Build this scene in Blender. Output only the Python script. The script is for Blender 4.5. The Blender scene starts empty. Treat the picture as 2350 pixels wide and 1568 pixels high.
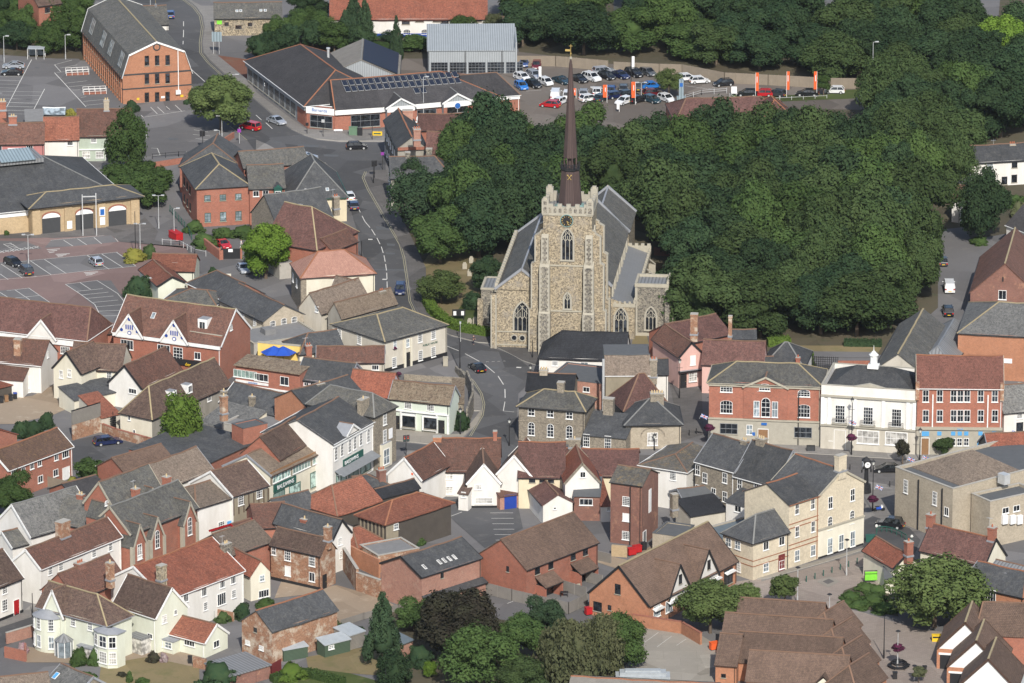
import bpy,bmesh,math,random
from mathutils import Vector,Matrix
R=math.radians
random.seed(7)
SC=bpy.context.scene
COL=SC.collection
PITCH=R(17.3);FPX=58000.0;CU,CV=4700.0,3136.0;DIST=1090.0
Fw=Vector((0,math.cos(PITCH),-math.sin(PITCH)));Up=Vector((0,math.sin(PITCH),math.cos(PITCH)));Rt=Vector((1,0,0))
CAM=-Fw*DIST
cd=bpy.data.cameras.new('camera');co=bpy.data.objects.new('camera',cd);COL.objects.link(co)
cd.sensor_width=36.0;cd.lens=FPX/9400.0*36.0;cd.clip_start=5;cd.clip_end=6000
co.location=CAM;co.rotation_euler=(math.pi/2-PITCH,0,0);SC.camera=co
SUN_EL,SUN_AZ=R(39),R(8)
sd=Vector((math.sin(SUN_AZ)*math.cos(SUN_EL),-math.cos(SUN_AZ)*math.cos(SUN_EL),math.sin(SUN_EL)))
w=bpy.data.worlds.new('World');SC.world=w;w.use_nodes=True
wn=w.node_tree.nodes;wl=w.node_tree.links
sky=wn.new('ShaderNodeTexSky');sky.sky_type='NISHITA';sky.sun_disc=False
sky.sun_elevation=SUN_EL;sky.sun_rotation=math.pi-SUN_AZ;sky.dust_density=1.5;sky.air_density=1.0
wn['Background'].inputs['Strength'].default_value=0.12
wl.new(sky.outputs[0],wn['Background'].inputs['Color'])
ld=bpy.data.lights.new('sun','SUN');ld.energy=4.1;ld.angle=R(0.6);ld.color=(1,0.955,0.88)
lo=bpy.data.objects.new('sun',ld);COL.objects.link(lo);lo.rotation_euler=sd.to_track_quat('Z','Y').to_euler()
lo.location=(0,0,300)
SC.view_settings.view_transform='Standard';SC.view_settings.look='None'
SC.view_settings.exposure=0.24;SC.view_settings.gamma=1.0;SC.view_settings.use_curve_mapping=False
OX=OY=0
def T(c,r):
 global OX,OY
 OX,OY=2350*c,1568*r
def ray(p):
 x=(p[0]+OX-CU)/FPX;y=-(p[1]+OY-CV)/FPX
 return Fw+Rt*x+Up*y
def P(p,z=0.0):
 r=ray(p);return CAM+r*((z-CAM.z)/r.z)
def proj(v):
 d=v-CAM;k=d.dot(Fw);return(CU+FPX*d.dot(Rt)/k-OX,CV-FPX*d.dot(Up)/k-OY)
def vspan(p,y0):
 g=P((p[0],y0));return zfor(g,p[1])
def zfor(g,y):
 lo_,hi_=-5.0,120.0
 for _ in range(40):
  m=(lo_+hi_)/2
  if proj(Vector((g.x,g.y,m)))[1]>y:lo_=m
  else:hi_=m
 return m
MATS={}
def nodes(name):
 m=bpy.data.materials.new(name);m.use_nodes=True
 nt=m.node_tree;b=nt.nodes['Principled BSDF'];b.inputs['Roughness'].default_value=0.85
 return m,nt,b
def rgb(c):return(c[0],c[1],c[2],1)
def N(nt,t,**k):
 n=nt.nodes.new(t)
 for a,v in k.items():
  if hasattr(n,a):setattr(n,a,v)
  else:n.inputs[a].default_value=v
 return n
def mix(nt,fac,a,b,mode='MIX'):
 n=nt.nodes.new('ShaderNodeMix');n.data_type='RGBA';n.blend_type=mode
 for i,v in((0,fac),(6,a),(7,b)):
  if isinstance(v,(int,float)):n.inputs[i].default_value=v
  elif isinstance(v,tuple):n.inputs[i].default_value=rgb(v)
  else:nt.links.new(v,n.inputs[i])
 return n.outputs[2]
def ramp(nt,src,lo_,hi_):
 n=nt.nodes.new('ShaderNodeMapRange');nt.links.new(src,n.inputs[0])
 n.inputs[1].default_value=lo_;n.inputs[2].default_value=hi_;return n.outputs[0]
def noise(nt,vec,sc,det=4,rough=0.6):
 n=N(nt,'ShaderNodeTexNoise');n.inputs['Scale'].default_value=sc;n.inputs['Detail'].default_value=det
 n.inputs['Roughness'].default_value=rough
 if vec is not None:nt.links.new(vec,n.inputs['Vector'])
 return n.outputs[0]
def uvvec(nt,uv=True):
 t=N(nt,'ShaderNodeTexCoord');i=N(nt,'ShaderNodeObjectInfo')
 a=N(nt,'ShaderNodeVectorMath',operation='MULTIPLY_ADD')
 c=N(nt,'ShaderNodeCombineXYZ')
 nt.links.new(i.outputs['Random'],c.inputs[0]);nt.links.new(i.outputs['Random'],c.inputs[1]);nt.links.new(i.outputs['Random'],c.inputs[2])
 nt.links.new(c.outputs[0],a.inputs[0]);a.inputs[1].default_value=(91,57,33)
 nt.links.new(t.outputs['UV' if uv else 'Object'],a.inputs[2])
 return a.outputs[0],t.outputs['UV' if uv else 'Object'],i.outputs['Random']
def tone(nt,col,rnd,amt=0.12):
 n=nt.nodes.new('ShaderNodeHueSaturation');nt.links.new(col,n.inputs['Color'])
 v=nt.nodes.new('ShaderNodeMapRange');nt.links.new(rnd,v.inputs[0]);v.inputs[3].default_value=1-amt;v.inputs[4].default_value=1+amt
 nt.links.new(v.outputs[0],n.inputs['Value']);return n.outputs[0]
def bump(nt,b,src,dist=0.03,st=0.6):
 n=nt.nodes.new('ShaderNodeBump');n.inputs['Strength'].default_value=st;n.inputs['Distance'].default_value=dist
 nt.links.new(src,n.inputs['Height']);nt.links.new(n.outputs[0],b.inputs['Normal'])
def m_plain(name,c,rough=0.6,metal=0.0,var=0.1,spec=0.4):
 m,nt,b=nodes(name);v,uv,rnd=uvvec(nt,False)
 f=ramp(nt,noise(nt,v,1.3,5),0.3,0.75)
 col=mix(nt,f,tuple(x*(1-var)for x in c),tuple(min(1,x*(1+var))for x in c))
 nt.links.new(col,b.inputs['Base Color']);b.inputs['Roughness'].default_value=rough;b.inputs['Metallic'].default_value=metal
 b.inputs['Specular IOR Level'].default_value=spec
 MATS[name]=m;return m
def m_render(name,c,stain=0.18,sc=0.5):
 m,nt,b=nodes(name);v,uv,rnd=uvvec(nt)
 mp=N(nt,'ShaderNodeMapping');nt.links.new(v,mp.inputs[0]);mp.inputs['Scale'].default_value=(1,.35,1)
 f=ramp(nt,noise(nt,mp.outputs[0],sc,6,.7),0.35,0.72)
 g=ramp(nt,noise(nt,v,4,3),.3,.8)
 col=mix(nt,f,c,tuple(x*(1-stain)*k for x,k in zip(c,(1,.985,.95))))
 col=mix(nt,mix(nt,g,(0.05,.05,.05),(0,0,0)),col,tuple(x*.8 for x in c))
 nt.links.new(tone(nt,col,rnd,.04),b.inputs['Base Color']);MATS[name]=m;return m
def m_brick(name,c1,c2,mortar,patch=None,pf=(0.55,.7),bw=0.24,rh=0.08,amt=.08,big=.3,spk=0):
 m,nt,b=nodes(name);v,uv,rnd=uvvec(nt)
 br=N(nt,'ShaderNodeTexBrick');nt.links.new(uv,br.inputs['Vector']);br.inputs['Scale'].default_value=1
 br.inputs['Brick Width'].default_value=bw;br.inputs['Row Height'].default_value=rh;br.inputs['Mortar Size'].default_value=0.008
 br.inputs['Color1'].default_value=rgb(c1);br.inputs['Color2'].default_value=rgb(c2);br.inputs['Mortar'].default_value=rgb(mortar)
 br.inputs['Mortar Smooth'].default_value=.4
 f=ramp(nt,noise(nt,v,big,6,.7),.35,.7)
 col=mix(nt,mix(nt,f,(0,0,0),(.55,.55,.55)),br.outputs[0],tuple(x*.62 for x in c2))
 s=ramp(nt,noise(nt,v,2.3,4,.85),.4,.7)
 col=mix(nt,mix(nt,s,(0,0,0),(.45,.45,.45)),col,tuple(min(1,x*1.35)for x in c1))
 if spk:k_=ramp(nt,noise(nt,v,3.2,2,.9),.5,.56);col=mix(nt,mix(nt,k_,(0,0,0),(spk,spk,spk)),col,tuple(x*.3 for x in c2));k_=ramp(nt,noise(nt,v,2.7,2,.9),.58,.62);col=mix(nt,mix(nt,k_,(0,0,0),(spk,spk,spk)),col,tuple(min(1,x*1.35)for x in c1))
 if patch:col=mix(nt,ramp(nt,noise(nt,v,.55,7,.75),*pf),col,patch)
 nt.links.new(tone(nt,col,rnd,amt),b.inputs['Base Color']);b.inputs['Roughness'].default_value=.9
 bump(nt,b,br.outputs['Fac'],-.01,.5);MATS[name]=m;return m
def m_tile(name,c1,c2,lichen,lf=(.55,.75),tw=.3,th=.3,amt=.22,dark=.5,dk=(.44,.7),bd=.05,fine=.6):
 m,nt,b=nodes(name);v,uv,rnd=uvvec(nt)
 br=N(nt,'ShaderNodeTexBrick');nt.links.new(uv,br.inputs['Vector']);br.inputs['Scale'].default_value=1
 br.inputs['Brick Width'].default_value=tw;br.inputs['Row Height'].default_value=th;br.inputs['Mortar Size'].default_value=0.022
 br.inputs['Mortar Smooth'].default_value=.6
 br.inputs['Color1'].default_value=rgb(c1);br.inputs['Color2'].default_value=rgb(c2);br.inputs['Mortar'].default_value=rgb(tuple(x*.45 for x in c2))
 col=br.outputs[0]
 f=ramp(nt,noise(nt,v,.35,6,.7),*dk)
 col=mix(nt,mix(nt,f,(0,0,0),(.8,.8,.8)),col,tuple(x*dark for x in c2))
 l=ramp(nt,noise(nt,v,1.1,8,.85),*lf)
 col=mix(nt,l,col,lichen)
 s=ramp(nt,noise(nt,v,2.6,4,.9),.38,.66)
 col=mix(nt,mix(nt,s,(0,0,0),(fine,fine,fine)),col,mix(nt,.5,tuple(min(1,x*1.7)for x in c1),lichen))
 k_=ramp(nt,noise(nt,v,2.4,2,.9),.52,.6);col=mix(nt,mix(nt,k_,(0,0,0),(fine*.8,)*3),col,tuple(x*.5 for x in c2));k_=ramp(nt,noise(nt,v,3.1,2,.9),.58,.64);col=mix(nt,mix(nt,k_,(0,0,0),(fine*.7,)*3),col,tuple(min(1,x*1.5)for x in c1))
 mp=N(nt,'ShaderNodeMapping');nt.links.new(v,mp.inputs[0]);mp.inputs['Scale'].default_value=(2.2,.18,1)
 st=ramp(nt,noise(nt,mp.outputs[0],1,4,.7),.5,.85)
 col=mix(nt,mix(nt,st,(0,0,0),(.5,.5,.5)),col,tuple(x*.5 for x in c2))
 nt.links.new(tone(nt,col,rnd,amt),b.inputs['Base Color']);b.inputs['Roughness'].default_value=.8;b.inputs['Specular IOR Level'].default_value=.3
 bump(nt,b,br.outputs['Fac'],-bd,.8);MATS[name]=m;return m
def m_ribs(name,c,step=.35,rough=.5,metal=.0,dirt=.3,axis='X'):
 m,nt,b=nodes(name);v,uv,rnd=uvvec(nt)
 wv=N(nt,'ShaderNodeTexWave');wv.bands_direction=axis;nt.links.new(uv,wv.inputs[0]);wv.inputs['Scale'].default_value=.314/step*1.0
 f=ramp(nt,wv.outputs['Fac'],.0,.5)
 g=ramp(nt,noise(nt,v,.6,6,.7),.35,.75)
 col=mix(nt,f,tuple(x*.55 for x in c),c);col=mix(nt,mix(nt,g,(0,0,0),(dirt,dirt,dirt)),col,tuple(x*.5 for x in c))
 nt.links.new(col,b.inputs['Base Color']);b.inputs['Roughness'].default_value=rough;b.inputs['Metallic'].default_value=metal
 bump(nt,b,wv.outputs['Fac'],.05,.5);MATS[name]=m;return m
def m_ground(name,c1,c2,c3,sc=.08,fine=1.5,f3=(.55,.7),uv=False,rough=.95,brick=None):
 m,nt,b=nodes(name)
 t=N(nt,'ShaderNodeTexCoord');v=t.outputs['Object']
 f=ramp(nt,noise(nt,v,sc,8,.65),.3,.7);g=ramp(nt,noise(nt,v,fine,6,.8),.3,.7)
 col=mix(nt,f,c1,c2);col=mix(nt,ramp(nt,noise(nt,v,sc*4.3,8,.7),*f3),col,c3)
 if brick:
  br=N(nt,'ShaderNodeTexBrick');nt.links.new(v,br.inputs['Vector']);br.inputs['Scale'].default_value=1
  br.inputs['Brick Width'].default_value=brick;br.inputs['Row Height'].default_value=brick*.66;br.inputs['Mortar Size'].default_value=.02
  br.inputs['Color1'].default_value=(1,1,1,1);br.inputs['Color2'].default_value=(.8,.8,.8,1);br.inputs['Mortar'].default_value=(.6,.6,.6,1)
  col=mix(nt,.7,col,br.outputs[0],'MULTIPLY')
 col=mix(nt,mix(nt,g,(0,0,0),(.25,.25,.25)),col,tuple(x*.6 for x in c1))
 vo=N(nt,'ShaderNodeTexVoronoi');nt.links.new(v,vo.inputs['Vector']);vo.inputs['Scale'].default_value=.09
 bw=N(nt,'ShaderNodeRGBToBW');nt.links.new(vo.outputs['Color'],bw.inputs[0]);col=mix(nt,.34,col,bw.outputs[0],'SOFT_LIGHT')
 nt.links.new(col,b.inputs['Base Color']);b.inputs['Roughness'].default_value=rough;b.inputs['Specular IOR Level'].default_value=.2
 bump(nt,b,g,.02,.3);MATS[name]=m;return m
def m_leaf(name,c1,c2,c3):
 m,nt,b=nodes(name);v,uv,rnd=uvvec(nt,False)
 f=ramp(nt,noise(nt,v,.35,5,.7),.35,.65);g=ramp(nt,noise(nt,v,3.,3,.7),.35,.7)
 col=mix(nt,f,c1,c2);col=mix(nt,mix(nt,g,(0,0,0),(.6,.6,.6)),col,c3)
 col=tone(nt,col,rnd,.2)
 d=N(nt,'ShaderNodeBsdfDiffuse');tr=N(nt,'ShaderNodeBsdfTranslucent');ms=N(nt,'ShaderNodeMixShader');ms.inputs[0].default_value=.12
 nt.links.new(col,d.inputs[0]);nt.links.new(col,tr.inputs[0]);nt.links.new(d.outputs[0],ms.inputs[1]);nt.links.new(tr.outputs[0],ms.inputs[2])
 nt.links.new(ms.outputs[0],nt.nodes['Material Output'].inputs[0]);nt.nodes.remove(b);MATS[name]=m;return m
def m_glass(name,c,rough=.12):
 m,nt,b=nodes(name);v,uv,rnd=uvvec(nt,False)
 col=mix(nt,rnd,c,tuple(min(1,x*2.6+.01)for x in c));f=ramp(nt,noise(nt,v,1.2,2),.4,.6)
 col=mix(nt,f,col,tuple(x*(.4 if c[0]<.1 else .8)for x in c));nt.links.new(col,b.inputs['Base Color'])
 b.inputs['Roughness'].default_value=rough;b.inputs['Specular IOR Level'].default_value=.6;MATS[name]=m;return m
m_render('white',(.74,.72,.68));m_render('cream',(.68,.6,.43));m_render('ivory',(.72,.68,.56));m_render('palegreen',(.67,.69,.58));m_render('pink',(.66,.42,.37))
m_render('lilac',(.62,.52,.56));m_render('sage',(.42,.48,.4));m_render('terracotta_pink',(.48,.2,.19));m_render('yellow',(.78,.56,.16));m_render('greyrender',(.32,.3,.26),.3)
m_render('tan_render',(.3,.26,.19),.35);m_render('mint',(.56,.62,.54),.1);m_render('stonewash',(.58,.54,.46),.25);m_render('lavender',(.7,.72,.8),.1)
m_brick('redbrick',(.37,.13,.08),(.27,.095,.06),(.3,.24,.2));m_brick('orangebrick',(.43,.185,.1),(.35,.15,.08),(.4,.28,.2),big=.5)
m_brick('pinkbrick',(.42,.21,.15),(.3,.14,.1),(.4,.33,.28),patch=(.5,.36,.28),pf=(.55,.75));m_brick('oldbrick',(.36,.19,.11),(.26,.12,.07),(.35,.28,.2),spk=.3,patch=(.5,.42,.33),pf=(.5,.62))
m_brick('greybrick',(.32,.275,.21),(.19,.165,.13),(.25,.22,.18),spk=.35);m_brick('yellowbrick',(.43,.37,.285),(.32,.275,.21),(.4,.35,.27),amt=.05);m_brick('buffbrick',(.62,.55,.42),(.54,.47,.35),(.45,.38,.28),amt=.03)
m_brick('honeybrick',(.47,.35,.21),(.38,.28,.16),(.45,.36,.25));m_brick('darkbrick',(.25,.11,.08),(.17,.08,.06),(.25,.2,.17),patch=(.4,.22,.14),pf=(.55,.7))
m_brick('flint',(.42,.35,.24),(.24,.2,.145),(.36,.3,.215),patch=(.25,.225,.19),pf=(.52,.7),bw=.5,rh=.42,big=.8,spk=.75);m_brick('flintgrey',(.3,.27,.21),(.14,.13,.12),(.25,.23,.2),patch=(.36,.32,.25),pf=(.55,.7),bw=.5,rh=.42,big=.8,spk=.75)
m_tile('slate',(.082,.085,.09),(.054,.057,.062),(.15,.145,.13),lf=(.5,.8),tw=.3,th=.25,bd=.02,fine=.25)
m_tile('slateold',(.12,.12,.115),(.07,.07,.07),(.2,.18,.13),lf=(.5,.75),tw=.3,th=.25,bd=.02,fine=.4)
m_tile('slatelichen',(.12,.12,.115),(.07,.07,.07),(.3,.2,.07),lf=(.52,.68),tw=.3,th=.25,bd=.02,fine=.4)
m_tile('slatepale',(.17,.17,.165),(.1,.1,.1),(.24,.23,.2),lf=(.5,.75),tw=.3,th=.25,bd=.02)
m_tile('browntile',(.125,.08,.064),(.08,.053,.045),(.19,.14,.1),lf=(.5,.72));m_tile('brickredtile',(.24,.1,.075),(.18,.08,.06),(.13,.07,.06),lf=(.55,.75));m_tile('moss',(.19,.14,.095),(.12,.085,.065),(.25,.21,.15),lf=(.45,.6),dark=.3,dk=(.55,.66),fine=.8)
m_tile('redtile',(.3,.1,.06),(.21,.075,.048),(.11,.07,.055),lf=(.53,.68),fine=.6);m_tile('clay',(.19,.092,.066),(.115,.062,.048),(.085,.065,.055),lf=(.5,.66),fine=.55)
m_tile('plumtile',(.145,.07,.058),(.09,.048,.042),(.2,.12,.1),lf=(.52,.74),fine=.5);m_tile('pinktile',(.4,.22,.17),(.35,.185,.14),(.28,.2,.15),lf=(.62,.8),dark=.8,fine=.3)
m_tile('tantile',(.26,.2,.145),(.19,.145,.11),(.27,.23,.18),lf=(.55,.8),dark=.75);m_tile('greybrown',(.2,.155,.12),(.14,.11,.09),(.26,.22,.17),lf=(.55,.8),dark=.7)
m_tile('pantile',(.31,.115,.07),(.22,.08,.052),(.13,.085,.065),lf=(.54,.74),tw=.25,th=.35,bd=.08);m_tile('blackpan',(.035,.037,.042),(.025,.026,.03),(.06,.06,.06),lf=(.7,.9),tw=.25,th=.35,bd=.08,fine=.15)
m_tile('newtile',(.16,.105,.08),(.12,.08,.062),(.27,.19,.12),lf=(.6,.85),fine=.35);m_tile('darktile',(.078,.074,.076),(.054,.052,.055),(.11,.1,.09),lf=(.6,.85),fine=.3)
m_tile('whitetilelichen',(.16,.1,.08),(.12,.075,.06),(.36,.22,.07),lf=(.55,.7),fine=.35)
m_ribs('zinc',(.42,.45,.46),.45,.45,.2);m_ribs('lead',(.24,.245,.25),.6,.6,.1,axis='X');m_ribs('bluemetal',(.3,.38,.42),.6,.4,.1);m_ribs('boards',(.1,.085,.07),.18,.9,0,.6,'Y');m_ribs('greyboards',(.27,.25,.22),.2,.9,0,.6,'Y')
m_ribs('greenboards',(.07,.11,.07),.2,.8,0,.3,'Y');m_ribs('fence_wood',(.3,.25,.19),.15,.9,0,.5);m_ribs('fence_grey',(.26,.24,.215),.15,.9,0,.5);m_ribs('cladding',(.36,.385,.4),.35,.6,0,.2);m_ribs('spirewood',(.085,.055,.05),.3,.75,0,.4)
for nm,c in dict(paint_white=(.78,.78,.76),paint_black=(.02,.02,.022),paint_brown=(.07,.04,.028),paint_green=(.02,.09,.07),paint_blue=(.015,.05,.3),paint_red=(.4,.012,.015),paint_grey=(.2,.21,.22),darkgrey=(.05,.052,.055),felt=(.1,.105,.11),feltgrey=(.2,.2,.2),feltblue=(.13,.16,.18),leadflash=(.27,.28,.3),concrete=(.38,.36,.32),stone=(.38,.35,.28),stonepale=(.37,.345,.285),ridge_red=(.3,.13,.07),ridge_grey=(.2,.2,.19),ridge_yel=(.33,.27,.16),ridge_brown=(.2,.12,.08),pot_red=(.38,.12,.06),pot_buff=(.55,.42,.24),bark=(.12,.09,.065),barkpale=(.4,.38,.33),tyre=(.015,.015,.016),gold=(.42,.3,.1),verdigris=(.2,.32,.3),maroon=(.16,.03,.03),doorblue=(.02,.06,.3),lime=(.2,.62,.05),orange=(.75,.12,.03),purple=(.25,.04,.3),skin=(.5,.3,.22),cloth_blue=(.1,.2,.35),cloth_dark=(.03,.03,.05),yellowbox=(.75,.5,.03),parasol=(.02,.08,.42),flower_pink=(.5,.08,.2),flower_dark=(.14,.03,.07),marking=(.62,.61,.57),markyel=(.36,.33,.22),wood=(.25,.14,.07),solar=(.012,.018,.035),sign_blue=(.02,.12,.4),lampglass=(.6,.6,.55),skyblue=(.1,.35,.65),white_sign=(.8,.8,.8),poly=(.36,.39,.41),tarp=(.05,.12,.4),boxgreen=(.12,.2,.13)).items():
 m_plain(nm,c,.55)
for nm in('darkgrey','felt','feltgrey','concrete','stone','stonepale','bark','marking','markyel','ridge_red','ridge_grey','ridge_yel','ridge_brown'):MATS[nm].node_tree.nodes['Principled BSDF'].inputs['Roughness'].default_value=.9
m_plain('chrome',(.5,.5,.5),.25,.9);m_plain('lamp_head',(.55,.56,.56),.4,.3)
m_glass('glass',(.018,.022,.028));m_glass('glassblind',(.3,.29,.27),.3);m_glass('glasslight',(.16,.19,.21),.2);m_glass('glassgreen',(.22,.3,.27),.2)
m_glass('carglass',(.015,.018,.02),.06)
m_ground('asphalt',(.1,.1,.103),(.08,.08,.082),(.135,.13,.125));m_ground('asphaltpale',(.17,.165,.165),(.14,.135,.135),(.19,.18,.17));m_ground('tarmac_pink',(.24,.165,.15),(.195,.14,.13),(.25,.185,.165))
m_ground('paving',(.26,.245,.225),(.22,.21,.2),(.3,.28,.25),brick=1.2);m_ground('paving_dark',(.15,.14,.135),(.12,.115,.11),(.17,.16,.15),brick=1.2);m_ground('brickpave',(.34,.29,.25),(.3,.25,.22),(.38,.33,.285),brick=.6)
m_ground('concrete_yard',(.33,.3,.26),(.28,.26,.22),(.36,.33,.28),brick=5);m_ground('gravel',(.33,.26,.19),(.28,.22,.16),(.4,.33,.25));m_ground('lot',(.16,.135,.115),(.135,.12,.105),(.18,.16,.14))
m_ground('grass',(.06,.085,.025),(.08,.1,.03),(.14,.13,.06));m_ground('drygrass',(.24,.19,.1),(.19,.155,.085),(.12,.13,.05),f3=(.5,.75));m_ground('earth',(.11,.09,.06),(.08,.075,.05),(.06,.07,.035));m_ground('rust_pave',(.24,.11,.07),(.2,.1,.07),(.2,.14,.1),brick=.8)
m_leaf('leaf_dark',(.025,.05,.026),(.037,.064,.03),(.052,.078,.034));m_leaf('leaf_olive',(.038,.064,.025),(.053,.082,.031),(.072,.098,.038));m_leaf('leaf_light',(.068,.1,.034),(.09,.125,.042),(.12,.15,.055));m_leaf('leaf_mid',(.042,.076,.026),(.058,.096,.03),(.08,.118,.038))
m_leaf('leaf_bright',(.09,.16,.024),(.12,.2,.03),(.16,.24,.045));m_leaf('leaf_copper',(.032,.032,.024),(.045,.035,.028),(.05,.055,.03));m_leaf('leaf_grey',(.075,.09,.045),(.1,.11,.055),(.13,.13,.07))
m_leaf('leaf_yellow',(.2,.19,.04),(.17,.18,.045),(.28,.25,.06));m_leaf('leaf_hedge',(.07,.12,.02),(.09,.15,.03),(.12,.16,.04));m_leaf('leaf_con',(.03,.055,.03),(.04,.07,.035),(.055,.08,.04));m_leaf('leaf_flower',(.35,.3,.3),(.2,.05,.1),(.5,.45,.4));m_leaf('petal',(.09,.02,.05),(.14,.03,.08),(.05,.03,.03))
CARC={}
for nm,c in dict(white=(.72,.73,.74),black=(.012,.013,.016),navy=(.012,.02,.07),silver=(.42,.45,.5),grey=(.1,.11,.12),darkgrey=(.04,.043,.05),red=(.45,.012,.02),blue=(.02,.16,.5),midblue=(.02,.06,.2),maroon=(.12,.01,.015),teal=(.02,.05,.07)).items():
 m=m_plain('car_'+nm,c,.25,.25 if nm in('silver','grey')else 0,.03,.6);m.node_tree.nodes['Principled BSDF'].inputs['Coat Weight'].default_value=.6;m.node_tree.nodes['Principled BSDF'].inputs['Coat Roughness'].default_value=.08;CARC[nm]=m
class MB:
 def __init__(s):s.v=[];s.f=[];s.m=[];s.mats=[];s.uv=[]
 def mi(s,m):
  if m not in s.mats:s.mats.append(m)
  return s.mats.index(m)
 def face(s,pts,m):
  pts=[Vector(p)for p in pts];n=Vector((0,0,0))
  for i in range(len(pts)):
   a=pts[i];b=pts[(i+1)%len(pts)]
   n+=Vector(((a.y-b.y)*(a.z+b.z),(a.z-b.z)*(a.x+b.x),(a.x-b.x)*(a.y+b.y)))
  if n.length<1e-9:return
  n.normalize();z=Vector((0,0,1))
  if abs(n.z)>.995:u=Vector((1,0,0));v=Vector((0,1,0))
  else:u=z.cross(n).normalized();v=n.cross(u)
  k=len(s.v);s.v+=pts;s.f.append(tuple(range(k,k+len(pts))));s.m.append(s.mi(m));s.uv+=[(p.dot(u),p.dot(v))for p in pts]
 def box(s,x0,x1,y0,y1,z0,z1,m,M=None,top=None):
  c=[Vector(p)for p in((x0,y0,z0),(x1,y0,z0),(x1,y1,z0),(x0,y1,z0),(x0,y0,z1),(x1,y0,z1),(x1,y1,z1),(x0,y1,z1))]
  if M is not None:c=[M@p for p in c]
  for i,q in enumerate(((0,3,2,1),(4,5,6,7),(0,1,5,4),(1,2,6,5),(2,3,7,6),(3,0,4,7))):
   s.face([c[j]for j in q],top if(top and i==1)else m)
 def bar(s,p,q,w,h,m,off=0):
  p=Vector(p);q=Vector(q);d=q-p
  if d.length<1e-6:return
  x=d.normalized();up=Vector((0,0,1))if abs(x.z)<.95 else Vector((0,1,0))
  y=up.cross(x).normalized();z=x.cross(y)
  M=Matrix((x,y,z)).transposed().to_4x4();M.translation=p+z*off
  s.box(0,d.length,-w/2,w/2,-h/2,h/2,m,M)
 def cyl(s,c,r0,r1,h,m,n=10,M=None,cap=True,axis=None):
  c=Vector(c);A=Matrix.Translation(c)
  if axis is not None:A=A@Vector(axis).to_track_quat('Z','Y').to_matrix().to_4x4()
  if M is not None:A=M@A
  a=[A@Vector((r0*math.cos(2*math.pi*i/n),r0*math.sin(2*math.pi*i/n),0))for i in range(n)]
  b=[A@Vector((r1*math.cos(2*math.pi*i/n),r1*math.sin(2*math.pi*i/n),h))for i in range(n)]
  for i in range(n):
   j=(i+1)%n;s.face([a[i],a[j],b[j],b[i]]if r1>1e-4 else[a[i],a[j],b[i]],m)
  if cap:
   if r1>1e-4:s.face(b,m)
   s.face(a[::-1],m)
 def prism(s,pts,z0,z1,m,top=None):
  n=len(pts)
  for i in range(n):
   a=pts[i];b=pts[(i+1)%n];s.face([(a[0],a[1],z0),(b[0],b[1],z0),(b[0],b[1],z1),(a[0],a[1],z1)],m)
  s.face([(p[0],p[1],z1)for p in pts],top or m)
 def data(s,name,M=None):
  me=bpy.data.meshes.new(name);vs=s.v if M is None else[M@p for p in s.v]
  me.from_pydata([tuple(p)for p in vs],[],s.f)
  for m in s.mats:me.materials.append(MATS[m]if isinstance(m,str)else m)
  me.polygons.foreach_set('material_index',s.m)
  ul=me.uv_layers.new(name='UVMap');ul.data.foreach_set('uv',[c for p in s.uv for c in p]);me.update();return me
 def obj(s,name,parent=None,M=None,mat_local=None):
  return link(name,s.data(name,M),parent,mat_local)
def link(name,me,parent=None,ml=None):
 o=bpy.data.objects.new(name,me);COL.objects.link(o)
 if parent is not None:o.parent=parent
 if ml is not None:o.matrix_local=ml
 return o
def tag(o,label,cat=None,group=None,kind=None):
 if label:o['label']=label
 if cat:o['category']=cat
 if group:o['group']=group
 if kind:o['kind']=kind
 return o
def empty(name,loc,rz=0,label=None,cat=None,group=None):
 o=bpy.data.objects.new(name,None);COL.objects.link(o);o.empty_display_size=.5
 o.matrix_local=Matrix.Translation(loc)@Matrix.Rotation(rz,4,'Z');return tag(o,label,cat,group)
def text_mesh(s,size,mat,ext=.02):
 c=bpy.data.curves.new('t','FONT');c.body=s;c.size=size;c.extrude=ext;c.align_x='CENTER';c.align_y='CENTER'
 o=bpy.data.objects.new('t',c);COL.objects.link(o);dg=bpy.context.evaluated_depsgraph_get()
 me=bpy.data.meshes.new_from_object(o.evaluated_get(dg));bpy.data.objects.remove(o);me.materials.clear();me.materials.append(MATS[mat])
 for p in me.polygons:p.material_index=0
 return me
WC={}
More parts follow.
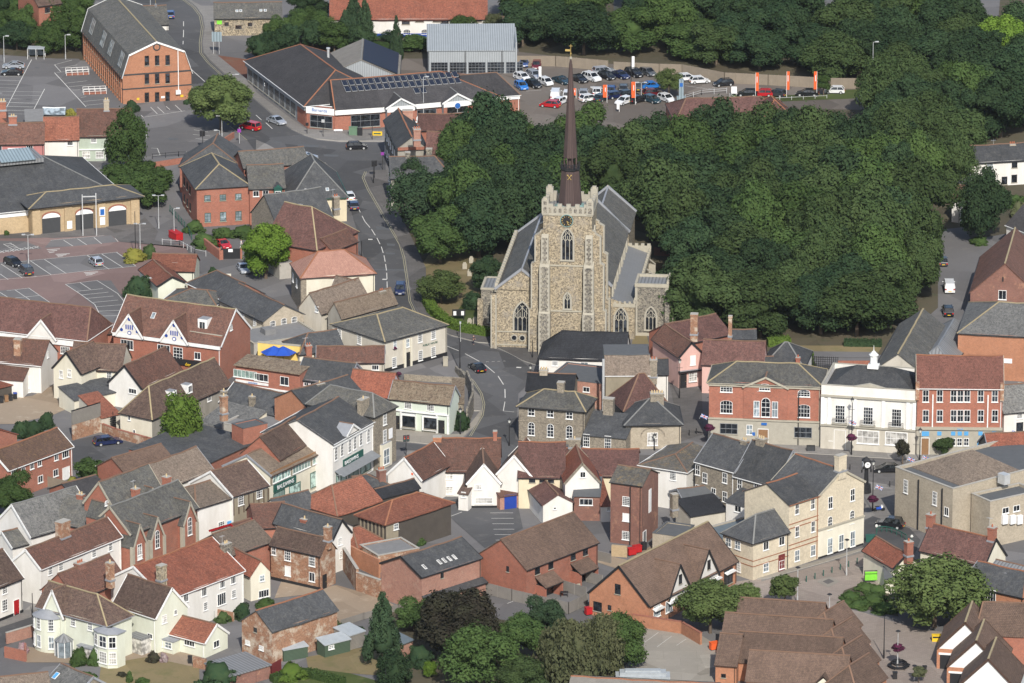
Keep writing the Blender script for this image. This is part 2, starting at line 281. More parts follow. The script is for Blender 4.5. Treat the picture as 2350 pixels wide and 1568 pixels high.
def win_mesh(st,w,h):
 k=(st,round(w,2),round(h,2))
 if k in WC:return WC[k]
 f=MB();g=MB();fm='paint_white';gm='glass';t=.08;nx,ny=2,2;arch=False;sill=True
 if st=='sash':nx,ny=3,4;gm='glass'
 elif st=='sash2':nx,ny=2,2
 elif st=='case':nx,ny=2,1
 elif st=='case3':nx,ny=3,1
 elif st=='case4':nx,ny=4,1
 elif st=='grid':nx,ny=4,5
 elif st=='blind':nx,ny=2,2;gm='glassblind'
 elif st=='light':nx,ny=2,2;gm='glasslight'
 elif st=='dark':fm='paint_brown';nx,ny=1,3;t=.07
 elif st=='black':fm='paint_black';nx,ny=2,1
 elif st=='green':fm='paint_green';nx,ny=2,3;gm='glasslight'
 elif st=='shop':nx,ny=3,1;t=.1;gm='glasslight'
 elif st=='shopdark':nx,ny=3,2;fm='paint_grey';t=.08
 elif st=='shopblack':nx,ny=2,1;fm='paint_black';t=.1
 elif st=='shopgreen':nx,ny=2,1;fm='paint_green';t=.1;gm='glassgreen'
 elif st=='strip':nx,ny=6,1;gm='glassgreen';t=.05
 elif st=='arch':arch=True;nx,ny=2,4
 elif st=='archlow':arch=True;nx,ny=4,3
 elif st=='bank':nx,ny=4,2;gm='glassblind';t=.13
 elif st=='blue':fm='doorblue';nx,ny=1,1;gm='doorblue'
 elif st=='roller':fm='paint_white';nx,ny=1,6;gm='paint_white';sill=False
 elif st=='garage':fm='paint_grey';nx,ny=5,4;t=.06;sill=False
 elif st=='one':nx,ny=1,1
 elif st=='blank':nx,ny=1,1;gm='paint_white'
 elif st=='lav':nx,ny=3,4;gm='glassblind'
 H_=h if not arch else h-w*(.5 if st=='arch' else .2);rs=w*(.5 if st=='arch' else .2)
 d0,d1=-.07,.02
 f.box(-w/2,-w/2+t,d0,d1,0,H_,fm);f.box(w/2-t,w/2,d0,d1,0,H_,fm);f.box(-w/2+t,w/2-t,d0,d1,0,t,fm)
 if not arch:f.box(-w/2+t,w/2-t,d0,d1,h-t,h,fm)
 else:
  n=8;pts=[(w/2*math.cos(math.pi*i/n),H_+rs*math.sin(math.pi*i/n))for i in range(n+1)];k2=(w/2-t)/(w/2);ip=[(x*k2,H_+(z-H_)*k2)for x,z in pts]
  for i in range(n):
   f.face([(pts[i][0],d0,pts[i][1]),(ip[i][0],d0,ip[i][1]),(ip[i+1][0],d0,ip[i+1][1]),(pts[i+1][0],d0,pts[i+1][1])][::-1],fm)
   f.face([(pts[i][0],d0,pts[i][1]),(pts[i+1][0],d0,pts[i+1][1]),(pts[i+1][0],d1,pts[i+1][1]),(pts[i][0],d1,pts[i][1])],fm)
 b=.045
 for i in range(1,nx):x=-w/2+w*i/nx;f.box(x-b/2,x+b/2,d0+.01,d1,t,(h if not arch else H_+rs*.8)-t,fm)
 for i in range(1,ny):z=h*i/ny;bb=b*(1.8 if i*2==ny else 1);f.box(-w/2+t,w/2-t,d0+.015,d1,z-bb/2,z+bb/2,fm)
 if sill:f.box(-w/2-.08,w/2+.08,-.16,d1,-.09,-.003,'paint_white' if fm=='paint_white' else 'stone')
 if arch:g.face([(-w/2+.02,-.02,.02),(w/2-.02,-.02,.02)]+[(x*.97,-.02,z-.01)for x,z in pts],gm)
 else:g.face([(-w/2+.02,-.02,.02),(w/2-.02,-.02,.02),(w/2-.02,-.02,h-.02),(-w/2+.02,-.02,h-.02)],gm)
 WC[k]=(f.data('window_frame_mesh'),g.data('pane_mesh'));return WC[k]
def door_mesh(c,w,h):
 k=('door',c,round(w,2),round(h,2))
 if k in WC:return WC[k]
 f=MB();fr='paint_white' if c not in('paint_black','maroon','paint_brown')else c
 f.box(-w/2-.08,-w/2,-.08,.02,0,h+.08,fr);f.box(w/2,w/2+.08,-.08,.02,0,h+.08,fr);f.box(-w/2,w/2,-.08,.02,h,h+.08,fr)
 f.box(-w/2,w/2,-.04,.02,0,h,c)
 for z0,z1 in((.15,h*.42),(h*.5,h*.92)):
  for s in(-1,1):f.box(s*w/4-w*.17,s*w/4+w*.17,-.055,-.04,z0,z1,c)
 f.box(w/2-.14,w/2-.08,-.09,-.04,h*.45,h*.49,'gold')
 WC[k]=f.data('door_mesh');return WC[k]
class House:pass
def rotf(face,L,D):
 if face=='F':return Matrix.Identity(4)
 if face=='R':return Matrix.Translation((L,0,0))@Matrix.Rotation(math.pi/2,4,'Z')
 if face=='L':return Matrix.Translation((0,D,0))@Matrix.Rotation(-math.pi/2,4,'Z')
 return Matrix.Translation((L,D,0))@Matrix.Rotation(math.pi,4,'Z')
def house(label,A,B,ze,D=None,C=None,rise=None,Rg=None,pitch=None,axis='x',ins=(0,0),wall='white',rf='browntile',name='house',cat='house',over=.25,of=None,roof='gable',verge=None,gut='paint_black',ridge='ridge_brown',plinth=None,group=None,base=None,grow=None):
 h=House()
 if base is not None:ze=vspan(A,base)
 a=P(A,ze);b=P(B,ze);u=(b-a);u.z=0;L=u.length;u.normalize();n=Vector((-u.y,u.x,0))
 if C is not None:
  c=P(C,ze);D=(c-a).dot(n)
 W=lambda dd:dd if axis=='x' else L
 if roof in('gable','gambrel'):
  if D is None:
   lo_,hi_=1.0,60.0;tp=math.tan(R(pitch));e0=a if abs(Rg[0]-A[0])<abs(Rg[0]-B[0])else b
   for _ in range(40):
    m=(lo_+hi_)/2;q=e0+n*(m/2);q.z=ze+tp*m/2
    if proj(q)[1]>Rg[1]:lo_=m
    else:hi_=m
   D=m;rise=tp*D/2
  if rise is None:
   if pitch is not None:rise=math.tan(R(pitch))*W(D)/2
   else:
    if axis=='x':
     e0=a if abs(Rg[0]-A[0])<abs(Rg[0]-B[0])else b;k=ins[0]if e0 is a else-ins[1];g=e0+u*k+n*(D/2)
    else:g=(a+b)/2+n*ins[0]
    rise=zfor(Vector((g.x,g.y,0)),Rg[1])-ze
 if rise is None:rise=.3
 rise=max(rise,.15)
 if roof=='gable':kk_=rise/(W(D)/2+over);ze+=kk_*over;rise-=kk_*over
 h.L,h.D,h.ze,h.rise,h.axis,h.ins,h.label=L,D,ze,rise,axis,ins,label
 rz=math.atan2(u.y,u.x);h.M=Matrix.Translation((a.x,a.y,0))@Matrix.Rotation(rz,4,'Z')
 if of is None:h.root=tag(bpy.data.objects.new(name,None),label,cat,group);COL.objects.link(h.root);h.root.matrix_local=h.M;h.RM=h.M
 else:h.root=of.root;h.RM=of.RM
 h.X_=h.RM.inverted()@h.M
 h.wall=wall;h.rf=rf;h.zcap=roof=='gable'
 if roof=='flat':flat_block(h,wall,rf,rise,gut);return h
 if axis=='x':l,d=L,D;Q=Matrix.Identity(4)
 else:l,d=D,L;Q=Matrix(((0,-1,0,L),(1,0,0,0),(0,0,1,0),(0,0,0,1)))
 h.Q=Q;h.l,h.d=l,d
 i0,i1=ins;wz=-.02
 i0=min(i0,l*.49);i1=min(i1,l*.49)if i1 else i1
 wm=MB();e=ze-.05;rr=MB();k=rise/(d/2)
 if roof=='mono':
  for pts in([(0,0,wz),(l,0,wz),(l,0,e),(0,0,e)],[(l,0,wz),(l,d,wz),(l,d,e+rise),(l,0,e)],[(l,d,wz),(0,d,wz),(0,d,e+rise),(l,d,e+rise)][:2]+[(0,d,e+rise),(l,d,e+rise)],[(0,d,wz),(0,0,wz),(0,0,e),(0,d,e+rise)]):
   wm.face([Q@Vector(p)for p in pts],wall)
  km=rise/d;o=over;t=.14
  tp=[(-.15,-o,ze-km*o),(l+.15,-o,ze-km*o),(l+.15,d+.1,ze+rise+km*.1),(-.15,d+.1,ze+rise+km*.1)]
  slab(rr,[tp],tp,t,rf,Q)
 else:
  for side in(0,1):
   x=0 if side==0 else l;ii=ins[side]
   base_=[(x,d,wz),(x,0,wz),(x,0,e)];
   if ii<=0:
    if roof=='gambrel':base_+=[(x,h_g[0],e+h_g[1]),(x,d/2,e+rise),(x,d-h_g[0],e+h_g[1])]
    else:base_+=[(x,d/2,e+rise)]
   base_+=[(x,d,e)]
   if side==1:base_=base_[::-1]
   wm.face([Q@Vector(p)for p in base_],wall)
  wm.face([Q@Vector(p)for p in((0,0,wz),(l,0,wz),(l,0,e),(0,0,e))],wall)
  wm.face([Q@Vector(p)for p in((l,d,wz),(0,d,wz),(0,d,e),(l,d,e))],wall)
  o=over;t=.16;ez=ze-k*o
  def xend(side):
   ii=ins[side];ex=(.18 if ii<=0 else o*k*min(ii,l*.49)/rise);return(-ex if side==0 else l+ex)
  xa,xb=xend(0),xend(1);ra=-.18 if ins[0]<=0 else i0;rb=l+.18 if ins[1]<=0 else l-i1
  if roof=='gambrel':
   g0,g1=h_g;k1=g1/g0;ez=ze-k1*o
   F=[(xa,-o,ez),(xb,-o,ez),(xb,g0,ze+g1),(xa,g0,ze+g1)];F2=[(xa,g0,ze+g1),(xb,g0,ze+g1),(xb,d/2,ze+rise),(xa,d/2,ze+rise)]
   G=[(xb,d+o,ez),(xa,d+o,ez),(xa,d-g0,ze+g1),(xb,d-g0,ze+g1)];G2=[(xb,d-g0,ze+g1),(xa,d-g0,ze+g1),(xa,d/2,ze+rise),(xb,d/2,ze+rise)]
   per=[(xa,-o,ez),(xb,-o,ez),(xb,g0,ze+g1),(xb,d/2,ze+rise),(xb,d-g0,ze+g1),(xb,d+o,ez),(xa,d+o,ez),(xa,d-g0,ze+g1),(xa,d/2,ze+rise),(xa,g0,ze+g1)]
   slab(rr,[F,F2,G,G2],per,t,rf,Q);ra,rb=xa,xb
  else:
   el,er,fl,fr_=(xa,-o,ez),(xb,-o,ez),(xa,d+o,ez),(xb,d+o,ez);r0=(ra,d/2,ze+rise);r1=(rb,d/2,ze+rise)
   tops=[[el,er,r1,r0],[fr_,fl,r0,r1]];per=[el,er]
   if ins[1]>0:tops.append([er,fr_,r1])
   else:per.append(r1)
   per+=[fr_,fl]
   if ins[0]>0:tops.append([fl,el,r0])
   else:per.append(r0)
   sg=Sag(l,.012 if rf in('newtile','darktile')or name in('supermarket','office_building','car_showroom')else min(.1,.03+.006*l));sagslab(rr,tops,per,t,rf,Q,sg)
   for s_,ii,c0,c1,rp in((0,ins[0],el,fl,r0),(1,ins[1],er,fr_,r1)):
    if ii>0:rr.bar(Q@Vector(c0),Q@Vector(rp),.24,.1,ridge);rr.bar(Q@Vector(c1),Q@Vector(rp),.24,.1,ridge)
  if roof=='gable':
   pp_=[sg.z(p)for p in sg.seg((ra,d/2,ze+rise),(rb,d/2,ze+rise))]
   for a_,b_ in zip(pp_[:-1],pp_[1:]):rr.bar(Q@Vector(a_),Q@Vector(b_),.28,.12,ridge,.02)
  else:rr.bar(Q@Vector((ra,d/2,ze+rise)),Q@Vector((rb,d/2,ze+rise)),.28,.12,ridge,.02)
  if gut:
   gg=MB();gz=(ez if roof!='mono' else ze)-.06
   gg.bar(Q@Vector((xa,-o-.05,gz)),Q@Vector((xb,-o-.05,gz)),.12,.1,gut)
   if ins[1]>0:gg.bar(Q@Vector((xb+.05,-o,gz)),Q@Vector((xb+.05,d+o,gz)),.12,.1,gut)
   if ins[0]>0:gg.bar(Q@Vector((xa-.05,-o,gz)),Q@Vector((xa-.05,d+o,gz)),.12,.1,gut)
   if axis=='y' or ins[0]<=0:gg.bar(Q@Vector((xa,d+o+.05,gz)),Q@Vector((xb,d+o+.05,gz)),.12,.1,gut)
   gg.bar(Q@Vector((l-.25,-.06,gz)),Q@Vector((l-.25,-.06,.1)),.09,.09,gut)
   gg.obj('gutter',h.root,h.X_)
  if verge:
   for x,ii in((xa,ins[0]),(xb,ins[1])):
    if ii>0:continue
    vv=MB()
    s=-1 if x<l/2 else 1;xx=x+s*.03
    pl=[(-o,ez),(g0,ze+g1),(d/2,ze+rise),(d-g0,ze+g1),(d+o,ez)]if roof=='gambrel' else[(-o,ez),(d/2,ze+rise),(d+o,ez)]
    for(y0,z0),(y1,z1)in zip(pl[:-1],pl[1:]):vv.bar(Q@Vector((xx,y0,z0)),Q@Vector((xx,y1,z1)),.08,.34,verge,-.1)
    vv.obj('bargeboard',h.root,h.X_)
 if plinth:
  pp=MB();pp.box(-.05,L+.05,-.05,D+.05,-.02,.5,plinth);pp.obj('plinth',h.root,h.X_)
 wm.obj('wall',h.root,h.X_);h.roofobj=rr.obj('roof',h.root,h.X_)
 return h
h_g=(1.3,4.0)
def cutx(poly,xs):
 out=[]
 for a,b in zip(xs[:-1],xs[1:]):
  p=list(poly)
  for s,lim in((1,a),(-1,b)):
   q=[]
   for i in range(len(p)):
    u,v=p[i],p[(i+1)%len(p)];du,dv=s*(u[0]-lim),s*(v[0]-lim)
    if du>=-1e-7:q.append(u)
    if du*dv<-1e-12:t=du/(du-dv);q.append(tuple(u[k]+(v[k]-u[k])*t for k in range(3)))
   p=q
   if len(p)<3:break
  if len(p)>=3:out.append(p)
 return out
class Sag:
 def __init__(s,l,amp):s.l=l;s.a=amp;s.ph=l*7.3;s.xs=[-3]+[l*i/max(2,int(l/1.7))for i in range(max(2,int(l/1.7))+1)]+[l+3]
 def z(s,p):x=min(max(p[0],0),s.l);return(p[0],p[1],p[2]-s.a*(.9*math.sin(math.pi*x/s.l)+.45*math.sin(x*1.15+s.ph)+.25*math.sin(x*2.3+p[1]*.9+s.ph)))
 def seg(s,a,b):
  ts=[0,1]
  if abs(a[0]-b[0])>1e-6:ts+=[(x-a[0])/(b[0]-a[0])for x in s.xs if 1e-5<(x-a[0])/(b[0]-a[0])<1-1e-5]
  ts.sort();return[tuple(a[k]+(b[k]-a[k])*t for k in range(3))for t in ts]
def sagslab(mb,tops,per,t,m,Q,sg):
 for f in tops:
  for g in cutx(f,sg.xs):h_=[sg.z(p)for p in g];mb.face([Q@Vector(p)for p in h_],m);mb.face([Q@Vector((p[0],p[1],p[2]-t))for p in h_][::-1],m)
 for i in range(len(per)):
  ps=[sg.z(p)for p in sg.seg(per[i],per[(i+1)%len(per)])]
  for a,b in zip(ps[:-1],ps[1:]):mb.face([Q@Vector((a[0],a[1],a[2]-t)),Q@Vector((b[0],b[1],b[2]-t)),Q@Vector(b),Q@Vector(a)],m)
def slab(mb,tops,per,t,m,Q,edge=None):
 for f in tops:mb.face([Q@Vector(p)for p in f],m)
 for f in tops:mb.face([Q@Vector((p[0],p[1],p[2]-t))for p in f][::-1],m)
 n=len(per)
 for i in range(n):
  a=per[i];b=per[(i+1)%n]
  mb.face([Q@Vector((a[0],a[1],a[2]-t)),Q@Vector((b[0],b[1],b[2]-t)),Q@Vector(b),Q@Vector(a)],edge or m)
def flat_block(h,wall,rf,par,cop):
 L,D,ze=h.L,h.D,h.ze;wm=MB();t=.3
 for q in(((0,0),(L,0)),((L,0),(L,D)),((L,D),(0,D)),((0,D),(0,0))):
  (x0,y0),(x1,y1)=q;wm.face([(x0,y0,-.02),(x1,y0 if y0==y1 else y1,-.02),(x1,y1,ze),(x0,y0,ze)],wall)
 i=[(t,t),(L-t,t),(L-t,D-t),(t,D-t)]
 for a,b in zip(i,i[1:]+i[:1]):wm.face([(b[0],b[1],ze-par),(a[0],a[1],ze-par),(a[0],a[1],ze),(b[0],b[1],ze)],wall)
 wm.obj('wall',h.root,h.X_)
 cp=MB();c=cop or 'stone'
 cp.box(-.06,L+.06,-.06,t+.02,ze-.01,ze+.08,c);cp.box(-.06,L+.06,D-t-.02,D+.06,ze-.01,ze+.08,c)
 cp.box(-.06,t+.02,t+.02,D-t-.02,ze-.01,ze+.08,c);cp.box(L-t-.02,L+.06,t+.02,D-t-.02,ze-.01,ze+.08,c);cp.obj('coping',h.root,h.X_)
 r=MB();r.face([(t,t,ze-par),(L-t,t,ze-par),(L-t,D-t,ze-par),(t,D-t,ze-par)],rf);r.obj('roof',h.root,h.X_)
 h.Q=Matrix.Identity(4);h.l,h.d=L,D
def hit(h,p,face,off=0):
 Mi=h.M.inverted();o=Mi@CAM;d=Mi.to_3x3()@ray(p)
 if face=='F':t=(-off-o.y)/d.y
 elif face=='B':t=(h.D+off-o.y)/d.y
 elif face=='L':t=(-off-o.x)/d.x
 elif face=='R':t=(h.L+off-o.x)/d.x
 elif isinstance(face,tuple):
  if face[0]=='y':t=(face[1]-o.y)/d.y
  elif face[0]=='x':t=(face[1]-o.x)/d.x
  else:t=(face[1]-o.z)/d.z
 return o+d*t
def mount(h,pt,face):
 r={'F':0,'R':math.pi/2,'L':-math.pi/2,'B':math.pi}[face]
 return h.X_@Matrix.Translation(pt)@Matrix.Rotation(r,4,'Z')
def win(h,face,pts,w,hh,st='sash',off=0,name='window'):
 fm,gm=win_mesh(st,w,hh)
 for p in pts:
  q=hit(h,p,face,off);q.z-=hh/2
  if off==0 and(face in 'FB')==(h.axis=='x')and q.z+hh>h.ze-.2 and h.zcap:q.z=h.ze-.2-hh
  o=link(name,fm,h.root,mount(h,q,face));link('pane',gm,o)
def winz(h,face,xs,z,w,hh,st='sash',off=0,name='window'):
 fm,gm=win_mesh(st,w,hh)
 for x in xs:
  q={'F':Vector((x,-off,z)),'R':Vector((h.L+off,x,z)),'L':Vector((-off,h.D-x,z)),'B':Vector((h.L-x,h.D+off,z))}[face]
  o=link(name,fm,h.root,mount(h,q,face));link('pane',gm,o)
def door(h,face,pts,c='paint_black',w=.95,hh=2.05,off=0):
 for p in pts:
  q=hit(h,p,face,off);q.z=0.05;link('door',door_mesh(c,w,hh),h.root,mount(h,q,face))
def plate(h,face,p0,p1,mat,th=.1,name='sign_board',off=0):
 a=hit(h,p0,face,off);b=hit(h,p1,face,off);M=mount(h,a,face);Mi=M.inverted()
 la=Mi@(h.X_@a);lb=Mi@(h.X_@b);mb=MB();mb.box(min(la.x,lb.x),max(la.x,lb.x),-th,.02,min(la.z,lb.z),max(la.z,lb.z),mat)
 return mb.obj(name,h.root,None,M)
def sign(h,face,p,s,size,mat,off=.12,name='lettering'):
 q=hit(h,p,face,off);return link(name,text_mesh(s,size,mat),h.root,mount(h,q,face)@Matrix.Rotation(math.pi/2,4,'X'))
rs_=random.Random(2)
def chim(h,pts,w=.9,d=.6,up=1.3,m='oldbrick',pots=2,pot='pot_buff',yf=.5,cap=True):
 for p in pts:
  q=hit(h,p,('y',h.D*yf)if h.axis=='x' else('x',h.L*yf))
  mb=MB();zt=q.z+up;mb.box(q.x-w/2,q.x+w/2,q.y-d/2,q.y+d/2,q.z-1.6,zt,m)
  if cap:mb.box(q.x-w/2-.08,q.x+w/2+.08,q.y-d/2-.08,q.y+d/2+.08,zt-.28,zt-.12,m);mb.box(q.x-w/2-.05,q.x+w/2+.05,q.y-d/2-.05,q.y+d/2+.05,zt,zt+.08,'concrete')
  mb.box(q.x-w/2-.1,q.x+w/2+.1,q.y-d/2-.1,q.y+d/2+.1,q.z-.5,q.z-.22,'leadflash')
  o=mb.obj('chimney',h.root,h.X_)
  if rs_.random()<.3:am=MB();a_=q.x-w/2-.02;am.box(a_-.02,a_+.02,q.y-.02,q.y+.02,zt-.4,zt+1.5,'lamp_head');am.bar((a_-.5,q.y,zt+1.35),(a_+.5,q.y+.2,zt+1.35),.03,.03,'lamp_head');[am.bar((a_-.4+k*.2,q.y-.25,zt+1.36),(a_-.4+k*.2,q.y+.3,zt+1.36),.02,.02,'lamp_head')for k in range(5)];am.obj('aerial',o,h.X_)
  pm=MB()
  for i in range(pots):
   x=q.x+(i-(pots-1)/2)*min(.42,w/max(1,pots));pm.cyl((x,q.y,zt+.05),.14,.11,.45,pot,8)
  if pots:pm.obj('chimney_pot',o,h.X_)
def slopept(h,p,side='F'):
 Mi=h.Q.inverted();B=h.M@h.Q;Bi=B.inverted();o=Bi@CAM;d=Bi.to_3x3()@ray(p);k=h.rise/(h.d/2)
 if side=='F':t=(h.ze+k*o.y-o.z)/(d.z-k*d.y);ang=math.atan(k);q=o+d*t;M=Matrix.Translation(q)@Matrix.Rotation(ang,4,'X')
 elif side=='B':t=(h.ze+k*(h.d-o.y)-o.z)/(d.z+k*d.y);ang=math.atan(k);q=o+d*t;M=Matrix.Translation(q)@Matrix.Rotation(math.pi,4,'Z')@Matrix.Rotation(ang,4,'X')
 elif side=='L':kk=h.rise/h.ins[0];t=(h.ze+kk*o.x-o.z)/(d.z-kk*d.x);q=o+d*t;M=Matrix.Translation(q)@Matrix.Rotation(-math.pi/2,4,'Z')@Matrix.Rotation(math.atan(kk),4,'X')
 else:kk=h.rise/h.ins[1];t=(h.ze+kk*(h.l-o.x)-o.z)/(d.z+kk*d.x);q=o+d*t;M=Matrix.Translation(q)@Matrix.Rotation(math.pi/2,4,'Z')@Matrix.Rotation(math.atan(kk),4,'X')
 return h.X_@h.Q@M
def skyl(h,pts,w=.7,hh=1.0,side='F',frame='paint_white',gl='glasslight',name='roof_window'):
 mb=MB();mb.box(-w/2,w/2,-hh/2,hh/2,-.02,.08,frame);me=mb.data('roof_window_mesh');g=MB();g.box(-w/2+.07,w/2-.07,-hh/2+.07,hh/2-.07,.02,.1,gl);gd=g.data('pane_mesh')
 for p in pts:o=link(name,me,h.root,slopept(h,p,side));link('pane',gd,o)
def boxon(h,x0,x1,y0,y1,z0,z1,m,name,top=None):
 mb=MB();mb.box(x0,x1,y0,y1,z0,z1,m,None,top);return mb.obj(name,h.root,h.X_)
def xgable(h,apex,w,rise,zev,y0=0.0,y1=None,wall='white',rf=None,verge='paint_white',over=.25,wallfrom=0,ridge='ridge_brown',name='cross_gable'):
 """front-facing gable on the long side: apex pixel on plane y=-y0, width w, ridge runs back to y1 (block coords)"""
 q=hit(h,apex,('y',-y0));cx=q.x;zr=zev+rise;y1=h.D/2 if y1 is None else y1;rf=rf or h.rf
 wm=MB();e=zev-.05
 wm.face([(cx-w/2,-y0-.01,wallfrom),(cx+w/2,-y0-.01,wallfrom),(cx+w/2,-y0-.01,e),(cx,-y0-.01,zr-.05),(cx-w/2,-y0-.01,e)],wall)
 wm.face([(cx-w/2,y1,wallfrom),(cx-w/2,-y0-.01,wallfrom),(cx-w/2,-y0-.01,e),(cx-w/2,y1,e)],wall);wm.face([(cx+w/2,-y0-.01,wallfrom),(cx+w/2,y1,wallfrom),(cx+w/2,y1,e),(cx+w/2,-y0-.01,e)],wall)
 o=wm.obj(name,h.root,h.X_);k=rise/(w/2);r=MB();f=-y0-.25
 L_=[(cx-w/2-over,f,zev-k*over),(cx,f,zr),(cx,y1,zr),(cx-w/2-over,y1,zev-k*over)];R_=[(cx+w/2+over,y1,zev-k*over),(cx,y1,zr),(cx,f,zr),(cx+w/2+over,f,zev-k*over)]
 per=[L_[0],L_[3],L_[2],R_[0],R_[3],L_[1]]
 slab(r,[L_[::-1],R_[::-1]],[L_[0],L_[1],R_[3],R_[0],L_[2],L_[3]][::-1],.15,rf,Matrix.Identity(4));r.bar((cx,f,zr),(cx,y1,zr),.25,.1,ridge,.02)
 r.obj('gable_roof',o,h.X_)
 if verge:
  v=MB();v.bar((cx-w/2-over,f-.04,zev-k*over),(cx,f-.04,zr),.08,.32,verge,-.1);v.bar((cx,f-.04,zr),(cx+w/2+over,f-.04,zev-k*over),.08,.32,verge,-.1);v.obj('bargeboard',o,h.X_)
 return o,cx
def hiproof(h,x0,x1,y0,y1,z,rise,m,name='roof',of=None,ins=None,over=.2):
 r=MB();a,b,c,d=x0-over,x1+over,y0-over,y1+over;w=min(b-a,d-c)/2;ins=w if ins is None else ins
 if b-a>=d-c:r0=(a+ins,(c+d)/2,z+rise);r1=(b-ins,(c+d)/2,z+rise);tops=[[(a,c,z),(b,c,z),r1,r0],[(b,d,z),(a,d,z),r0,r1],[(b,c,z),(b,d,z),r1],[(a,d,z),(a,c,z),r0]]
 else:r0=((a+b)/2,c+ins,z+rise);r1=((a+b)/2,d-ins,z+rise);tops=[[(a,c,z),(b,c,z),r0],[(b,c,z),(b,d,z),r1,r0],[(b,d,z),(a,d,z),r1],[(a,d,z),(a,c,z),r0,r1]]
 slab(r,tops,[(a,c,z),(b,c,z),(b,d,z),(a,d,z)],.12,m,Matrix.Identity(4));return r.obj(name,of or h.root,h.X_)
import numpy as np
def leafmesh(name,seed,n,size,shape='round',lobes=46,core=.62,droop=0):
 rs=np.random.RandomState(seed);cs=[];rr=[]
 for i in range(lobes):
  z=rs.uniform(-.85,1);t=rs.uniform(0,2*math.pi);s=math.sqrt(max(0,1-z*z));d=rs.uniform(.55,.86)
  if shape=='cone':zz=(i+.5)/lobes*2-1;rad=(1-(zz+1)/2)**.85*.85+.04;p=(rad*math.cos(t),rad*math.sin(t),zz);r_=.12+.2*rad
  elif shape=='column':zz=rs.uniform(-1,1);rad=.62*math.sqrt(max(0,1-(max(0,zz-.1)/1.0)**2))+.1;p=(rad*math.cos(t),rad*math.sin(t),zz*.88);r_=.3
  elif shape=='dome':z=abs(z);s=math.sqrt(max(0,1-z*z));p=(s*d*math.cos(t),s*d*math.sin(t),z*d*1.7-.85);r_=rs.uniform(.25,.38)
  else:p=(s*d*math.cos(t)*rs.uniform(.85,1.1),s*d*math.sin(t)*rs.uniform(.85,1.1),z*d);r_=rs.uniform(.2,.44)
  cs.append(p);rr.append(r_)
 cs=np.array(cs);rr=np.array(rr);w_=rr**2;w_/=w_.sum();idx=rs.choice(len(cs),n,p=w_)
 dirs=rs.normal(size=(n,3));dirs[:,2]=dirs[:,2]*.8+.25;dirs/=np.linalg.norm(dirs,axis=1)[:,None]
 rad=rr[idx]*(rs.uniform(.45,1.0,n)**.5)*(1+.25*(rs.uniform(size=n)>.9))
 if droop:dirs[:,2]-=.3
 pos=cs[idx]+dirs*rad[:,None]
 if droop:pos[:,2]-=rs.uniform(0,droop,n)*(np.hypot(pos[:,0],pos[:,1]))
 nr=dirs*1.1+rs.normal(size=(n,3))*.42+np.array([0,0,.3]);nr/=np.linalg.norm(nr,axis=1)[:,None]
 a=np.cross(nr,rs.normal(size=(n,3)));a/=np.linalg.norm(a,axis=1)[:,None];b=np.cross(nr,a)
 sz=size*rs.uniform(.55,1.35,n)[:,None];a*=sz;b*=sz*rs.uniform(.5,.9,n)[:,None]
 if droop:b[:,2]*=2.2;b[:,:2]*=.5
 v=np.stack([pos-a,pos-b*.8,pos+a,pos+b*.8],1).reshape(-1,3)
 me=bpy.data.meshes.new(name);nv=len(v)
 bm=bmesh.new();bmesh.ops.create_icosphere(bm,subdivisions=3,radius=1)
 for x in bm.verts:
  c=Vector(x.co);k=core*(1+.12*math.sin(c.x*7+seed)*math.cos(c.y*6)+.1*math.sin(c.z*9+c.x*4))
  if shape=='cone':q=(1-(c.z+1)/2)*.85;x.co=Vector((c.x*q,c.y*q,c.z*.85-.08))
  elif shape=='column':x.co=Vector((c.x*.68,c.y*.68,c.z*.9-.03))
  elif shape=='dome':x.co=Vector((c.x*k*1.1,c.y*k*1.1,max(c.z,-.4)*k*1.3-.3))
  else:x.co=c*k
 cv=np.array([x.co[:]for x in bm.verts]);cf=np.array([[y.index for y in f.verts]for f in bm.faces]);bm.free()
 allv=np.concatenate([v,cv]);q=np.arange(nv);loops=np.concatenate([q,(cf+nv).ravel()])
 me.vertices.add(len(allv));me.vertices.foreach_set('co',allv.ravel());me.loops.add(len(loops));me.loops.foreach_set('vertex_index',loops)
 nq=nv//4;st=np.concatenate([np.arange(nq)*4,nv+np.arange(len(cf))*3]);me.polygons.add(nq+len(cf));me.polygons.foreach_set('loop_start',st)
 me.update(calc_edges=True);me.materials.append(MATS['leaf_dark']);return me
CR={'round':[leafmesh('crown_mesh',s,20000,.05,lobes=l,core=.42)for s,l in((1,30),(2,38),(3,26),(4,46),(5,34))],'loose':[leafmesh('crown_mesh',s,12000,.05,lobes=36,core=.38)for s in(11,12,13)],'small':[leafmesh('crown_mesh',s,4500,.085,lobes=26)for s in(21,22)],'shrub':[leafmesh('foliage_mesh',s,2600,.1,'dome',lobes=20)for s in(31,32,33)],'cone':[leafmesh('crown_mesh',s,8000,.06,'cone',lobes=90)for s in(41,42)],'column':[leafmesh('crown_mesh',s,9000,.055,'column',lobes=60)for s in(51,52)],'willow':[leafmesh('crown_mesh',s,12000,.05,'round',lobes=46,core=.5,droop=.5)for s in(61,)]}
def trunkmesh(seed,col='bark'):
 rs=random.Random(seed);mb=MB();mb.cyl((0,0,-.02),.09,.05,.55,col,7);
 for i in range(6):
  t=i*1.05+rs.uniform(-.3,.3);z=rs.uniform(.3,.5);mb.cyl((0,0,z),.035,.012,rs.uniform(.28,.42),col,5,axis=(math.cos(t)*.7,math.sin(t)*.7,rs.uniform(.5,1)),cap=False)
 mb.cyl((0,0,.5),.05,.02,.3,col,5);return mb.data('trunk_mesh')
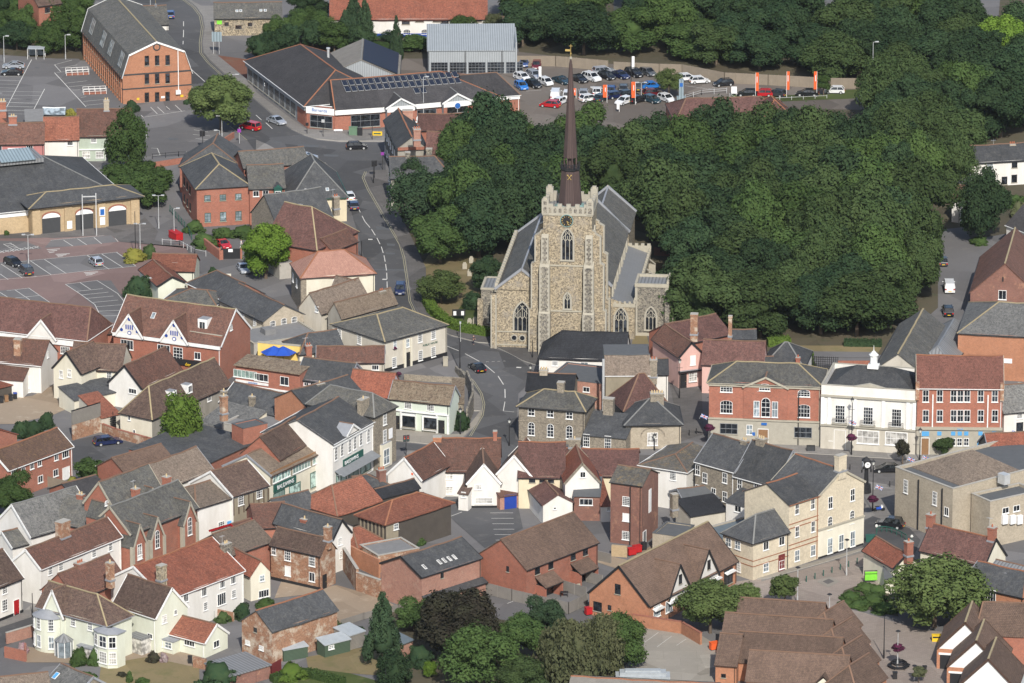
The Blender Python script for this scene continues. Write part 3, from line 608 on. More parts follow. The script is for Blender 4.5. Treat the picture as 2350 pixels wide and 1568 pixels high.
TR=[trunkmesh(i)for i in range(3)]+[trunkmesh(9,'barkpale')]
rt=random.Random(3)
def tree(top,h,r,mat='leaf_mid',kind='round',label='',group=None,cb=.18,name='tree',cat='tree',trunk=True,ry=None,base=None,pale=False):
 """top = pixel of the crown's top (at height h); base = pixel of the foot instead"""
 g=P(base,0)if base else P(top,h);g.z=0
 if kind in('shrub',):cb=0
 if trunk and kind!='shrub':root=empty(name,g,rt.uniform(0,6.28),label,cat,group)
 else:root=None
 me=rt.choice(CR[kind]);ch=h*(1-cb);sx=r/(1.05 if kind!='column' else .92);sz=ch/2/(1.08 if kind!='cone' else 1.05)
 if kind=='shrub':M=Matrix.Translation((0,0,h*.42))@Matrix.Diagonal((sx,(ry or r)/1.05,h*.58,1))
 else:M=Matrix.Translation((0,0,h*cb+ch/2))@Matrix.Diagonal((sx,(ry or sx),sz,1))
 if root is None:
  o=link(name,me,None,Matrix.Translation(g)@Matrix.Rotation(0 if ry else rt.uniform(0,6.28),4,'Z')@M);tag(o,label,cat,group)
 else:
  o=link('crown',me,root,M)
  t=link('trunk',TR[3]if pale else rt.choice(TR[:3]),root,Matrix.Diagonal((h*.35,h*.35,h*.9,1)))
 o.material_slots[0].link='OBJECT';o.material_slots[0].material=MATS[mat];return root or o
def hedge(pts,w_,h_,mat,label,name='hedge',cat='hedge',z0=0):
 """long box of foliage along ground pixels"""
 vs=[P(p)for p in pts];rs=np.random.RandomState(int(abs(vs[0].x*7))+1);V=[];F=[];tot=0
 for a,b in zip(vs[:-1],vs[1:]):
  d=b-a;L=d.length
  if L<.1:continue
  u=d/L;n_=Vector((-u.y,u.x,0));n=int(L*(w_+2*h_)*16);k=len(V)
  for(x0,x1,y0,y1,z1)in((-.1,L+.1,-w_/2*.8,w_/2*.8,h_*.88),):
   c=[a+u*x+n_*y+Vector((0,0,z))for z in(0,z1)for x,y in((x0,y0),(x1,y0),(x1,y1),(x0,y1))];V+=[tuple(p)for p in c]
   F+=[tuple(k+j for j in q)for q in((0,1,5,4),(1,2,6,5),(2,3,7,6),(3,0,4,7),(4,5,6,7))]
  for i in range(n):
   s=rs.uniform(0,L);q=rs.uniform(-1,1+1);
   if rs.rand()<.45:p=a+u*s+n_*rs.uniform(-w_/2,w_/2)+Vector((0,0,h_*rs.uniform(.85,1.05)))
   else:p=a+u*s+n_*(w_/2*rs.choice([-1,1])*rs.uniform(.8,1.05))+Vector((0,0,rs.uniform(.05,h_)))
   x=Vector(rs.normal(size=3)).normalized()*.17;y=x.cross(Vector(rs.normal(size=3))).normalized()*.11;k=len(V)
   V+=[tuple(p-x),tuple(p-y),tuple(p+x),tuple(p+y)];F.append((k,k+1,k+2,k+3))
 me=bpy.data.meshes.new(name);me.from_pydata(V,[],F);me.materials.append(MATS[mat]);o=link(name,me);return tag(o,label,cat)
CT={'hatch':(4.05,1.76,1.48,.92,-.47,.27,-.36,.08,.86),'suv':(4.4,1.84,1.68,1.05,-.47,.27,-.38,.10,1.0),'saloon':(4.6,1.8,1.43,.92,-.36,.24,-.2,.06,.86),'estate':(4.75,1.82,1.48,.92,-.48,.24,-.42,.07,.86),'mpv':(4.4,1.8,1.65,.98,-.48,.33,-.42,.13,.92),'van':(4.9,1.95,1.95,1.15,-.49,.36,-.47,.2,1.05),'coupe':(4.45,1.84,1.37,.9,-.44,.22,-.17,.04,.84),'city':(3.6,1.66,1.5,.92,-.48,.33,-.4,.12,.9),'taxi':(4.6,1.8,1.78,1.02,-.42,.2,-.36,.1,.98)}
CM={}
def car_parts(t,col):
 k=(t,col)
 if k in CM:return CM[k]
 L,W,H,bl,r0,f0,r1,f1,hd=CT[t];m='car_'+col;MATS[m]=CARC[col];out=[]
 prof=[(-L/2+.02,.28),(-L/2,.6),(-L/2+.04,bl-.12),(r0*L,bl),(f0*L,bl),(L/2-.35,hd-.12),(L/2-.06,hd-.24),(L/2,.5),(L/2-.04,.26)]
 def widths(x,z):
  e=abs(x)/(L/2);return W/2*(1-.1*max(0,e-.72)/.28)*(1-.05*max(0,z-.6))
 b=MB();n=len(prof);ys=[widths(*p)for p in prof]
 for i in range(n):
  j=(i+1)%n;(x0,z0),(x1,z1)=prof[i],prof[j];b.face([(x0,-ys[i],z0),(x0,ys[i],z0),(x1,ys[j],z1),(x1,-ys[j],z1)],m if i!=n-1 else 'tyre')
 for s in(-1,1):
  f=[(p[0],s*(y+0.0),p[1])for p,y in zip(prof,ys)];b.face(f if s>0 else f[::-1],m)
 yb,yt=W/2*.93,W/2*.76;g=MB();e=.012
 B4=[(r0*L,-yb,bl),(f0*L,-yb,bl),(f0*L,yb,bl),(r0*L,yb,bl)];T4=[(r1*L,-yt,H-.03),(f1*L,-yt,H-.03),(f1*L,yt,H-.03),(r1*L,yt,H-.03)]
 for i in range(4):
  j=(i+1)%4;g.face([B4[i],B4[j],T4[j],T4[i]],'carglass')
 glass=g.data('glass_mesh')
 for i in range(4):
  b.bar(B4[i],T4[i],.09,.09,m)
 for s in(-1,1):
  for q in((.5,)if t not in('estate','mpv','suv','van','taxi')else(.36,.68)):
   xb=r0*L+(f0-r0)*L*q*.92;xt=r1*L+(f1-r1)*L*q*.92;b.bar((xb,s*yb,bl),(xt,s*yt,H-.05),.09,.04,m)
  b.bar(T4[0 if s<0 else 3],T4[1 if s<0 else 2],.1,.06,m)
 if t=='van':
  for s in(-1,1):b.face([(r0*L,s*(yb+e),bl),(.02*L,s*(yb+e),bl),(.02*L,s*(yt+e),H-.03),(r1*L,s*(yt+e),H-.03)][::s],m)
  b.face([(r0*L-e,yb,bl),(r0*L-e,-yb,bl),(r1*L-e,-yt,H-.03),(r1*L-e,yt,H-.03)],m)
 rf=[(r1*L-.04,-yt-.02,H-.04),(f1*L+.04,-yt-.02,H-.04),(f1*L+.04,yt+.02,H-.04),(r1*L-.04,yt+.02,H-.04)];ri=[(r1*L+.15,-yt+.12,H),(f1*L-.15,-yt+.12,H),(f1*L-.15,yt-.12,H),(r1*L+.15,yt-.12,H)]
 b.face(ri,m)
 for i in range(4):j=(i+1)%4;b.face([rf[i],rf[j],ri[j],ri[i]],m)
 body=b.data('body_mesh')
 wm=MB();wm.cyl((0,-.11,0),.32,.32,.22,'tyre',14,axis=None,M=Matrix.Rotation(-math.pi/2,4,'X')@Matrix.Translation((0,0,0)));
 wh=MB();wh.cyl((0,0,-.11),.32,.32,.22,'tyre',14,M=Matrix.Rotation(math.pi/2,4,'X'));wh=wh.data('wheel_mesh')
 ri_=MB();ri_.cyl((0,0,-.125),.2,.2,.25,'lamp_head',8,M=Matrix.Rotation(math.pi/2,4,'X'));ri_=ri_.data('rim_mesh')
 hl=MB();hl.box(-.16,.03,-.17,.17,-.07,.07,'lampglass');hl=hl.data('headlight_mesh')
 tl=MB();tl.box(-.03,.1,-.14,.14,-.12,.1,'paint_red');tl=tl.data('tail_light_mesh')
 pr=MB();pr.box(-.02,.01,-.26,.26,-.06,.06,'yellowbox');pr=pr.data('plate_mesh');pf=MB();pf.box(-.01,.02,-.26,.26,-.06,.06,'white_sign');pf=pf.data('plate_mesh')
 mi=MB();mi.box(-.08,.08,-.1,.1,-.06,.06,m);mi=mi.data('mirror_mesh')
 Tn=Matrix.Translation;out=[('windows',glass,Tn((0,0,0)))]
 for sx in(-.31,.315):
  for s in(-1,1):out.append(('wheel',wh,Tn((sx*L,s*(W/2-.13),.32))))
 for s in(-1,1):
  out+=[('headlight',hl,Tn((L/2-.12,s*(W/2-.3),hd-.27))),('tail_light',tl,Tn((-L/2+.01,s*(W/2-.24),bl-.26))),('mirror',mi,Tn((f0*L-.35,s*(W/2+.06),bl+.06)))]
 out+=[('number_plate',pr,Tn((-L/2-.01,0,.5))),('number_plate',pf,Tn((L/2+.005,0,.42)))]
 CM[k]=(body,out,ri_,L,W);return CM[k]
def car(t,col,p,deg,label,group=None,z=0.03,cat='car',name='parked_car'):
 """p = pixel of the ground point under the car's middle, deg = heading (0 right, 90 away)"""
 body,parts,rim,L,W=car_parts(t,col);g=P(p);g.z=z+.0
 r=empty(name,g,R(deg),label,cat,group);link('body',body,r)
 for nm,me,M in parts:
  o=link(nm,me,r,M)
  if nm=='wheel':link('rim',rim,o)
 return r
LM={}
def lamp(p,h,kind,label,arm=0,group=None,top=None,name='street_lamp',cat='street lamp'):
 g=P(p);g.z=0.02
 if top:h=zfor(g,top[1]if isinstance(top,tuple)else top)
 h=round(h,1);r=empty(name,g,R(arm),label,cat,group)
 k=(kind,h)
 if k not in LM:
  m=MB();a=MB();col='lamp_head' if kind in('arm','double','short','twin')else('paint_black' if kind in('lantern','bare')else 'paint_green' if kind=='globe' else 'lamp_head')
  m.cyl((0,0,0),.13,.12,h*.2,col,8);m.cyl((0,0,h*.2),.08,.055,h*.8,col,8)
  if kind=='arm':m.bar((0,0,h),(1.3,0,h+.15),.07,.07,col);a.box(1.2,2.0,-.14,.14,h+.08,h+.24,'lamp_head')
  elif kind=='short':m.bar((0,0,h),(.5,0,h+.1),.07,.07,col);a.box(.4,1.1,-.16,.16,h+.02,h+.2,'lamp_head')
  elif kind=='double':
   for s in(-1,1):m.bar((0,0,h),(s*.8,0,h+.1),.06,.06,col);a.box(min(s*.5,s*1.1),max(s*.5,s*1.1),-.16,.16,h+.02,h+.18,'lamp_head')
  elif kind=='lantern':
   m.box(-.5,.5,-.025,.025,h*.86,h*.86+.05,col);a.cyl((0,0,h),.16,.26,.5,'lampglass',6);a.cyl((0,0,h+.5),.36,.05,.32,col,6);a.cyl((0,0,h+.8),.03,.03,.2,col,5)
  elif kind=='globe':a.cyl((0,0,h),.12,.26,.2,'lampglass',10);a.cyl((0,0,h+.2),.26,.12,.28,'lampglass',10)
  elif kind=='cap':a.cyl((0,0,h),.1,.3,.2,'lampglass',8);a.cyl((0,0,h+.2),.42,.2,.14,'paint_black',8)
  LM[k]=(m.data('post_mesh'),a.data('lamp_head_mesh')if a.v else None)
 link('post',LM[k][0],r)
 if LM[k][1]:link('lamp_head',LM[k][1],r)
 return r
def post(p,h,rad,mat,label,name='bollard',cat='bollard',group=None,cap=None):
 g=P(p);g.z=.02;k=(h,rad,mat,cap)
 if k not in LM:
  m=MB();m.cyl((0,0,0),rad*1.3,rad,h*.15,mat,8);m.cyl((0,0,h*.15),rad,rad*.9,h*.7,mat,8);m.cyl((0,0,h*.85),rad*1.25,rad*.6,h*.15,cap or mat,8);LM[k]=m.data('post_mesh')
 return tag(link(name,LM[k],None,Matrix.Translation(g)),label,cat,group)
def traffic_light(p,h,deg,label):
 g=P(p);g.z=.02;r=empty('traffic_light',g,R(deg),label,'traffic light','traffic lights at the junction');m=MB();m.cyl((0,0,0),.07,.06,h,'paint_black',8);m.obj('post',r)
 for s in(-.3,.3):
  a=MB();a.box(s-.17,s+.17,-.12,.12,h-1.0,h,'paint_black');a.box(s-.25,s+.25,-.14,-.12,h-1.1,h+.1,'darkgrey');o=a.obj('signal_head',r)
  for i,c in enumerate(('paint_red','orange','paint_green')):b=MB();b.cyl((s,-.13,h-.2-i*.3),.1,.1,.04,c,10,axis=(0,-1,0));b.obj('lens',o)
 return r
def wallrun(pts,h,t,mat,label,name='garden_wall',cat='wall',z=0.0,cop=None,heights=None):
 m=MB();vs=[P(p)for p in pts]
 for i,(a,b)in enumerate(zip(vs[:-1],vs[1:])):
  d=(b-a);L=d.length;u=d/L;n=Vector((-u.y,u.x,0));hh=heights[i]if heights else h
  M=Matrix(((u.x,n.x,0,a.x),(u.y,n.y,0,a.y),(0,0,1,0),(0,0,0,1)));sub=MB();sub.box(0,L+t*.4,-t/2,t/2,-.02,hh,mat)
  if cop:sub.box(-.04,L+t*.4+.04,-t/2-.05,t/2+.05,hh,hh+.08,cop)
  for f,mi,in zip(sub.f,sub.m):
   k=len(m.v);m.v+=[M@sub.v[j]for j in f];m.uv+=[sub.uv[j]for j in f];m.f.append(tuple(range(k,k+len(f))));m.m.append(m.mi(sub.mats[mi]))
 return tag(m.obj(name),label,cat)
def fence(pts,h,mat,label,step=2.0,name='fence',cat='fence',rails=False):
 vs=[P(p)for p in pts];r=empty(name,vs[0],0,label,cat);o0=vs[0];m=MB();q=MB()
 for a,b in zip(vs[:-1],vs[1:]):
  a=a-o0;b=b-o0;L=(b-a).length;n=max(1,int(L/step))
  if rails:
   for z in rails:m.bar((a.x,a.y,z),(b.x,b.y,z),.05,.07,mat)
  else:
   u=(b-a)/L;M=Matrix(((u.x,-u.y,0,a.x),(u.y,u.x,0,a.y),(0,0,1,0),(0,0,0,1)));s=MB();s.box(0,L,-.03,.03,.05,h,mat)
   for f in s.f:k=len(m.v);m.v+=[M@s.v[j]for j in f];m.uv+=[s.uv[j]for j in f];m.f.append(tuple(range(k,k+len(f))));m.m.append(m.mi(mat))
  for i in range(n+1):c=a+(b-a)*(i/n);q.box(c.x-.05,c.x+.05,c.y-.05,c.y+.05,0,h+.06,mat)
 m.obj('panels' if not rails else 'rails',r);q.obj('posts',r);return r
def skinmesh(name,pts,edges,rad,mat):
 me=bpy.data.meshes.new(name);me.from_pydata(pts,edges,[]);o=bpy.data.objects.new(name,me);COL.objects.link(o)
 md=o.modifiers.new('s','SKIN');me.skin_vertices[0].data[0].use_root=True
 for i,r_ in enumerate(rad):me.skin_vertices[0].data[i].radius=(r_,r_*.8)
 o.modifiers.new('u','SUBSURF').levels=1
 dg=bpy.context.evaluated_depsgraph_get();m2=bpy.data.meshes.new_from_object(o.evaluated_get(dg));bpy.data.objects.remove(o);m2.materials.clear();m2.materials.append(MATS[mat]);return m2
PM={}
def person(p,deg,top,legs,label,hair='bark'):
 if not PM:
  J=[(0,0,.95),(0,0,1.2),(0,0,1.42),(0,0,1.52),(0,.02,1.66),(.1,0,.9),(.11,.08,.5),(.11,0,.08),(.11,.16,.04),(-.1,0,.9),(-.11,-.1,.5),(-.11,-.22,.1),(-.11,-.08,.04),(.19,0,1.4),(.24,-.03,1.13),(.24,.1,.9),(.24,.16,.82),(-.19,0,1.4),(-.24,.05,1.13),(-.24,.18,.95),(-.24,.25,.89)]
  E=[(0,1),(1,2),(2,3),(3,4),(0,5),(5,6),(6,7),(7,8),(0,9),(9,10),(10,11),(11,12),(2,13),(13,14),(14,15),(15,16),(2,17),(17,18),(18,19),(19,20)]
  Rr=[.14,.14,.15,.06,.11,.09,.06,.045,.04,.09,.06,.045,.04,.06,.045,.035,.035,.06,.045,.035,.035]
  PM['b']=skinmesh('body_mesh',J,E,Rr,'skin')
  PM['t']=skinmesh('top_mesh',[J[i]for i in(0,1,2,13,14,17,18)],[(0,1),(1,2),(2,3),(3,4),(2,5),(5,6)],[.165,.16,.165,.075,.06,.075,.06],'cloth_blue')
  PM['l']=skinmesh('trousers_mesh',[J[i]for i in(0,5,6,7,9,10,11)],[(0,1),(1,2),(2,3),(0,4),(4,5),(5,6)],[.155,.105,.075,.06,.105,.075,.06],'cloth_dark')
  PM['h']=skinmesh('hair_mesh',[(0,0,1.7),(0,-.03,1.62)],[(0,1)],[.12,.1],'bark')
 g=P(p);g.z=.03;r=link('person',PM['b'],None,Matrix.Translation(g)@Matrix.Rotation(R(deg),4,'Z'));tag(r,label,'person')
 for nm,k,m in(('shirt','t',top),('trousers','l',legs),('hair','h',hair)):
  o=link(nm,PM[k],r);o.material_slots[0].link='OBJECT';o.material_slots[0].material=MATS[m]
 return r
def basket(p,z,r_,mat,label,group=None):
 g=P(p,z);m=MB();rs=random.Random(int(p[0]));m.cyl((0,0,-r_*.5),r_*.4,r_*.8,r_*.5,'paint_black',10);o=tag(m.obj('flower_basket',None),label,'hanging basket',group);o.location=g
 f=link('flowers',CR['shrub'][0],o,Matrix.Translation((0,0,r_*.1))@Matrix.Diagonal((r_,r_,r_*.7,1)));f.material_slots[0].link='OBJECT';f.material_slots[0].material=MATS[mat]
from mathutils.geometry import tessellate_polygon
def sheet(name,v,z,mats,z0=None):
 a=sum(v[i].x*v[(i+1)%len(v)].y-v[(i+1)%len(v)].x*v[i].y for i in range(len(v)))
 if a<0:v=v[::-1]
 n=len(v);fs=[tuple(t)for t in tessellate_polygon([[Vector((p.x,p.y,0))for p in v]])];out=[]
 for t in fs:
  p,q,r=(v[i]for i in t);c=(q.x-p.x)*(r.y-p.y)-(q.y-p.y)*(r.x-p.x);out.append(t if c>0 else t[::-1])
 vs=[(p.x,p.y,z)for p in v];k=len(out)
 if z0 is not None:vs+=[(p.x,p.y,z0)for p in v];out+=[(n+i,n+(i+1)%n,(i+1)%n,i)for i in range(n)]
 me=bpy.data.meshes.new(name);me.from_pydata(vs,[],out)
 for m in mats:me.materials.append(MATS[m])
 for p in me.polygons:p.material_index=1 if p.index>=k else 0
 return tag(link(name,me),None,None,None,'structure')
_ai=[0]
def area(name,mat,pts,lvl,label=None):_ai[0]+=1;return sheet(name,[P(p)for p in pts],lvl*.012+_ai[0]*.00012,[mat])
def slabarea(name,mat,pts,h=.12,z0=-.01,kerb='concrete'):_ai[0]+=1;return sheet(name,[P(p)for p in pts],h+_ai[0]*.0005,[mat,kerb],z0)
class Lines:
 def __init__(s,name,mat='marking',z=.06):s.m=MB();s.n=name;s.mat=mat;s.z=z
 def ln(s,pts,w=.12,dash=None,closed=False):
  if closed:pts=pts+[pts[0]]
  for p,q in zip(pts[:-1],pts[1:]):
   a=P(p);b=P(q);d=b-a;L=d.length;u=d/L;n=Vector((-u.y,u.x,0))*w/2;segs=[(0,L)]
   if dash:segs=[];t=0
   if dash:
    while t<L:segs.append((t,min(L,t+dash[0])));t+=dash[0]+dash[1]
   for t0,t1 in segs:
    c,e=a+u*t0,a+u*t1;s.m.face([(c-n).to_tuple()[:2]+(s.z,),(e-n).to_tuple()[:2]+(s.z,),(e+n).to_tuple()[:2]+(s.z,),(c+n).to_tuple()[:2]+(s.z,)],s.mat)
  return s
 def fan(s,a0,a1,b0,b1,n,w=.1):
  for i in range(n+1):
   t=i/n;s.ln([(a0[0]+(a1[0]-a0[0])*t,a0[1]+(a1[1]-a0[1])*t),(b0[0]+(b1[0]-b0[0])*t,b0[1]+(b1[1]-b0[1])*t)],w)
  return s
 def done(s):
  for f in s.m.f:pass
  return tag(s.m.obj(s.n),None,None,None,'structure')
def gp(c,r,*pts):return[(x+2350*c,y+1568*r)for x,y in pts]
def gg(*a):
 return[(x*4,y*4)for x,y in a]
T(0,0)
mb=bmesh.new();q=[mb.verts.new(p)for p in((-900,-700,0),(900,-700,0),(900,2600,0),(-900,2600,0))];mb.faces.new(q)
me=bpy.data.meshes.new('ground');mb.to_mesh(me);mb.free();me.materials.append(MATS['asphaltpale']);tag(link('ground',me),None,None,None,'structure')
area('woodland_floor','earth',gg((1050,250),(1300,230),(2400,260),(2400,520),(2180,560),(2160,700),(2030,815),(1560,800),(1530,700),(1300,600),(1090,640),(960,600),(900,470)),1)
area('woodland_floor','earth',gg((1190,-150),(2600,-150),(2600,230),(2080,215),(1850,180),(1540,165),(1190,135)),1)
area('woodland_floor','earth',gg((-100,-60),(215,-60),(200,140),(60,130),(-100,120)),1)
area('woodland_floor','earth',gg((600,60),(1000,60),(1000,150),(700,140),(560,120)),1)
area('churchyard_grass','drygrass',gg((1090,560),(1120,770),(1020,735),(975,680),(960,620),(1000,560)),2)
area('churchyard_grass','grass',gg((1095,700),(1125,790),(1060,770),(1030,740),(1060,700)),3)
area('churchyard_grass','drygrass',gg((1460,740),(1550,740),(1545,790),(1450,790)),2)
road_main=gp(0,0,(1230,0),(1000,-300),(1500,-300),(1690,0),(1790,70),(1850,150),(1870,250),(1850,400),(1860,490),(1930,570),(2050,680),(2350,930))+gp(1,0,(220,1120),(330,1200),(440,1250),(560,1290),(760,1310),(1190,1310),(1190,1568))+gp(1,1,(1010,20),(990,60),(1040,170),(1230,500),(1370,800),(1400,1000),(1430,1200),(1500,1340),(1620,1440),(1780,1520),(2040,1585))+gp(1,2,(2350,120))+gp(2,2,(100,190),(230,300),(140,400),(60,480),(30,900),(1600,1100))+gp(2,2,(1600,1290),(0,1160))+gp(1,2,(2200,1100),(1700,1010),(1260,990),(900,1000),(900,870),(1260,920),(1640,960),(1900,900),(2040,760),(2090,640),(2070,520),(1930,350),(1870,270),(1740,20))+gp(1,1,(1500,1400),(1280,1200),(1090,1100),(1080,1000),(1000,830),(930,560),(880,400),(830,200),(700,0))+gp(1,0,(650,1500),(330,1480),(0,1400))+gp(0,0,(2270,1290),(2100,1150),(1830,860),(1757,790),(1700,600),(1500,330))
area('road','asphalt',road_main,3)
area('side_road','asphaltpale',gp(1,0,(0,1280),(330,1420),(650,1500),(500,1568))+gp(0,0,(2350,1480),(1400,1540),(1300,1580),(1300,1640),(2350,1600)),2)
area('road','asphalt',gp(0,3,(-300,1320),(-300,1080),(0,1060),(330,950),(520,880),(560,1000),(330,1100),(0,1250)),3)
area('pavement','paving',gp(0,3,(-300,960),(0,980),(200,920),(340,810),(430,820),(330,950),(0,1060),(-300,1140)),4)
area('road','paving_dark',gp(3,2,(-900,990),(0,960),(1900,1010),(2400,1080),(2400,1230),(1160,1230),(880,1160),(860,1568),(1160,1568),(900,1160),(0,1010)),4)
area('market_street','paving_dark',gp(3,2,(-1200,1050),(0,1000),(1200,1060),(2400,1100),(2400,1300),(1170,1330),(700,1250),(0,1130),(-1200,1180)),5)
area('market_place','paving',gp(3,2,(640,1240),(1170,1330),(1170,1568),(1400,1740),(860,1790),(860,1700),(900,1500)),6)
area('road','asphalt',gp(3,3,(870,80),(960,40),(1300,150),(1400,260),(1330,420),(1130,400),(1000,330),(870,320)),8)
area('road_right','asphaltpale',gp(3,1,(1600,540),(1800,520),(1900,700),(1860,950),(1820,1400),(1700,1568),(1560,1568),(1560,900)),3)
area('lane','paving_dark',gp(2,2,(1430,300),(1250,0),(1230,-100),(1500,-120),(1540,200),(1540,420),(1740,440),(1760,850),(1300,1000),(1300,880),(1540,860)),4)
area('lane','paving_dark',gp(2,2,(-300,-150),(240,-100),(240,100),(-50,60),(-400,-60)),4)
area('precinct_paving','brickpave',gp(3,3,(-300,640),(0,600),(860,350),(1130,400),(1300,470),(1100,700),(700,800),(660,870),(900,930),(1400,1080),(1600,1100),(1700,1700),(900,1700),(200,1000),(-300,900)),5)
area('precinct_paving','paving',gp(3,3,(-60,590),(860,330),(880,370),(-60,640)),7)
area('drain_panel','concrete_yard',gp(3,3,(450,640),(560,590),(660,640),(550,695)),8);area('drain_panel','paving_dark',gp(3,3,(500,640),(560,615),(610,640),(550,665)),9)
area('drain_panel','concrete_yard',gp(3,3,(790,515),(900,480),(1010,515),(920,550)),8);area('drain_panel','paving_dark',gp(3,3,(840,515),(900,500),(950,515),(910,530)),9)
area('car_park','asphaltpale',gp(0,0,(-300,540),(720,540),(900,700),(1120,960),(1290,1000),(1700,960),(1950,1200),(1870,1360),(1740,1450),(1100,1480),(200,1130),(-300,1100)),2)
area('supermarket_car_park','tarmac_pink',gp(0,1,(-300,620),(330,610),(500,620),(1020,590),(1100,650),(1700,680),(1790,790),(1400,850),(1280,1000),(1180,1300),(1060,1420),(880,1500),(-300,1500)),3)
area('car_park_bays','asphaltpale',gp(0,1,(-300,870),(690,790),(1080,750),(1180,820),(1250,880),(850,920),(-300,1020)),4)
area('car_park_bays','asphaltpale',gp(0,1,(-300,640),(230,650),(390,715),(0,750),(-300,760)),4);area('car_park_bays','asphaltpale',gp(0,1,(470,640),(1020,595),(1080,655),(670,695),(410,710)),4)
area('car_park_bays','asphaltpale',gp(0,1,(600,1045),(890,1010),(1020,1010),(1180,1240),(1130,1330),(1120,1400),(930,1390),(900,1280),(720,1120)),4);area('car_park_bays','asphaltpale',gp(0,1,(-300,1130),(270,1080),(460,1215),(0,1260),(-300,1280)),4)
area('forecourt_paving','paving_dark',gp(0,1,(-300,560),(280,590),(1260,480),(1330,430),(1450,560),(1420,640),(1790,720),(1900,820),(1800,900),(1700,700),(1100,655),(1020,595),(330,620),(-300,630)),5)
area('footpath','asphaltpale',gp(0,1,(1700,690),(1960,760),(2230,810),(2290,960),(2280,1060),(2090,1080),(1780,900),(1790,790)),5)
area('dealer_lot','lot',gp(2,0,(-700,480),(40,560),(0,470),(400,520),(900,590),(1550,620),(2350,770))+gp(3,0,(1180,830),(1500,850),(1500,950),(850,1010),(0,1000))+gp(2,0,(2350,1200),(300,1250),(-100,1000),(-100,700)),3)
area('dealer_verge','grass',gp(2,0,(2000,870),(2350,880))+gp(3,0,(0,880),(560,870),(650,830),(950,820),(950,880),(850,905),(0,940))+gp(2,0,(2350,935),(2090,950)),5)
area('yard','lot',gp(1,0,(1130,540),(1600,540),(1600,680),(1300,700)),3)
area('brick_verge','rust_pave',gp(0,0,(1990,510),(2250,545),(2290,760),(2130,640)),4)
area('dealer_strip','lot',gp(0,0,(1990,510),(2300,640),(2300,560)),3)
area('rear_court','asphalt',gp(0,2,(640,920),(900,860),(1340,960),(1460,1060),(900,1180),(640,1180)),4)
area('gravel_drive','gravel',gp(0,2,(-300,580),(300,500),(490,400),(500,510),(660,600),(480,680),(120,760),(-300,760)),4)
area('rear_car_park','asphalt',gp(2,3,(-620,-100),(20,-230),(100,150),(-250,330),(-600,20)),4);area('rear_car_park','asphaltpale',gp(2,3,(-330,750),(30,820),(200,850),(200,1000),(80,1020),(-300,950)),4)
area('concrete_yard','concrete_yard',gp(2,3,(1110,1040),(1700,1110),(1900,1230),(1900,1600),(1000,1600),(900,1500),(1150,1330)),4)
area('gravel_yard','gravel',gp(1,3,(170,790),(230,640),(600,700),(740,670),(1130,780),(1300,870),(1000,960),(760,1030),(620,740)),4)
area('garden_lawn','drygrass',gp(0,3,(930,1400),(1350,1330),(1830,1430),(1830,1600),(900,1600)),4);area('garden_soil','gravel',gp(0,3,(220,1230),(960,1330),(1250,1230),(1850,1310),(1830,1440),(1350,1330),(930,1420),(560,1380),(240,1380)),3)
area('garden_lawn','drygrass',gp(1,3,(460,1330),(1000,1240),(1250,1330),(1150,1430),(1130,1500),(860,1480),(480,1440)),4);area('garden_lawn','grass',gp(1,3,(370,1420),(860,1480),(1150,1560),(1150,1660),(100,1660),(200,1560)),5)
area('woodland_floor','earth',gp(1,3,(1250,880),(2300,900),(2350,1700),(1150,1700),(1130,1100)),2);area('woodland_floor','earth',gp(2,3,(0,990),(1130,1040),(1150,1330),(900,1500),(900,1700),(-50,1700)),2)
area('alley','gravel',gp(2,3,(780,380),(1060,440),(1290,300),(1290,400),(960,520),(780,460)),4);area('footpath','rust_pave',gp(2,1,(1300,700),(1460,740),(1450,790),(1300,780)),4)
area('bank','drygrass',gp(3,2,(200,40),(1050,40),(1010,110),(200,90)),4);area('lane','asphaltpale',gp(3,2,(130,90),(1010,100),(960,150),(130,150)),5)
area('planting_bed','earth',gp(3,3,(660,800),(700,720),(880,655),(1100,720),(1200,960),(900,890),(680,860)),6)
slabarea('pavement','paving',gp(0,0,(1700,-20),(1850,60),(1990,60),(1980,500),(2300,760),(2350,850))+gp(1,0,(330,1100),(460,1190),(720,1200),(1200,1200),(1200,1300),(760,1300),(560,1280),(440,1240),(330,1190),(220,1110))+gp(0,0,(2350,920),(2050,670),(1930,560),(1870,490),(1860,400),(1880,250),(1860,150),(1800,65)))
slabarea('pavement','paving_dark',gp(1,1,(1005,70),(1040,0),(1200,0),(1260,300),(1400,560),(1560,900),(1560,1200),(1600,1290),(1760,1400),(2120,1530),(2350,1560),(2350,1600),(2040,1580),(1790,1515),(1630,1435),(1510,1335),(1440,1200),(1410,1000),(1380,800),(1240,500),(1050,170)))
slabarea('pavement','paving_dark',gp(1,2,(2050,-20),(2350,-40),(2700,100),(2600,230),(2450,180),(2300,100)))
slabarea('pavement','concrete_yard',gp(1,2,(1260,800),(1780,860),(1900,850),(2060,640),(2080,640),(2030,760),(1890,890),(1640,950),(1260,910)))
slabarea('pavement','paving',gp(1,2,(700,1420),(1080,1200),(1240,1160),(1400,1010),(1640,1010),(1640,1150),(1200,1350),(800,1568)))
slabarea('pavement','paving',gp(1,2,(1900,340),(1940,370),(2060,520),(2075,640),(1985,640),(1990,520)))
slabarea('pavement','paving',gp(3,2,(-560,870),(500,960),(1360,1030),(2160,1030),(2400,1040),(2400,1090),(1200,1085),(0,1010),(-560,960)))
slabarea('pavement','concrete_yard',gp(3,3,(-100,575),(0,575),(465,455),(880,330),(890,345),(470,480),(0,610),(-100,620)))
slabarea('pavement','paving',gp(1,0,(0,1290),(100,1330),(300,1440),(640,1500),(500,1560),(0,1420)))
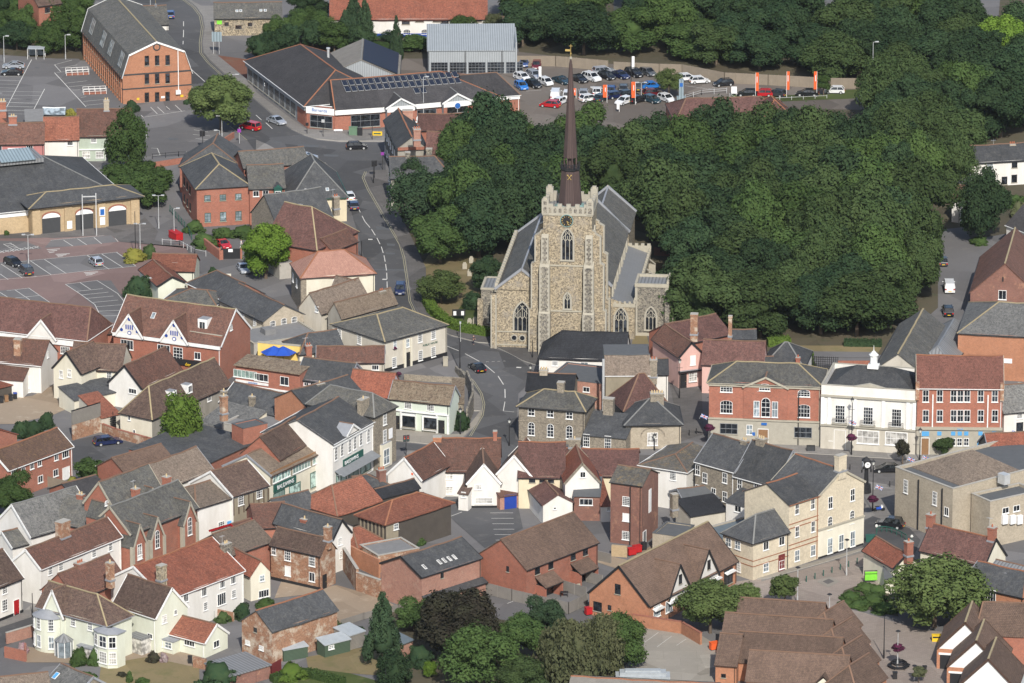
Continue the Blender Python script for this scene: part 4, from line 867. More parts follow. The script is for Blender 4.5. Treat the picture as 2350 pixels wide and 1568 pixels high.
L=Lines('road_marking');T(0,0)
def gl(c,r,pts,**k):L.ln(gp(c,r,*pts),**k)
for s in((0,-370,1000),):pass
gl(1,1,[(760,160),(820,200)]);gl(1,1,[(930,330),(1000,470),(1060,540),(1110,620),(1150,700),(1175,780),(1190,860),(1200,940),(1203,1020),(1205,1110)],w=.14,dash=(4,2.4))
gl(1,2,[(1740,40),(1860,88)],w=.15);gl(1,2,[(1920,115),(2050,185)],w=.15);gl(1,2,[(2100,215),(2190,290)],w=.15);gl(1,2,[(2222,320),(2272,398)],w=.15);gl(1,2,[(2285,440),(2287,520)],w=.15);gl(1,2,[(2285,555),(2270,640),(2370,650)],w=.12)
gl(1,0,[(0,1060),(50,1105)],w=.15);gl(1,0,[(90,1130),(150,1185)],w=.15);gl(0,0,[(1755,640),(1880,752)],w=.15);gl(0,0,[(1685,200),(1685,300),(1680,410)],w=.14,dash=(4,3));gl(0,3,[(60,1115),(235,1055)],w=.13)
gl(1,2,[(2110,190),(2290,182)],w=.1,dash=(.5,.5));gl(2,2,[(40,240),(85,242)],w=.5);gl(1,1,[(1160,1000),(1200,1000)],w=.6);gl(1,1,[(1030,633),(1070,633)],w=.6);gl(1,1,[(890,270),(930,272)],w=.6)
L.done()
L=Lines('yellow_line','markyel')
for dx in(0,16):
 gl(0,0,[(1690-dx,0),(1790-dx,75),(1845-dx,150),(1865-dx,250),(1845-dx,400),(1850-dx,490),(1920-dx,580),(2040-dx,690)],w=.1)
 gl(1,1,[(1015-dx,10),(990-dx,65),(1035-dx,170),(1225-dx,500),(1330-dx,680),(1365-dx,800),(1395-dx,1000),(1420-dx,1200),(1470-dx,1310)],w=.1)
 gl(1,2,[(1885+dx,270),(1990+dx,370),(2060+dx,480),(2085+dx,580),(2070+dx,680),(1960+dx,870)],w=.1)
gl(1,2,[(1260,915),(1600,935)],w=.1);gl(0,0,[(1757,790),(1830,862)],w=.1);gl(0,0,[(2110,1160),(2270,1290)],w=.1)
L.done()
L=Lines('parking_marking')
gl(0,0,[(290,550),(60,990)],w=.14);gl(0,0,[(410,820),(285,1055)],w=.14)
for i in range(11):y=710+i*34.;gl(0,0,[(-60,y-4),(210-(y-710)*.53,y)]if i<4 else[(-60,y-6),(408-(y-820)*.54,y+2)],w=.1)
for i in range(4):y=910+i*36;gl(0,0,[(100-i*12,y),(330-i*15,y+6)],w=.1)
gl(0,0,[(500,598),(660,555)]);gl(0,0,[(500,598),(558,662)]);gl(0,0,[(555,628),(710,598)]);gl(0,0,[(500,670),(790,985)],w=.15)
for a,b in(((520,668),(600,662)),((600,768),(800,745)),((633,800),(840,780)),((665,832),(740,826)),((765,935),(945,918)),((788,970),(945,955)),((740,900),(790,890))):gl(0,0,[a,b])
gl(0,0,[(1295,1060),(1315,1080),(1700,1020)]);
for a,b in(((1383,987),(1445,1050)),((1445,985),(1508,1043)),((1608,968),(1672,1028)),((1525,980),(1560,1010))):gl(0,0,[a,b])
for a,b in(((1770,1238),(1930,1252)),((1795,1275),(1960,1292)),((1780,1195),(1910,1215)),((1710,1395),(1758,1415)),((1790,1365),(1820,1378))):gl(0,0,[a,b])
gl(0,0,[(1340,1195),(1345,1290)]);gl(0,0,[(1390,1363),(1445,1365),(1470,1428),(1390,1430)])
for a,b in(((583,640),(670,695)),((712,628),(798,685)),((862,614),(934,674)),((280,830),(472,960)),((408,817),(607,946)),((800,780),(1002,908)),((935,768),(1132,893)),((10,860),(208,988)),((0,950),(75,1002)),((140,950),(345,975)),((1070,752),(1250,880)),((735,1030),(832,1093)),((705,1110),(945,1085)),((750,1143),(995,1118)),((795,1175),(1042,1153)),((845,1213),(1085,1190)),((880,1252),(1130,1232)),((905,1292),(1165,1282)),((915,1336),(1160,1332)),((0,1120),(200,1242)),((135,1095),(333,1228)),((0,1215),(62,1255)),((0,1185),(365,1148)),((30,675),(130,733)),((90,665),(190,725))):gl(0,1,[a,b],w=.12)
gl(0,1,[(460,642),(600,628),(860,606),(1030,590),(1085,655)],w=.1);gl(0,1,[(60,1105),(265,1080),(462,1215),(0,1258)],w=.1);gl(0,1,[(600,1045),(730,1130),(870,1230),(905,1300),(915,1390)],w=.12);gl(0,1,[(600,1045),(890,1010)],w=.1);gl(0,1,[(890,1010),(1080,1130),(1170,1240)],w=.1)
gl(0,1,[(0,1002),(340,975),(850,915),(1250,878)],w=.1);gl(0,1,[(150,842),(400,815),(800,778),(1080,750)],w=.1)
for i in range(8):x=i*45;gl(0,1,[(x,738-i*6),(x+40,756-i*6)],w=.14);gl(0,1,[(x,756-i*6),(x+40,736-i*6)],w=.14)
for i in range(5):gl(0,1,[(40+i*28,678+i*12),(110+i*18,668+i*12)],w=.14)
for i in range(3):gl(0,1,[(430+i*10,728+i*14),(550-i*25,720+i*14)],w=.3);gl(0,1,[(510+i*10,770+i*10),(640-i*30,765+i*10)],w=.3);gl(0,1,[(770+i*10,938+i*12),(900-i*25,932+i*12)],w=.3)
for i in range(7):gl(1,3,[(2150+i*10,8+i*50),(2360+i*4,8+i*50)],w=.12)
gl(1,3,[(1780,42),(1890,0)],w=.12)
gl(2,3,[(-45,840),(10,820)],w=.1)
for a,b in(((1220,1078),(1150,1130)),((1345,1105),(1200,1210)),((1465,1140),(1330,1240)),((1600,1165),(1510,1225))):gl(2,3,[a,b],w=.06)
gl(2,0,[(1590,790),(1800,820),(1890,800)],w=.1);gl(2,0,[(1590,770),(1840,765)],w=.1);gl(2,0,[(130,840),(270,830)],w=.1)
L.done()
# ================================================================ buildings, top band
T(0,0)
h=house('long orange brick office block with gambrel slate roof and white edged gable',(1125,690),(1755,645),5.9,C=(725,266),rise=6.3,axis='y',roof='gambrel',wall='orangebrick',rf='slateold',name='office_block',cat='office',verge='paint_white',over=.2,base=None,ridge='ridge_yel')
for y in(895,725,558):win(h,'F',[(1348,y),(1442,y-3),(1538,y-6)],.9,2.0,'dark')
boxon(h,-.04,h.L+.04,-.06,.02,5.7,6.0,'darkgrey','string_course');boxon(h,-.04,h.L+.04,-.06,.02,2.85,3.1,'darkgrey','string_course');boxon(h,-.06,.02,0,h.D,2.85,3.1,'darkgrey','string_course')
for i in range(19):boxon(h,-.22,0,1+i*2.55*h.D/50,1.4+i*2.55*h.D/50,0,5.4,'orangebrick','pilaster')
for z in(1.0,3.7):winz(h,'L',[2.2+i*2.55*h.D/50 for i in range(18)],z,.8,1.3,'dark')
q=hit(h,(1438,432),'F');m=MB();m.cyl(q,.75,.75,.12,'darkgrey',20,axis=(0,-1,0));m.cyl(q+Vector((0,-.08,0)),.5,.5,.1,'orangebrick',20,axis=(0,-1,0));m.obj('roundel',h.root,h.X_)
q=hit(h,(1632,455),'F');boxon(h,q.x-.07,q.x+.07,-.16,-.02,2,q.z,'paint_white','vent_pipe');boxon(h,q.x-.6,q.x+.35,-.5,-.02,1.3,2.1,'paint_white','air_conditioner')
plate(h,'F',(1478,885),(1512,900),'white_sign');plate(h,'F',(1655,872),(1682,890),'yellowbox');plate(h,'F',(1255,900),(1278,918),'yellowbox')
for i in range(3):
 for a,g0 in enumerate((3.0,12.5,19.5,30)):
  m=MB();y=g0*h.D/38+i*1.1;M_=Matrix.Translation((.7,y,h.ze+2.1))@Matrix.Rotation(-math.atan2(4,1.3),4,'Y');m.box(-1.5,1.5,-.28,.28,-.06,.16,'lead',M_,'glasslight');m.obj('roof_window',h.root,h.X_)
h=house('white rendered wing with patchy slate roof beside the bend of the road',(1300,235),(1545,225),4.0,D=9,rise=3.0,wall='white',rf='slateold',name='office_wing',cat='building',base=(290))
m=MB();q=hit(h,(1430,130),('y',4.5));m.box(q.x-.5,q.x+.5,4,5,q.z-1,q.z+1.3,'paint_white');m.cyl((q.x,4.5,q.z+1.3),.62,.05,1.0,'lead',4);m.cyl((q.x,4.5,q.z+2.2),.03,.03,.8,'gold',5);m.cyl((q.x,3.98,q.z+.85),.36,.36,.06,'paint_black',16,axis=(0,-1,0));m.cyl((q.x,3.9,q.z+.85),.3,.3,.05,'white_sign',16,axis=(0,-1,0));m.obj('clock_cupola',h.root,h.X_)
h=house('red brick building half hidden by trees at the top left',(355,60),(560,30),8,D=9,rise=3,wall='redbrick',rf='browntile',cat='building',name='brick_building');win(h,'F',[(435,92),(520,80)],1.2,1.2,'dark');
h=house('flint walled barn with slate roof and small roof lights by the road sign',(1968,172),(2585,165),3,Rg=(2100,22),pitch=38,wall='flint',rf='slateold',name='flint_barn',cat='barn',base=330)
skyl(h,[(2175,102),(2210,100),(2395,97),(2435,97)],.55,.55);win(h,'F',[(2080,222),(2295,225)],.9,.8,'dark');win(h,'F',[(2190,250)],1.3,.8,'dark');win(h,'F',[(2440,245)],1.2,1.2,'dark');plate(h,'F',(1990,190),(2037,222),'lime')
h=house('pink cottage with brown tiled roof and stout brick chimney',(-160,1330),(403,1323),4.8,Rg=(400,1122),pitch=46,wall='terracotta_pink',rf='clay',name='cottage');win(h,'F',[(272,1355)],1.3,1.15,'case3');win(h,'F',[(-5,1355)],1.0,1.15,'case');plate(h,'F',(70,1360),(205,1392),'white_sign');chim(h,[(118,1125)],1.5,.9,1.2,'redbrick',2,'pot_buff')
h=house('white cottage under a bright red pantile roof in the left row',(408,1292),(722,1286),4.8,Rg=(720,1067),pitch=46,wall='white',rf='pantile',name='cottage');win(h,'F',[(643,1315)],1.1,.9,'case3')
h=house('sage green cottage with brown tiled roof and pale chimney behind the poplar',(714,1258),(1205,1250),4.8,Rg=(720,1000),pitch=46,wall='sage',rf='clay',name='cottage',base=1482);win(h,'F',[(860,1288)],1.1,1.0,'grid');win(h,'F',[(790,1420),(915,1420)],1.5,1.3,'lav');door(h,'F',[(995,1440)],'darkgrey');chim(h,[(978,1000)],1.0,.8,1.7,'yellowbrick',2,'pot_buff')
boxon(h,0,h.L,-.25,0,2.2,2.4,'paint_white','shop_cornice')
h=house('small brick house gable peeping over the pink cottage roof',(-150,1125),(60,1120),5,D=7,rise=2.4,axis='y',wall='redbrick',rf='clay',name='brick_house');chim(h,[(25,990)],1.0,.7,1.0,'redbrick',2)
h=house('low dark garden outbuilding behind the red pantile cottage',(235,1108),(395,1104),2.4,D=5,rise=.9,wall='redbrick',rf='feltgrey',name='outbuilding',cat='shed',roof='mono')
h=house('glass roofed conservatory behind the white cottage',(395,1050),(590,1050),2.2,D=3.4,rise=.9,wall='glasslight',rf='glasslight',name='conservatory',cat='conservatory',ridge='paint_white')
T(0,1)
h=house('big slate roofed supermarket with yellow brick arcade porch',(-700,452),(1180,262),4.3,D=30,rise=5.6,ins=(14,12),wall='honeybrick',rf='slate',name='supermarket',cat='supermarket',over=.5,gut='paint_white',ridge='ridge_grey')
boxon(h,0,h.L,-.12,0,3.2,4.1,'paint_white','fascia');S=h
m=MB();kx=13.5;zt=h.ze+5.0;m.prism([(3,12),(h.L-12.5,12),(h.L-12.5,19),(3,19)],zt,zt+.8,'lead');m.obj('roof_light_kerb',h.root,h.X_)
for x0 in range(4,int(h.L-14),7):m=MB();m.box(x0,x0+6.7,0,4.6,0,.12,'bluemetal',Matrix.Translation((0,11.5,zt+.75))@Matrix.Rotation(R(14),4,'X'));m.obj('roof_light',h.root,h.X_)
p=house('',(290,340),(1280,232),5.2,D=7,rise=1.7,ins=(4,4),wall='honeybrick',rf='slate',of=S,over=.7,gut='paint_black',ridge='ridge_yel')
for x0,x1,yb in((385,553,580),(692,857,545),(996,1160,520)):
 a=hit(p,(x0,440),'F');b=hit(p,(x1,430),'F');w_=b.x-a.x;c=(a.x+b.x)/2;m=MB()
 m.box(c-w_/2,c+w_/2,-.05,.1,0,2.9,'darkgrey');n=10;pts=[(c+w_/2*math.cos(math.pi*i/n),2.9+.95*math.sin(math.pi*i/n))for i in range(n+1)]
 m.face([(x,-.06,z)for x,z in pts],'paint_white');m.obj('arch_opening',p.root,p.X_)
 m=MB()
 for i in range(n):m.bar((pts[i][0],-.08,pts[i][1]+.15),(pts[i+1][0],-.08,pts[i+1][1]+.15),.12,.25,'redbrick')
 m.obj('brick_arch',p.root,p.X_)
for x in(330,625,930,1235):q=hit(p,(x,400),'F');boxon(p,q.x-.75,q.x+.75,-.3,0,0,4.6,'honeybrick','pier')
plate(p,'F',(610,460),(658,525),'white_sign',.36);plate(p,'F',(913,425),(960,490),'white_sign',.36);plate(p,'F',(907,335),(960,408),'white_sign',.36);plate(p,'F',(914,350),(952,400),'sign_blue',.4)
h=house('red brick office with green framed windows and dark hipped roof',(1805,168),(2290,138),7.3,C=(1655,-36),rise=3.4,axis='y',ins=(3.8,3.8),wall='redbrick',rf='slate',name='office_building',cat='office',over=.3,ridge='ridge_yel');W_=h
win(h,'F',[(1904,253),(2045,246),(2188,238)],1.15,1.15,'green');win(h,'F',[(1907,430),(2048,422),(2189,413)],1.15,1.75,'green')
for z in(1.2,4.4):winz(h,'L',[2.5+i*3 for i in range(3)],z,1.1,1.5,'black')
T(1,1)
h=house('',(-60,168),(265,158),7.0,D=10,rise=3.2,wall='redbrick',rf='slateold',of=W_,over=.3);h.root=W_.root
win(h,'F',[(0,210),(88,205),(0,368),(87,360),(188,353)],1.1,1.1,'case')
q=hit(h,(200,225),'F');boxon(h,q.x-.75,q.x+.75,-.8,0,q.z-1.7,q.z+1.5,'paint_green','oriel');win(h,'F',[(201,212)],1.1,1.0,'case',.82);m=MB();m.face([(q.x-.9,-.95,q.z+1.5),(q.x+.9,-.95,q.z+1.5),(q.x,-.95,q.z+2.3)],'paint_green');m.face([(q.x-.9,-.95,q.z+1.5),(q.x,-.95,q.z+2.3),(q.x,1.5,q.z+2.3),(q.x-.9,0,q.z+1.5)],'slate');m.face([(q.x+.9,0,q.z+1.5),(q.x,1.5,q.z+2.3),(q.x,-.95,q.z+2.3),(q.x+.9,-.95,q.z+1.5)],'slate');m.obj('oriel_roof',h.root,h.X_)
h=house('cream walled building with steep hipped slate roof on the street corner',(325,264),(832,242),4.6,D=17,rise=5.4,axis='y',ins=(6,6),wall='cream',rf='slate',name='corner_building',cat='building',over=.35,gut='paint_green',ridge='ridge_grey')
skyl(h,[(462,182),(530,180),(583,178),(655,172)],.6,.7,'L');plate(h,'F',(350,300),(400,360),'oldbrick',.05,'exposed_brick')
T(0,0)
h=house('steep slate roofed house with two grey chimneys at the road junction',(1650,1530),(2230,1545),5,D=9,rise=4.0,axis='y',wall='redbrick',rf='slate',name='slate_house',of=None,ins=(2.5,0));T(1,0)
chim(h,[(133,1345),(203,1425)],1.0,.9,1.4,'greybrick',2);h=house('low slate building with a red brick chimney above the red office',(-110,1545),(480,1500),6.2,D=8,rise=2.2,wall='redbrick',rf='slateold',name='slate_building',cat='building');chim(h,[(285,1520)],1.3,.9,1.8,'redbrick',3,'pot_red')
h=house('car showroom with long dark hipped roofs, solar panels and a glazed grey side',(-82,560),(460,970),4.3,D=17,rise=4.6,ins=(8,7),wall='cladding',rf='darktile',name='car_showroom',cat='car showroom',over=.6,gut='paint_white',ridge='ridge_red');Sh=h
winz(h,'F',[2+i*3.3 for i in range(int(h.L/3.3)-1)],.5,2.6,2.7,'shopdark')
boxon(h,0,h.L,-.4,0,3.3,4.1,'cladding','fascia');boxon(h,h.L-5,h.L,-.12,0,0,3.3,'redbrick','brick_pier')
h=house('',(722,1003),(1150,975),4.3,D=16,rise=3.7,wall='redbrick',rf='darktile',of=Sh,ins=(1,0),over=.5,gut=None,ridge='ridge_red');A_=h
h2=house('',(1130,975),(2210,880),4.3,D=16,rise=3.7,wall='redbrick',rf='darktile',of=Sh,ins=(0,9),over=.5,gut=None,ridge='ridge_red')
for g,x0,x1 in((A_,0,A_.L),(h2,0,h2.L)):boxon(g,x0,x1,-.55,-.02,3.2,4.15,'paint_white','fascia')
f_=house('',(462,985),(720,1010),4.2,D=2,rise=.3,roof='flat',wall='redbrick',rf='felt',gut='paint_white',of=Sh);boxon(f_,0,f_.L,-.2,-.02,3.1,4.2,'paint_white','fascia');q=hit(f_,(600,1120),'F');
def glaz(g,x0,x1,y,st='shopdark',hh=2.5):
 a=hit(g,(x0,y),'F');b=hit(g,(x1,y),'F');winz(g,'F',[(a.x+b.x)/2],.35,b.x-a.x,hh,st,.02)
glaz(f_,497,702,1120);glaz(A_,870,1138,1120);glaz(h2,1222,1340,1100);glaz(h2,1478,1655,1080);glaz(h2,1737,1945,1080)
sign(f_,'F',(582,1015),'Barnards',.9,'sign_blue',.22);sign(h2,'F',(1318,1020),'Barn',.9,'sign_blue',.6)
for ax,ay in((1330,908),(1848,862)):
 o,cx=xgable(h2,(ax,ay),5.6,1.6,4.3,1.2,7,'cladding','darktile','paint_white',.4,0,'ridge_grey');q=MB();q.box(cx-2.8,cx+2.8,-1.35,-1.22,3.2,4.25,'paint_white');q.box(cx-2.8,cx-2.1,-1.3,-1.22,0,3.2,'redbrick');q.box(cx+2.1,cx+2.8,-1.3,-1.22,0,3.2,'redbrick');q.box(cx-2.1,cx+2.1,-1.26,-1.22,.3,3.2,'carglass');q.box(cx-.05,cx+.05,-1.3,-1.26,.3,3.2,'lamp_head');q.box(cx-2.1,cx+2.1,-1.3,-1.26,1.9,2.0,'lamp_head');q.obj('porch_front',h2.root,h2.X_)
q=hit(h2,(1850,970),('y',-1.4));m=MB();m.cyl(q,.62,.62,.1,'white_sign',24,axis=(0,-1,0));m.cyl(q+Vector((0,-.06,0)),.56,.56,.08,'sign_blue',24,axis=(0,-1,0));o=m.obj('round_badge',h2.root,h2.X_)
for s,dz,sz in(('V',.2,.5),('W',-.2,.5)):link('badge_letter',text_mesh(s,sz,'white_sign'),o,h2.X_.inverted()@h2.X_@Matrix.Translation(q+Vector((0,-.17,dz)))@Matrix.Rotation(math.pi/2,4,'X'))
for xx in(1505,1602):q=hit(h2,(xx,1090),('y',-.12));m=MB();m.cyl(q,.75,.75,.03,'white_sign',18,axis=(0,-1,0));m.cyl(q+Vector((0,-.03,0)),.45,.45,.03,'paint_black',18,axis=(0,-1,0));m.box(q.x-.95,q.x+.95,q.y-.07,q.y-.03,q.z-.75,q.z-.45,'white_sign');m.obj('window_decal',h2.root,h2.X_)
m=MB()
me_=MB();me_.box(-.5,.5,-.8,.8,-.02,.1,'lamp_head');fr=me_.data('solar_frame');me_=MB();me_.box(-.47,.47,-.77,.77,0,.12,'solar');cell=me_.data('solar_cell')
for r_ in range(2):
 for i in range(18):
  p_=(815+i*59.5+r_*24,765-i*4.7+r_*56);g=h2 if True else A_;o=link('solar_panel',fr,Sh.root,slopept(g,p_));link('cell',cell,o)
for i in range(2):o=link('solar_panel',fr,Sh.root,slopept(h2,(1475+i*60,835-i*4)));link('cell',cell,o)
h3=house('',(1950,905),(2420,870),4.0,D=12,rise=3.2,wall='redbrick',rf='darktile',of=Sh,over=.3,gut='paint_white',ins=(0,3));boxon(h3,0,h3.L,-.2,0,3.2,3.9,'paint_white','fascia')
h=house('grey corrugated workshop behind the showroom with glossy dark roof slope',(620,700),(1310,700),4,D=16,rise=3.4,axis='y',wall='cladding',rf='greyboards',name='workshop',cat='workshop',ridge='ridge_grey',of=None)
m=MB();k=h.rise/(h.L/2);m.face([(h.L/2+.3,-.1,h.ze+h.rise-.2),(h.L/2+.3,h.D,h.ze+h.rise-.2),(h.L-.2,h.D,h.ze+.15),(h.L-.2,-.1,h.ze+.15)],'solar');m.v=[p+Vector((0,0,.25))for p in m.v];m.obj('glass_slope',h.root,h.X_)
m=MB();q=hit(h,(663,540),('y',5));m.cyl((q.x,5,q.z-2),.25,.25,4,'lamp_head',10);m.cyl((q.x,5,q.z+2),.4,.4,.25,'lamp_head',10);m.obj('flue',h.root,h.X_)
h=house('silver clad service garage with ribbed roof and row of glazed doors',(1577,462),(2380,458),5.0,D=12,rise=2.3,wall='cladding',rf='zinc',name='service_garage',cat='garage',roof='mono',over=.2,gut='darkgrey',base=680)
T(2,0)
for i in range(5):winz(h,'F',[2.3+i*3.75],.1,3.4,2.3,'garage')
for i in range(3):boxon(h,.02+i*7.5*.98,.2+i*7.5*.98,-.12,0,0,4.9,'darkgrey','drainpipe')
boxon(h,h.L,h.L+.35,-.2,h.D,0,6.5,'cladding','end_wall')
T(1,0)
h=house('long white maltings with red tiled roof and blue plinth',(680,182),(2120,178),6.0,D=24,rise=9.0,wall='white',rf='redtile',name='maltings',cat='warehouse',base=345,ridge='ridge_red')
win(h,'F',[(1218,292),(1550,292),(1385,292)],1.5,1.0,'archlow');win(h,'F',[(1715,292)],1.6,1.0,'dark');win(h,'F',[(1732,222)],1.7,2.0,'dark');win(h,'F',[(1375,200),(1880,198)],1.6,1.0,'dark');win(h,'F',[(1502,188),(1662,188),(2035,183)],1.7,.5,'dark');boxon(h,-.05,h.L+.05,-.08,0,0,.8,'doorblue','plinth')
h=house('white gabled end building with dark lean-to roof beside the maltings',(2110,230),(2340,275),2.6,D=8,rise=1.2,wall='white',rf='greybrown',name='annexe',cat='building')
h=house('timber framed terrace with grey slate roof along the pavement edge',(1300,1360),(1560,1350),7.0,C=(1200,1105),rise=2.2,axis='y',wall='greyrender',rf='slate',name='timbered_terrace',cat='terrace house',ridge='ridge_red')
for i in range(9):boxon(h,-.1,0,i*h.D/9,i*h.D/9+.25,0,6.5,'paint_black','timber');
for z in(1,4.2):winz(h,'L',[1.5+i*h.D/7 for i in range(6)],z,1.2,1.3,'case3',.05)
chim(h,[(1475,1260)],1.3,1.6,1.6,'pinkbrick',3,'pot_red');boxon(h,0,h.L,-.4,0,6.6,7.1,'redbrick','parapet')
T(1,0)
h=house('brown tiled house with tall brick and flint stacks by the trees',(1560,1470),(1900,1475),6.2,Rg=(1560,1205),pitch=42,wall='yellowbrick',rf='plumtile',name='tiled_house');chim(h,[(1590,1480)],1.1,1,2.4,'flintgrey',0,yf=.05);chim(h,[(1690,1490)],1.4,.8,2.0,'flintgrey',4,'pot_buff',yf=.05)
h=house('slate roofed cottage with flint stack below the timbered terrace',(1240,1640),(1800,1630),5.5,D=9,rise=3,wall='greyrender',rf='slate',name='slate_cottage',ins=(0,3));chim(h,[(1393,1465)],.9,.9,1.4,'flintgrey',0)
winz(h,'L',[1.5,4,6.5],3,1,1.3,'sash');winz(h,'L',[1.5,4,6.5],.8,1,1.3,'sash')
h=house('brick house with brown roof at the showroom corner',(1500,1200),(1890,1195),6.0,D=6,rise=2.5,wall='redbrick',rf='plumtile',name='brick_house');chim(h,[(1393,1100)],1.9,1.0,1.9,'pinkbrick',0)
T(2,0)
h=house('low tiled roof house among the trees beside the dealership',(1500,1130),(2560,1100),4,D=14,rise=3.0,wall='redbrick',rf='plumtile',name='tiled_building',cat='building',ins=(3,5));T(3,0)
h=house('tiled roof with pointed hip beside the entrance road',(-70,1150),(280,1135),4,D=12,rise=3.6,axis='y',ins=(5,4),wall='redbrick',rf='plumtile',name='tiled_roof_house',ridge='ridge_red')
h=house('white rendered terrace with slate roof and tall chimneys on the right',(1725,1508),(2500,1463),4.7,D=7.5,rise=2.4,wall='white',rf='slate',name='white_terrace',cat='terrace house',base=None)
chim(h,[(2090,1410)],.9,.8,1.2,'yellowbrick',1,'pot_red');chim(h,[(2240,1380),(2305,1390)],1.1,.9,1.2,'yellowbrick',3,'pot_red');win(h,'F',[(2263,1510)],1.1,1.3,'black');win(h,'F',[(2037,1510),(1838,1533)],1.3,1.3,'light');T(3,1);win(h,'F',[(2260,72),(2170,90)],1.1,1.5,'black')
# ================================================================ church
T(2,1)
_a=P((285,1672));CM_=Matrix.Translation(_a)@Matrix.Rotation(math.atan2(-.105,1),4,'Z')
ch=empty('church',(0,0,0),0,'flint and stone church with clock tower and slender brown spire','church');ch.matrix_local=CM_
def cz(x,y,py):return zfor(CM_@Vector((x,y,0)),py)
def cb(name,bx,parent=ch):
 if name=='buttress' and len(bx)>1:return[cb(name,[b])for b in bx]
 m=MB()
 for b in bx:m.box(*b)
 return m.obj(name,parent)
def gothic(w,h,nm=3,tracery=True,f='stonepale'):
 fr=MB();gl=MB();sp=h-w*.95;n=7;pts=[]
 for i in range(n+1):a=math.acos(1-.5*0-0)*0+(math.pi/3)*i/n;pts.append((w/2-w+w*math.cos(a)*1.0,sp+w*math.sin(a)*1.08))
 left=[(-x,z)for x,z in pts];out=[(w/2,0)]+pts+left[::-1][1:]+[(-w/2,0)]
 for(x0,z0),(x1,z1)in zip(out[:-1],out[1:]):fr.bar((x0,-.06,z0),(x1,-.06,z1),.3,.26,f)
 fr.box(-w/2-.2,w/2+.2,-.25,.05,-.25,0,f)
 for i in range(1,nm):x=-w/2+w*i/nm;zt=sp+w*.93*math.sqrt(max(0,1-(abs(x)/(w/2))**1.3))*.75;fr.box(x-.055,x+.055,-.1,.0,0,zt,f)
 if tracery:
  for i in range(nm):
   x0=-w/2+w*i/nm;x1=x0+w/nm;xm=(x0+x1)/2
   for s,e in((x0,xm),(x1,xm)):fr.bar((s,-.08,sp-.3),(e,-.08,sp+.15),.1,.09,f)
   fr.bar((xm,-.08,sp+.15),(xm,-.08,sp+w*.3),.1,.07,f)
  for s in(-1,1):fr.bar((s*w/2*.95,-.08,sp+.1),(-s*w*.12,-.08,sp+w*.7),.1,.08,f)
 gl.face([(x,-.03,z)for x,z in out[::-1]],'glass');return fr.data('tracery_mesh'),gl.data('pane_mesh')
def gw(x,y,z,w,h,nm=3,rz=0,tr=True):
 a,b=gothic(w,h,nm,tr);o=link('gothic_window',a,ch,Matrix.Translation((x,y,z))@Matrix.Rotation(rz,4,'Z'));link('pane',b,o)
W0=8.35
m=MB();m.box(0,W0,0,W0,0,24.7,'flint');tw=m.obj('tower',ch)
cb('string_course',[(-.15,W0+.15,-.15,W0+.15,z,z+.28,'stone')for z in(7.5,15.6,24.6)])
for bx,sgn in((.35,'l'),(W0-.45,'r')):
 m=MB()
 for(z0,z1,pr,hw)in((0,7.6,1.9,.95),(7.6,15.8,1.45,.85),(15.8,20.8,.85,.6)):
  m.box(bx-hw,bx+hw,-pr,.02,z0,z1,'flintgrey')
  for s in(-1,1):
   x=bx+s*hw;z=z0
   while z<z1-.1:w_=.2+.2*(int(z/.42)%2);m.box(x-w_ if s>0 else x-.03,x+.03 if s>0 else x+w_,-pr-.03,.0,z,min(z+.42,z1),'stonepale');z+=.42
  m.face([(bx-hw,-pr,z1),(bx+hw,-pr,z1),(bx+hw,-.0,z1+pr*.55),(bx-hw,0,z1+pr*.55)],'stone');m.face([(bx-hw,-pr,z1),(bx-hw,0,z1+pr*.55),(bx-hw,0,z1)],'stone');m.face([(bx+hw,-pr,z1),(bx+hw,0,z1),(bx+hw,0,z1+pr*.55)],'stone')
 m.obj('buttress',ch)
 for yb in(.8,W0-.9):
  m=MB();s=-1 if sgn=='l' else 1
  for(z0,z1,pr,hw)in((0,7.6,2.5,.8),(7.6,15.8,2.1,.75),(15.8,20.8,1.5,.6),(20.8,21.6,.6,.5)):
   x0,x1=(-pr,.02)if s<0 else(W0-.02,W0+pr);m.box(x0,x1,yb-hw,yb+hw,z0,z1,'flint');xe=x0 if s<0 else x1
   m.box(xe-.22*(s>0)-.03*(s<0),xe+.22*(s<0)+.03*(s>0),yb-hw-.03,yb+hw+.03,z0,z1,'stonepale');xi=0 if s<0 else W0
   m.face([(xe,yb-hw,z1),(xe,yb+hw,z1),(xi,yb+hw,z1+pr*.6),(xi,yb-hw,z1+pr*.6)][::-s],'stone');m.face([(xe,yb-hw,z1),(xi,yb-hw,z1+pr*.6),(xi,yb-hw,z1)],'flint')
  m.obj('buttress',ch)
m=MB();t=.45;z0,z1=24.88,26.1
for(x0,x1,y0,y1)in((-.1,W0+.1,-.1,t),(-.1,W0+.1,W0-t,W0+.1),(-.1,t,t,W0-t),(W0-t,W0+.1,t,W0-t)):m.box(x0,x1,y0,y1,z0,z1,'stonepale')
for y0,y1 in((-.1,t),(W0-t,W0+.1)):
 for i in range(5):x=.95+i*1.5;m.box(x,x+.75,y0,y1,z1,z1+.5,'stonepale')
for x0,x1 in((-.1,t),(W0-t,W0+.1)):
 for i in range(5):y=.95+i*1.5;m.box(x0,x1,y,y+.75,z1,z1+.5,'stonepale')
for cx in(.35,W0-.35):
 for cy in(.35,W0-.35):m.box(cx-.6,cx+.6,cy-.6,cy+.6,z0,z1+1.25,'stonepale');m.box(cx-.35,cx+.35,cy-.35,cy+.35,z1+1.25,z1+1.6,'stone')
p_=m.obj('parapet',ch)
m=MB()
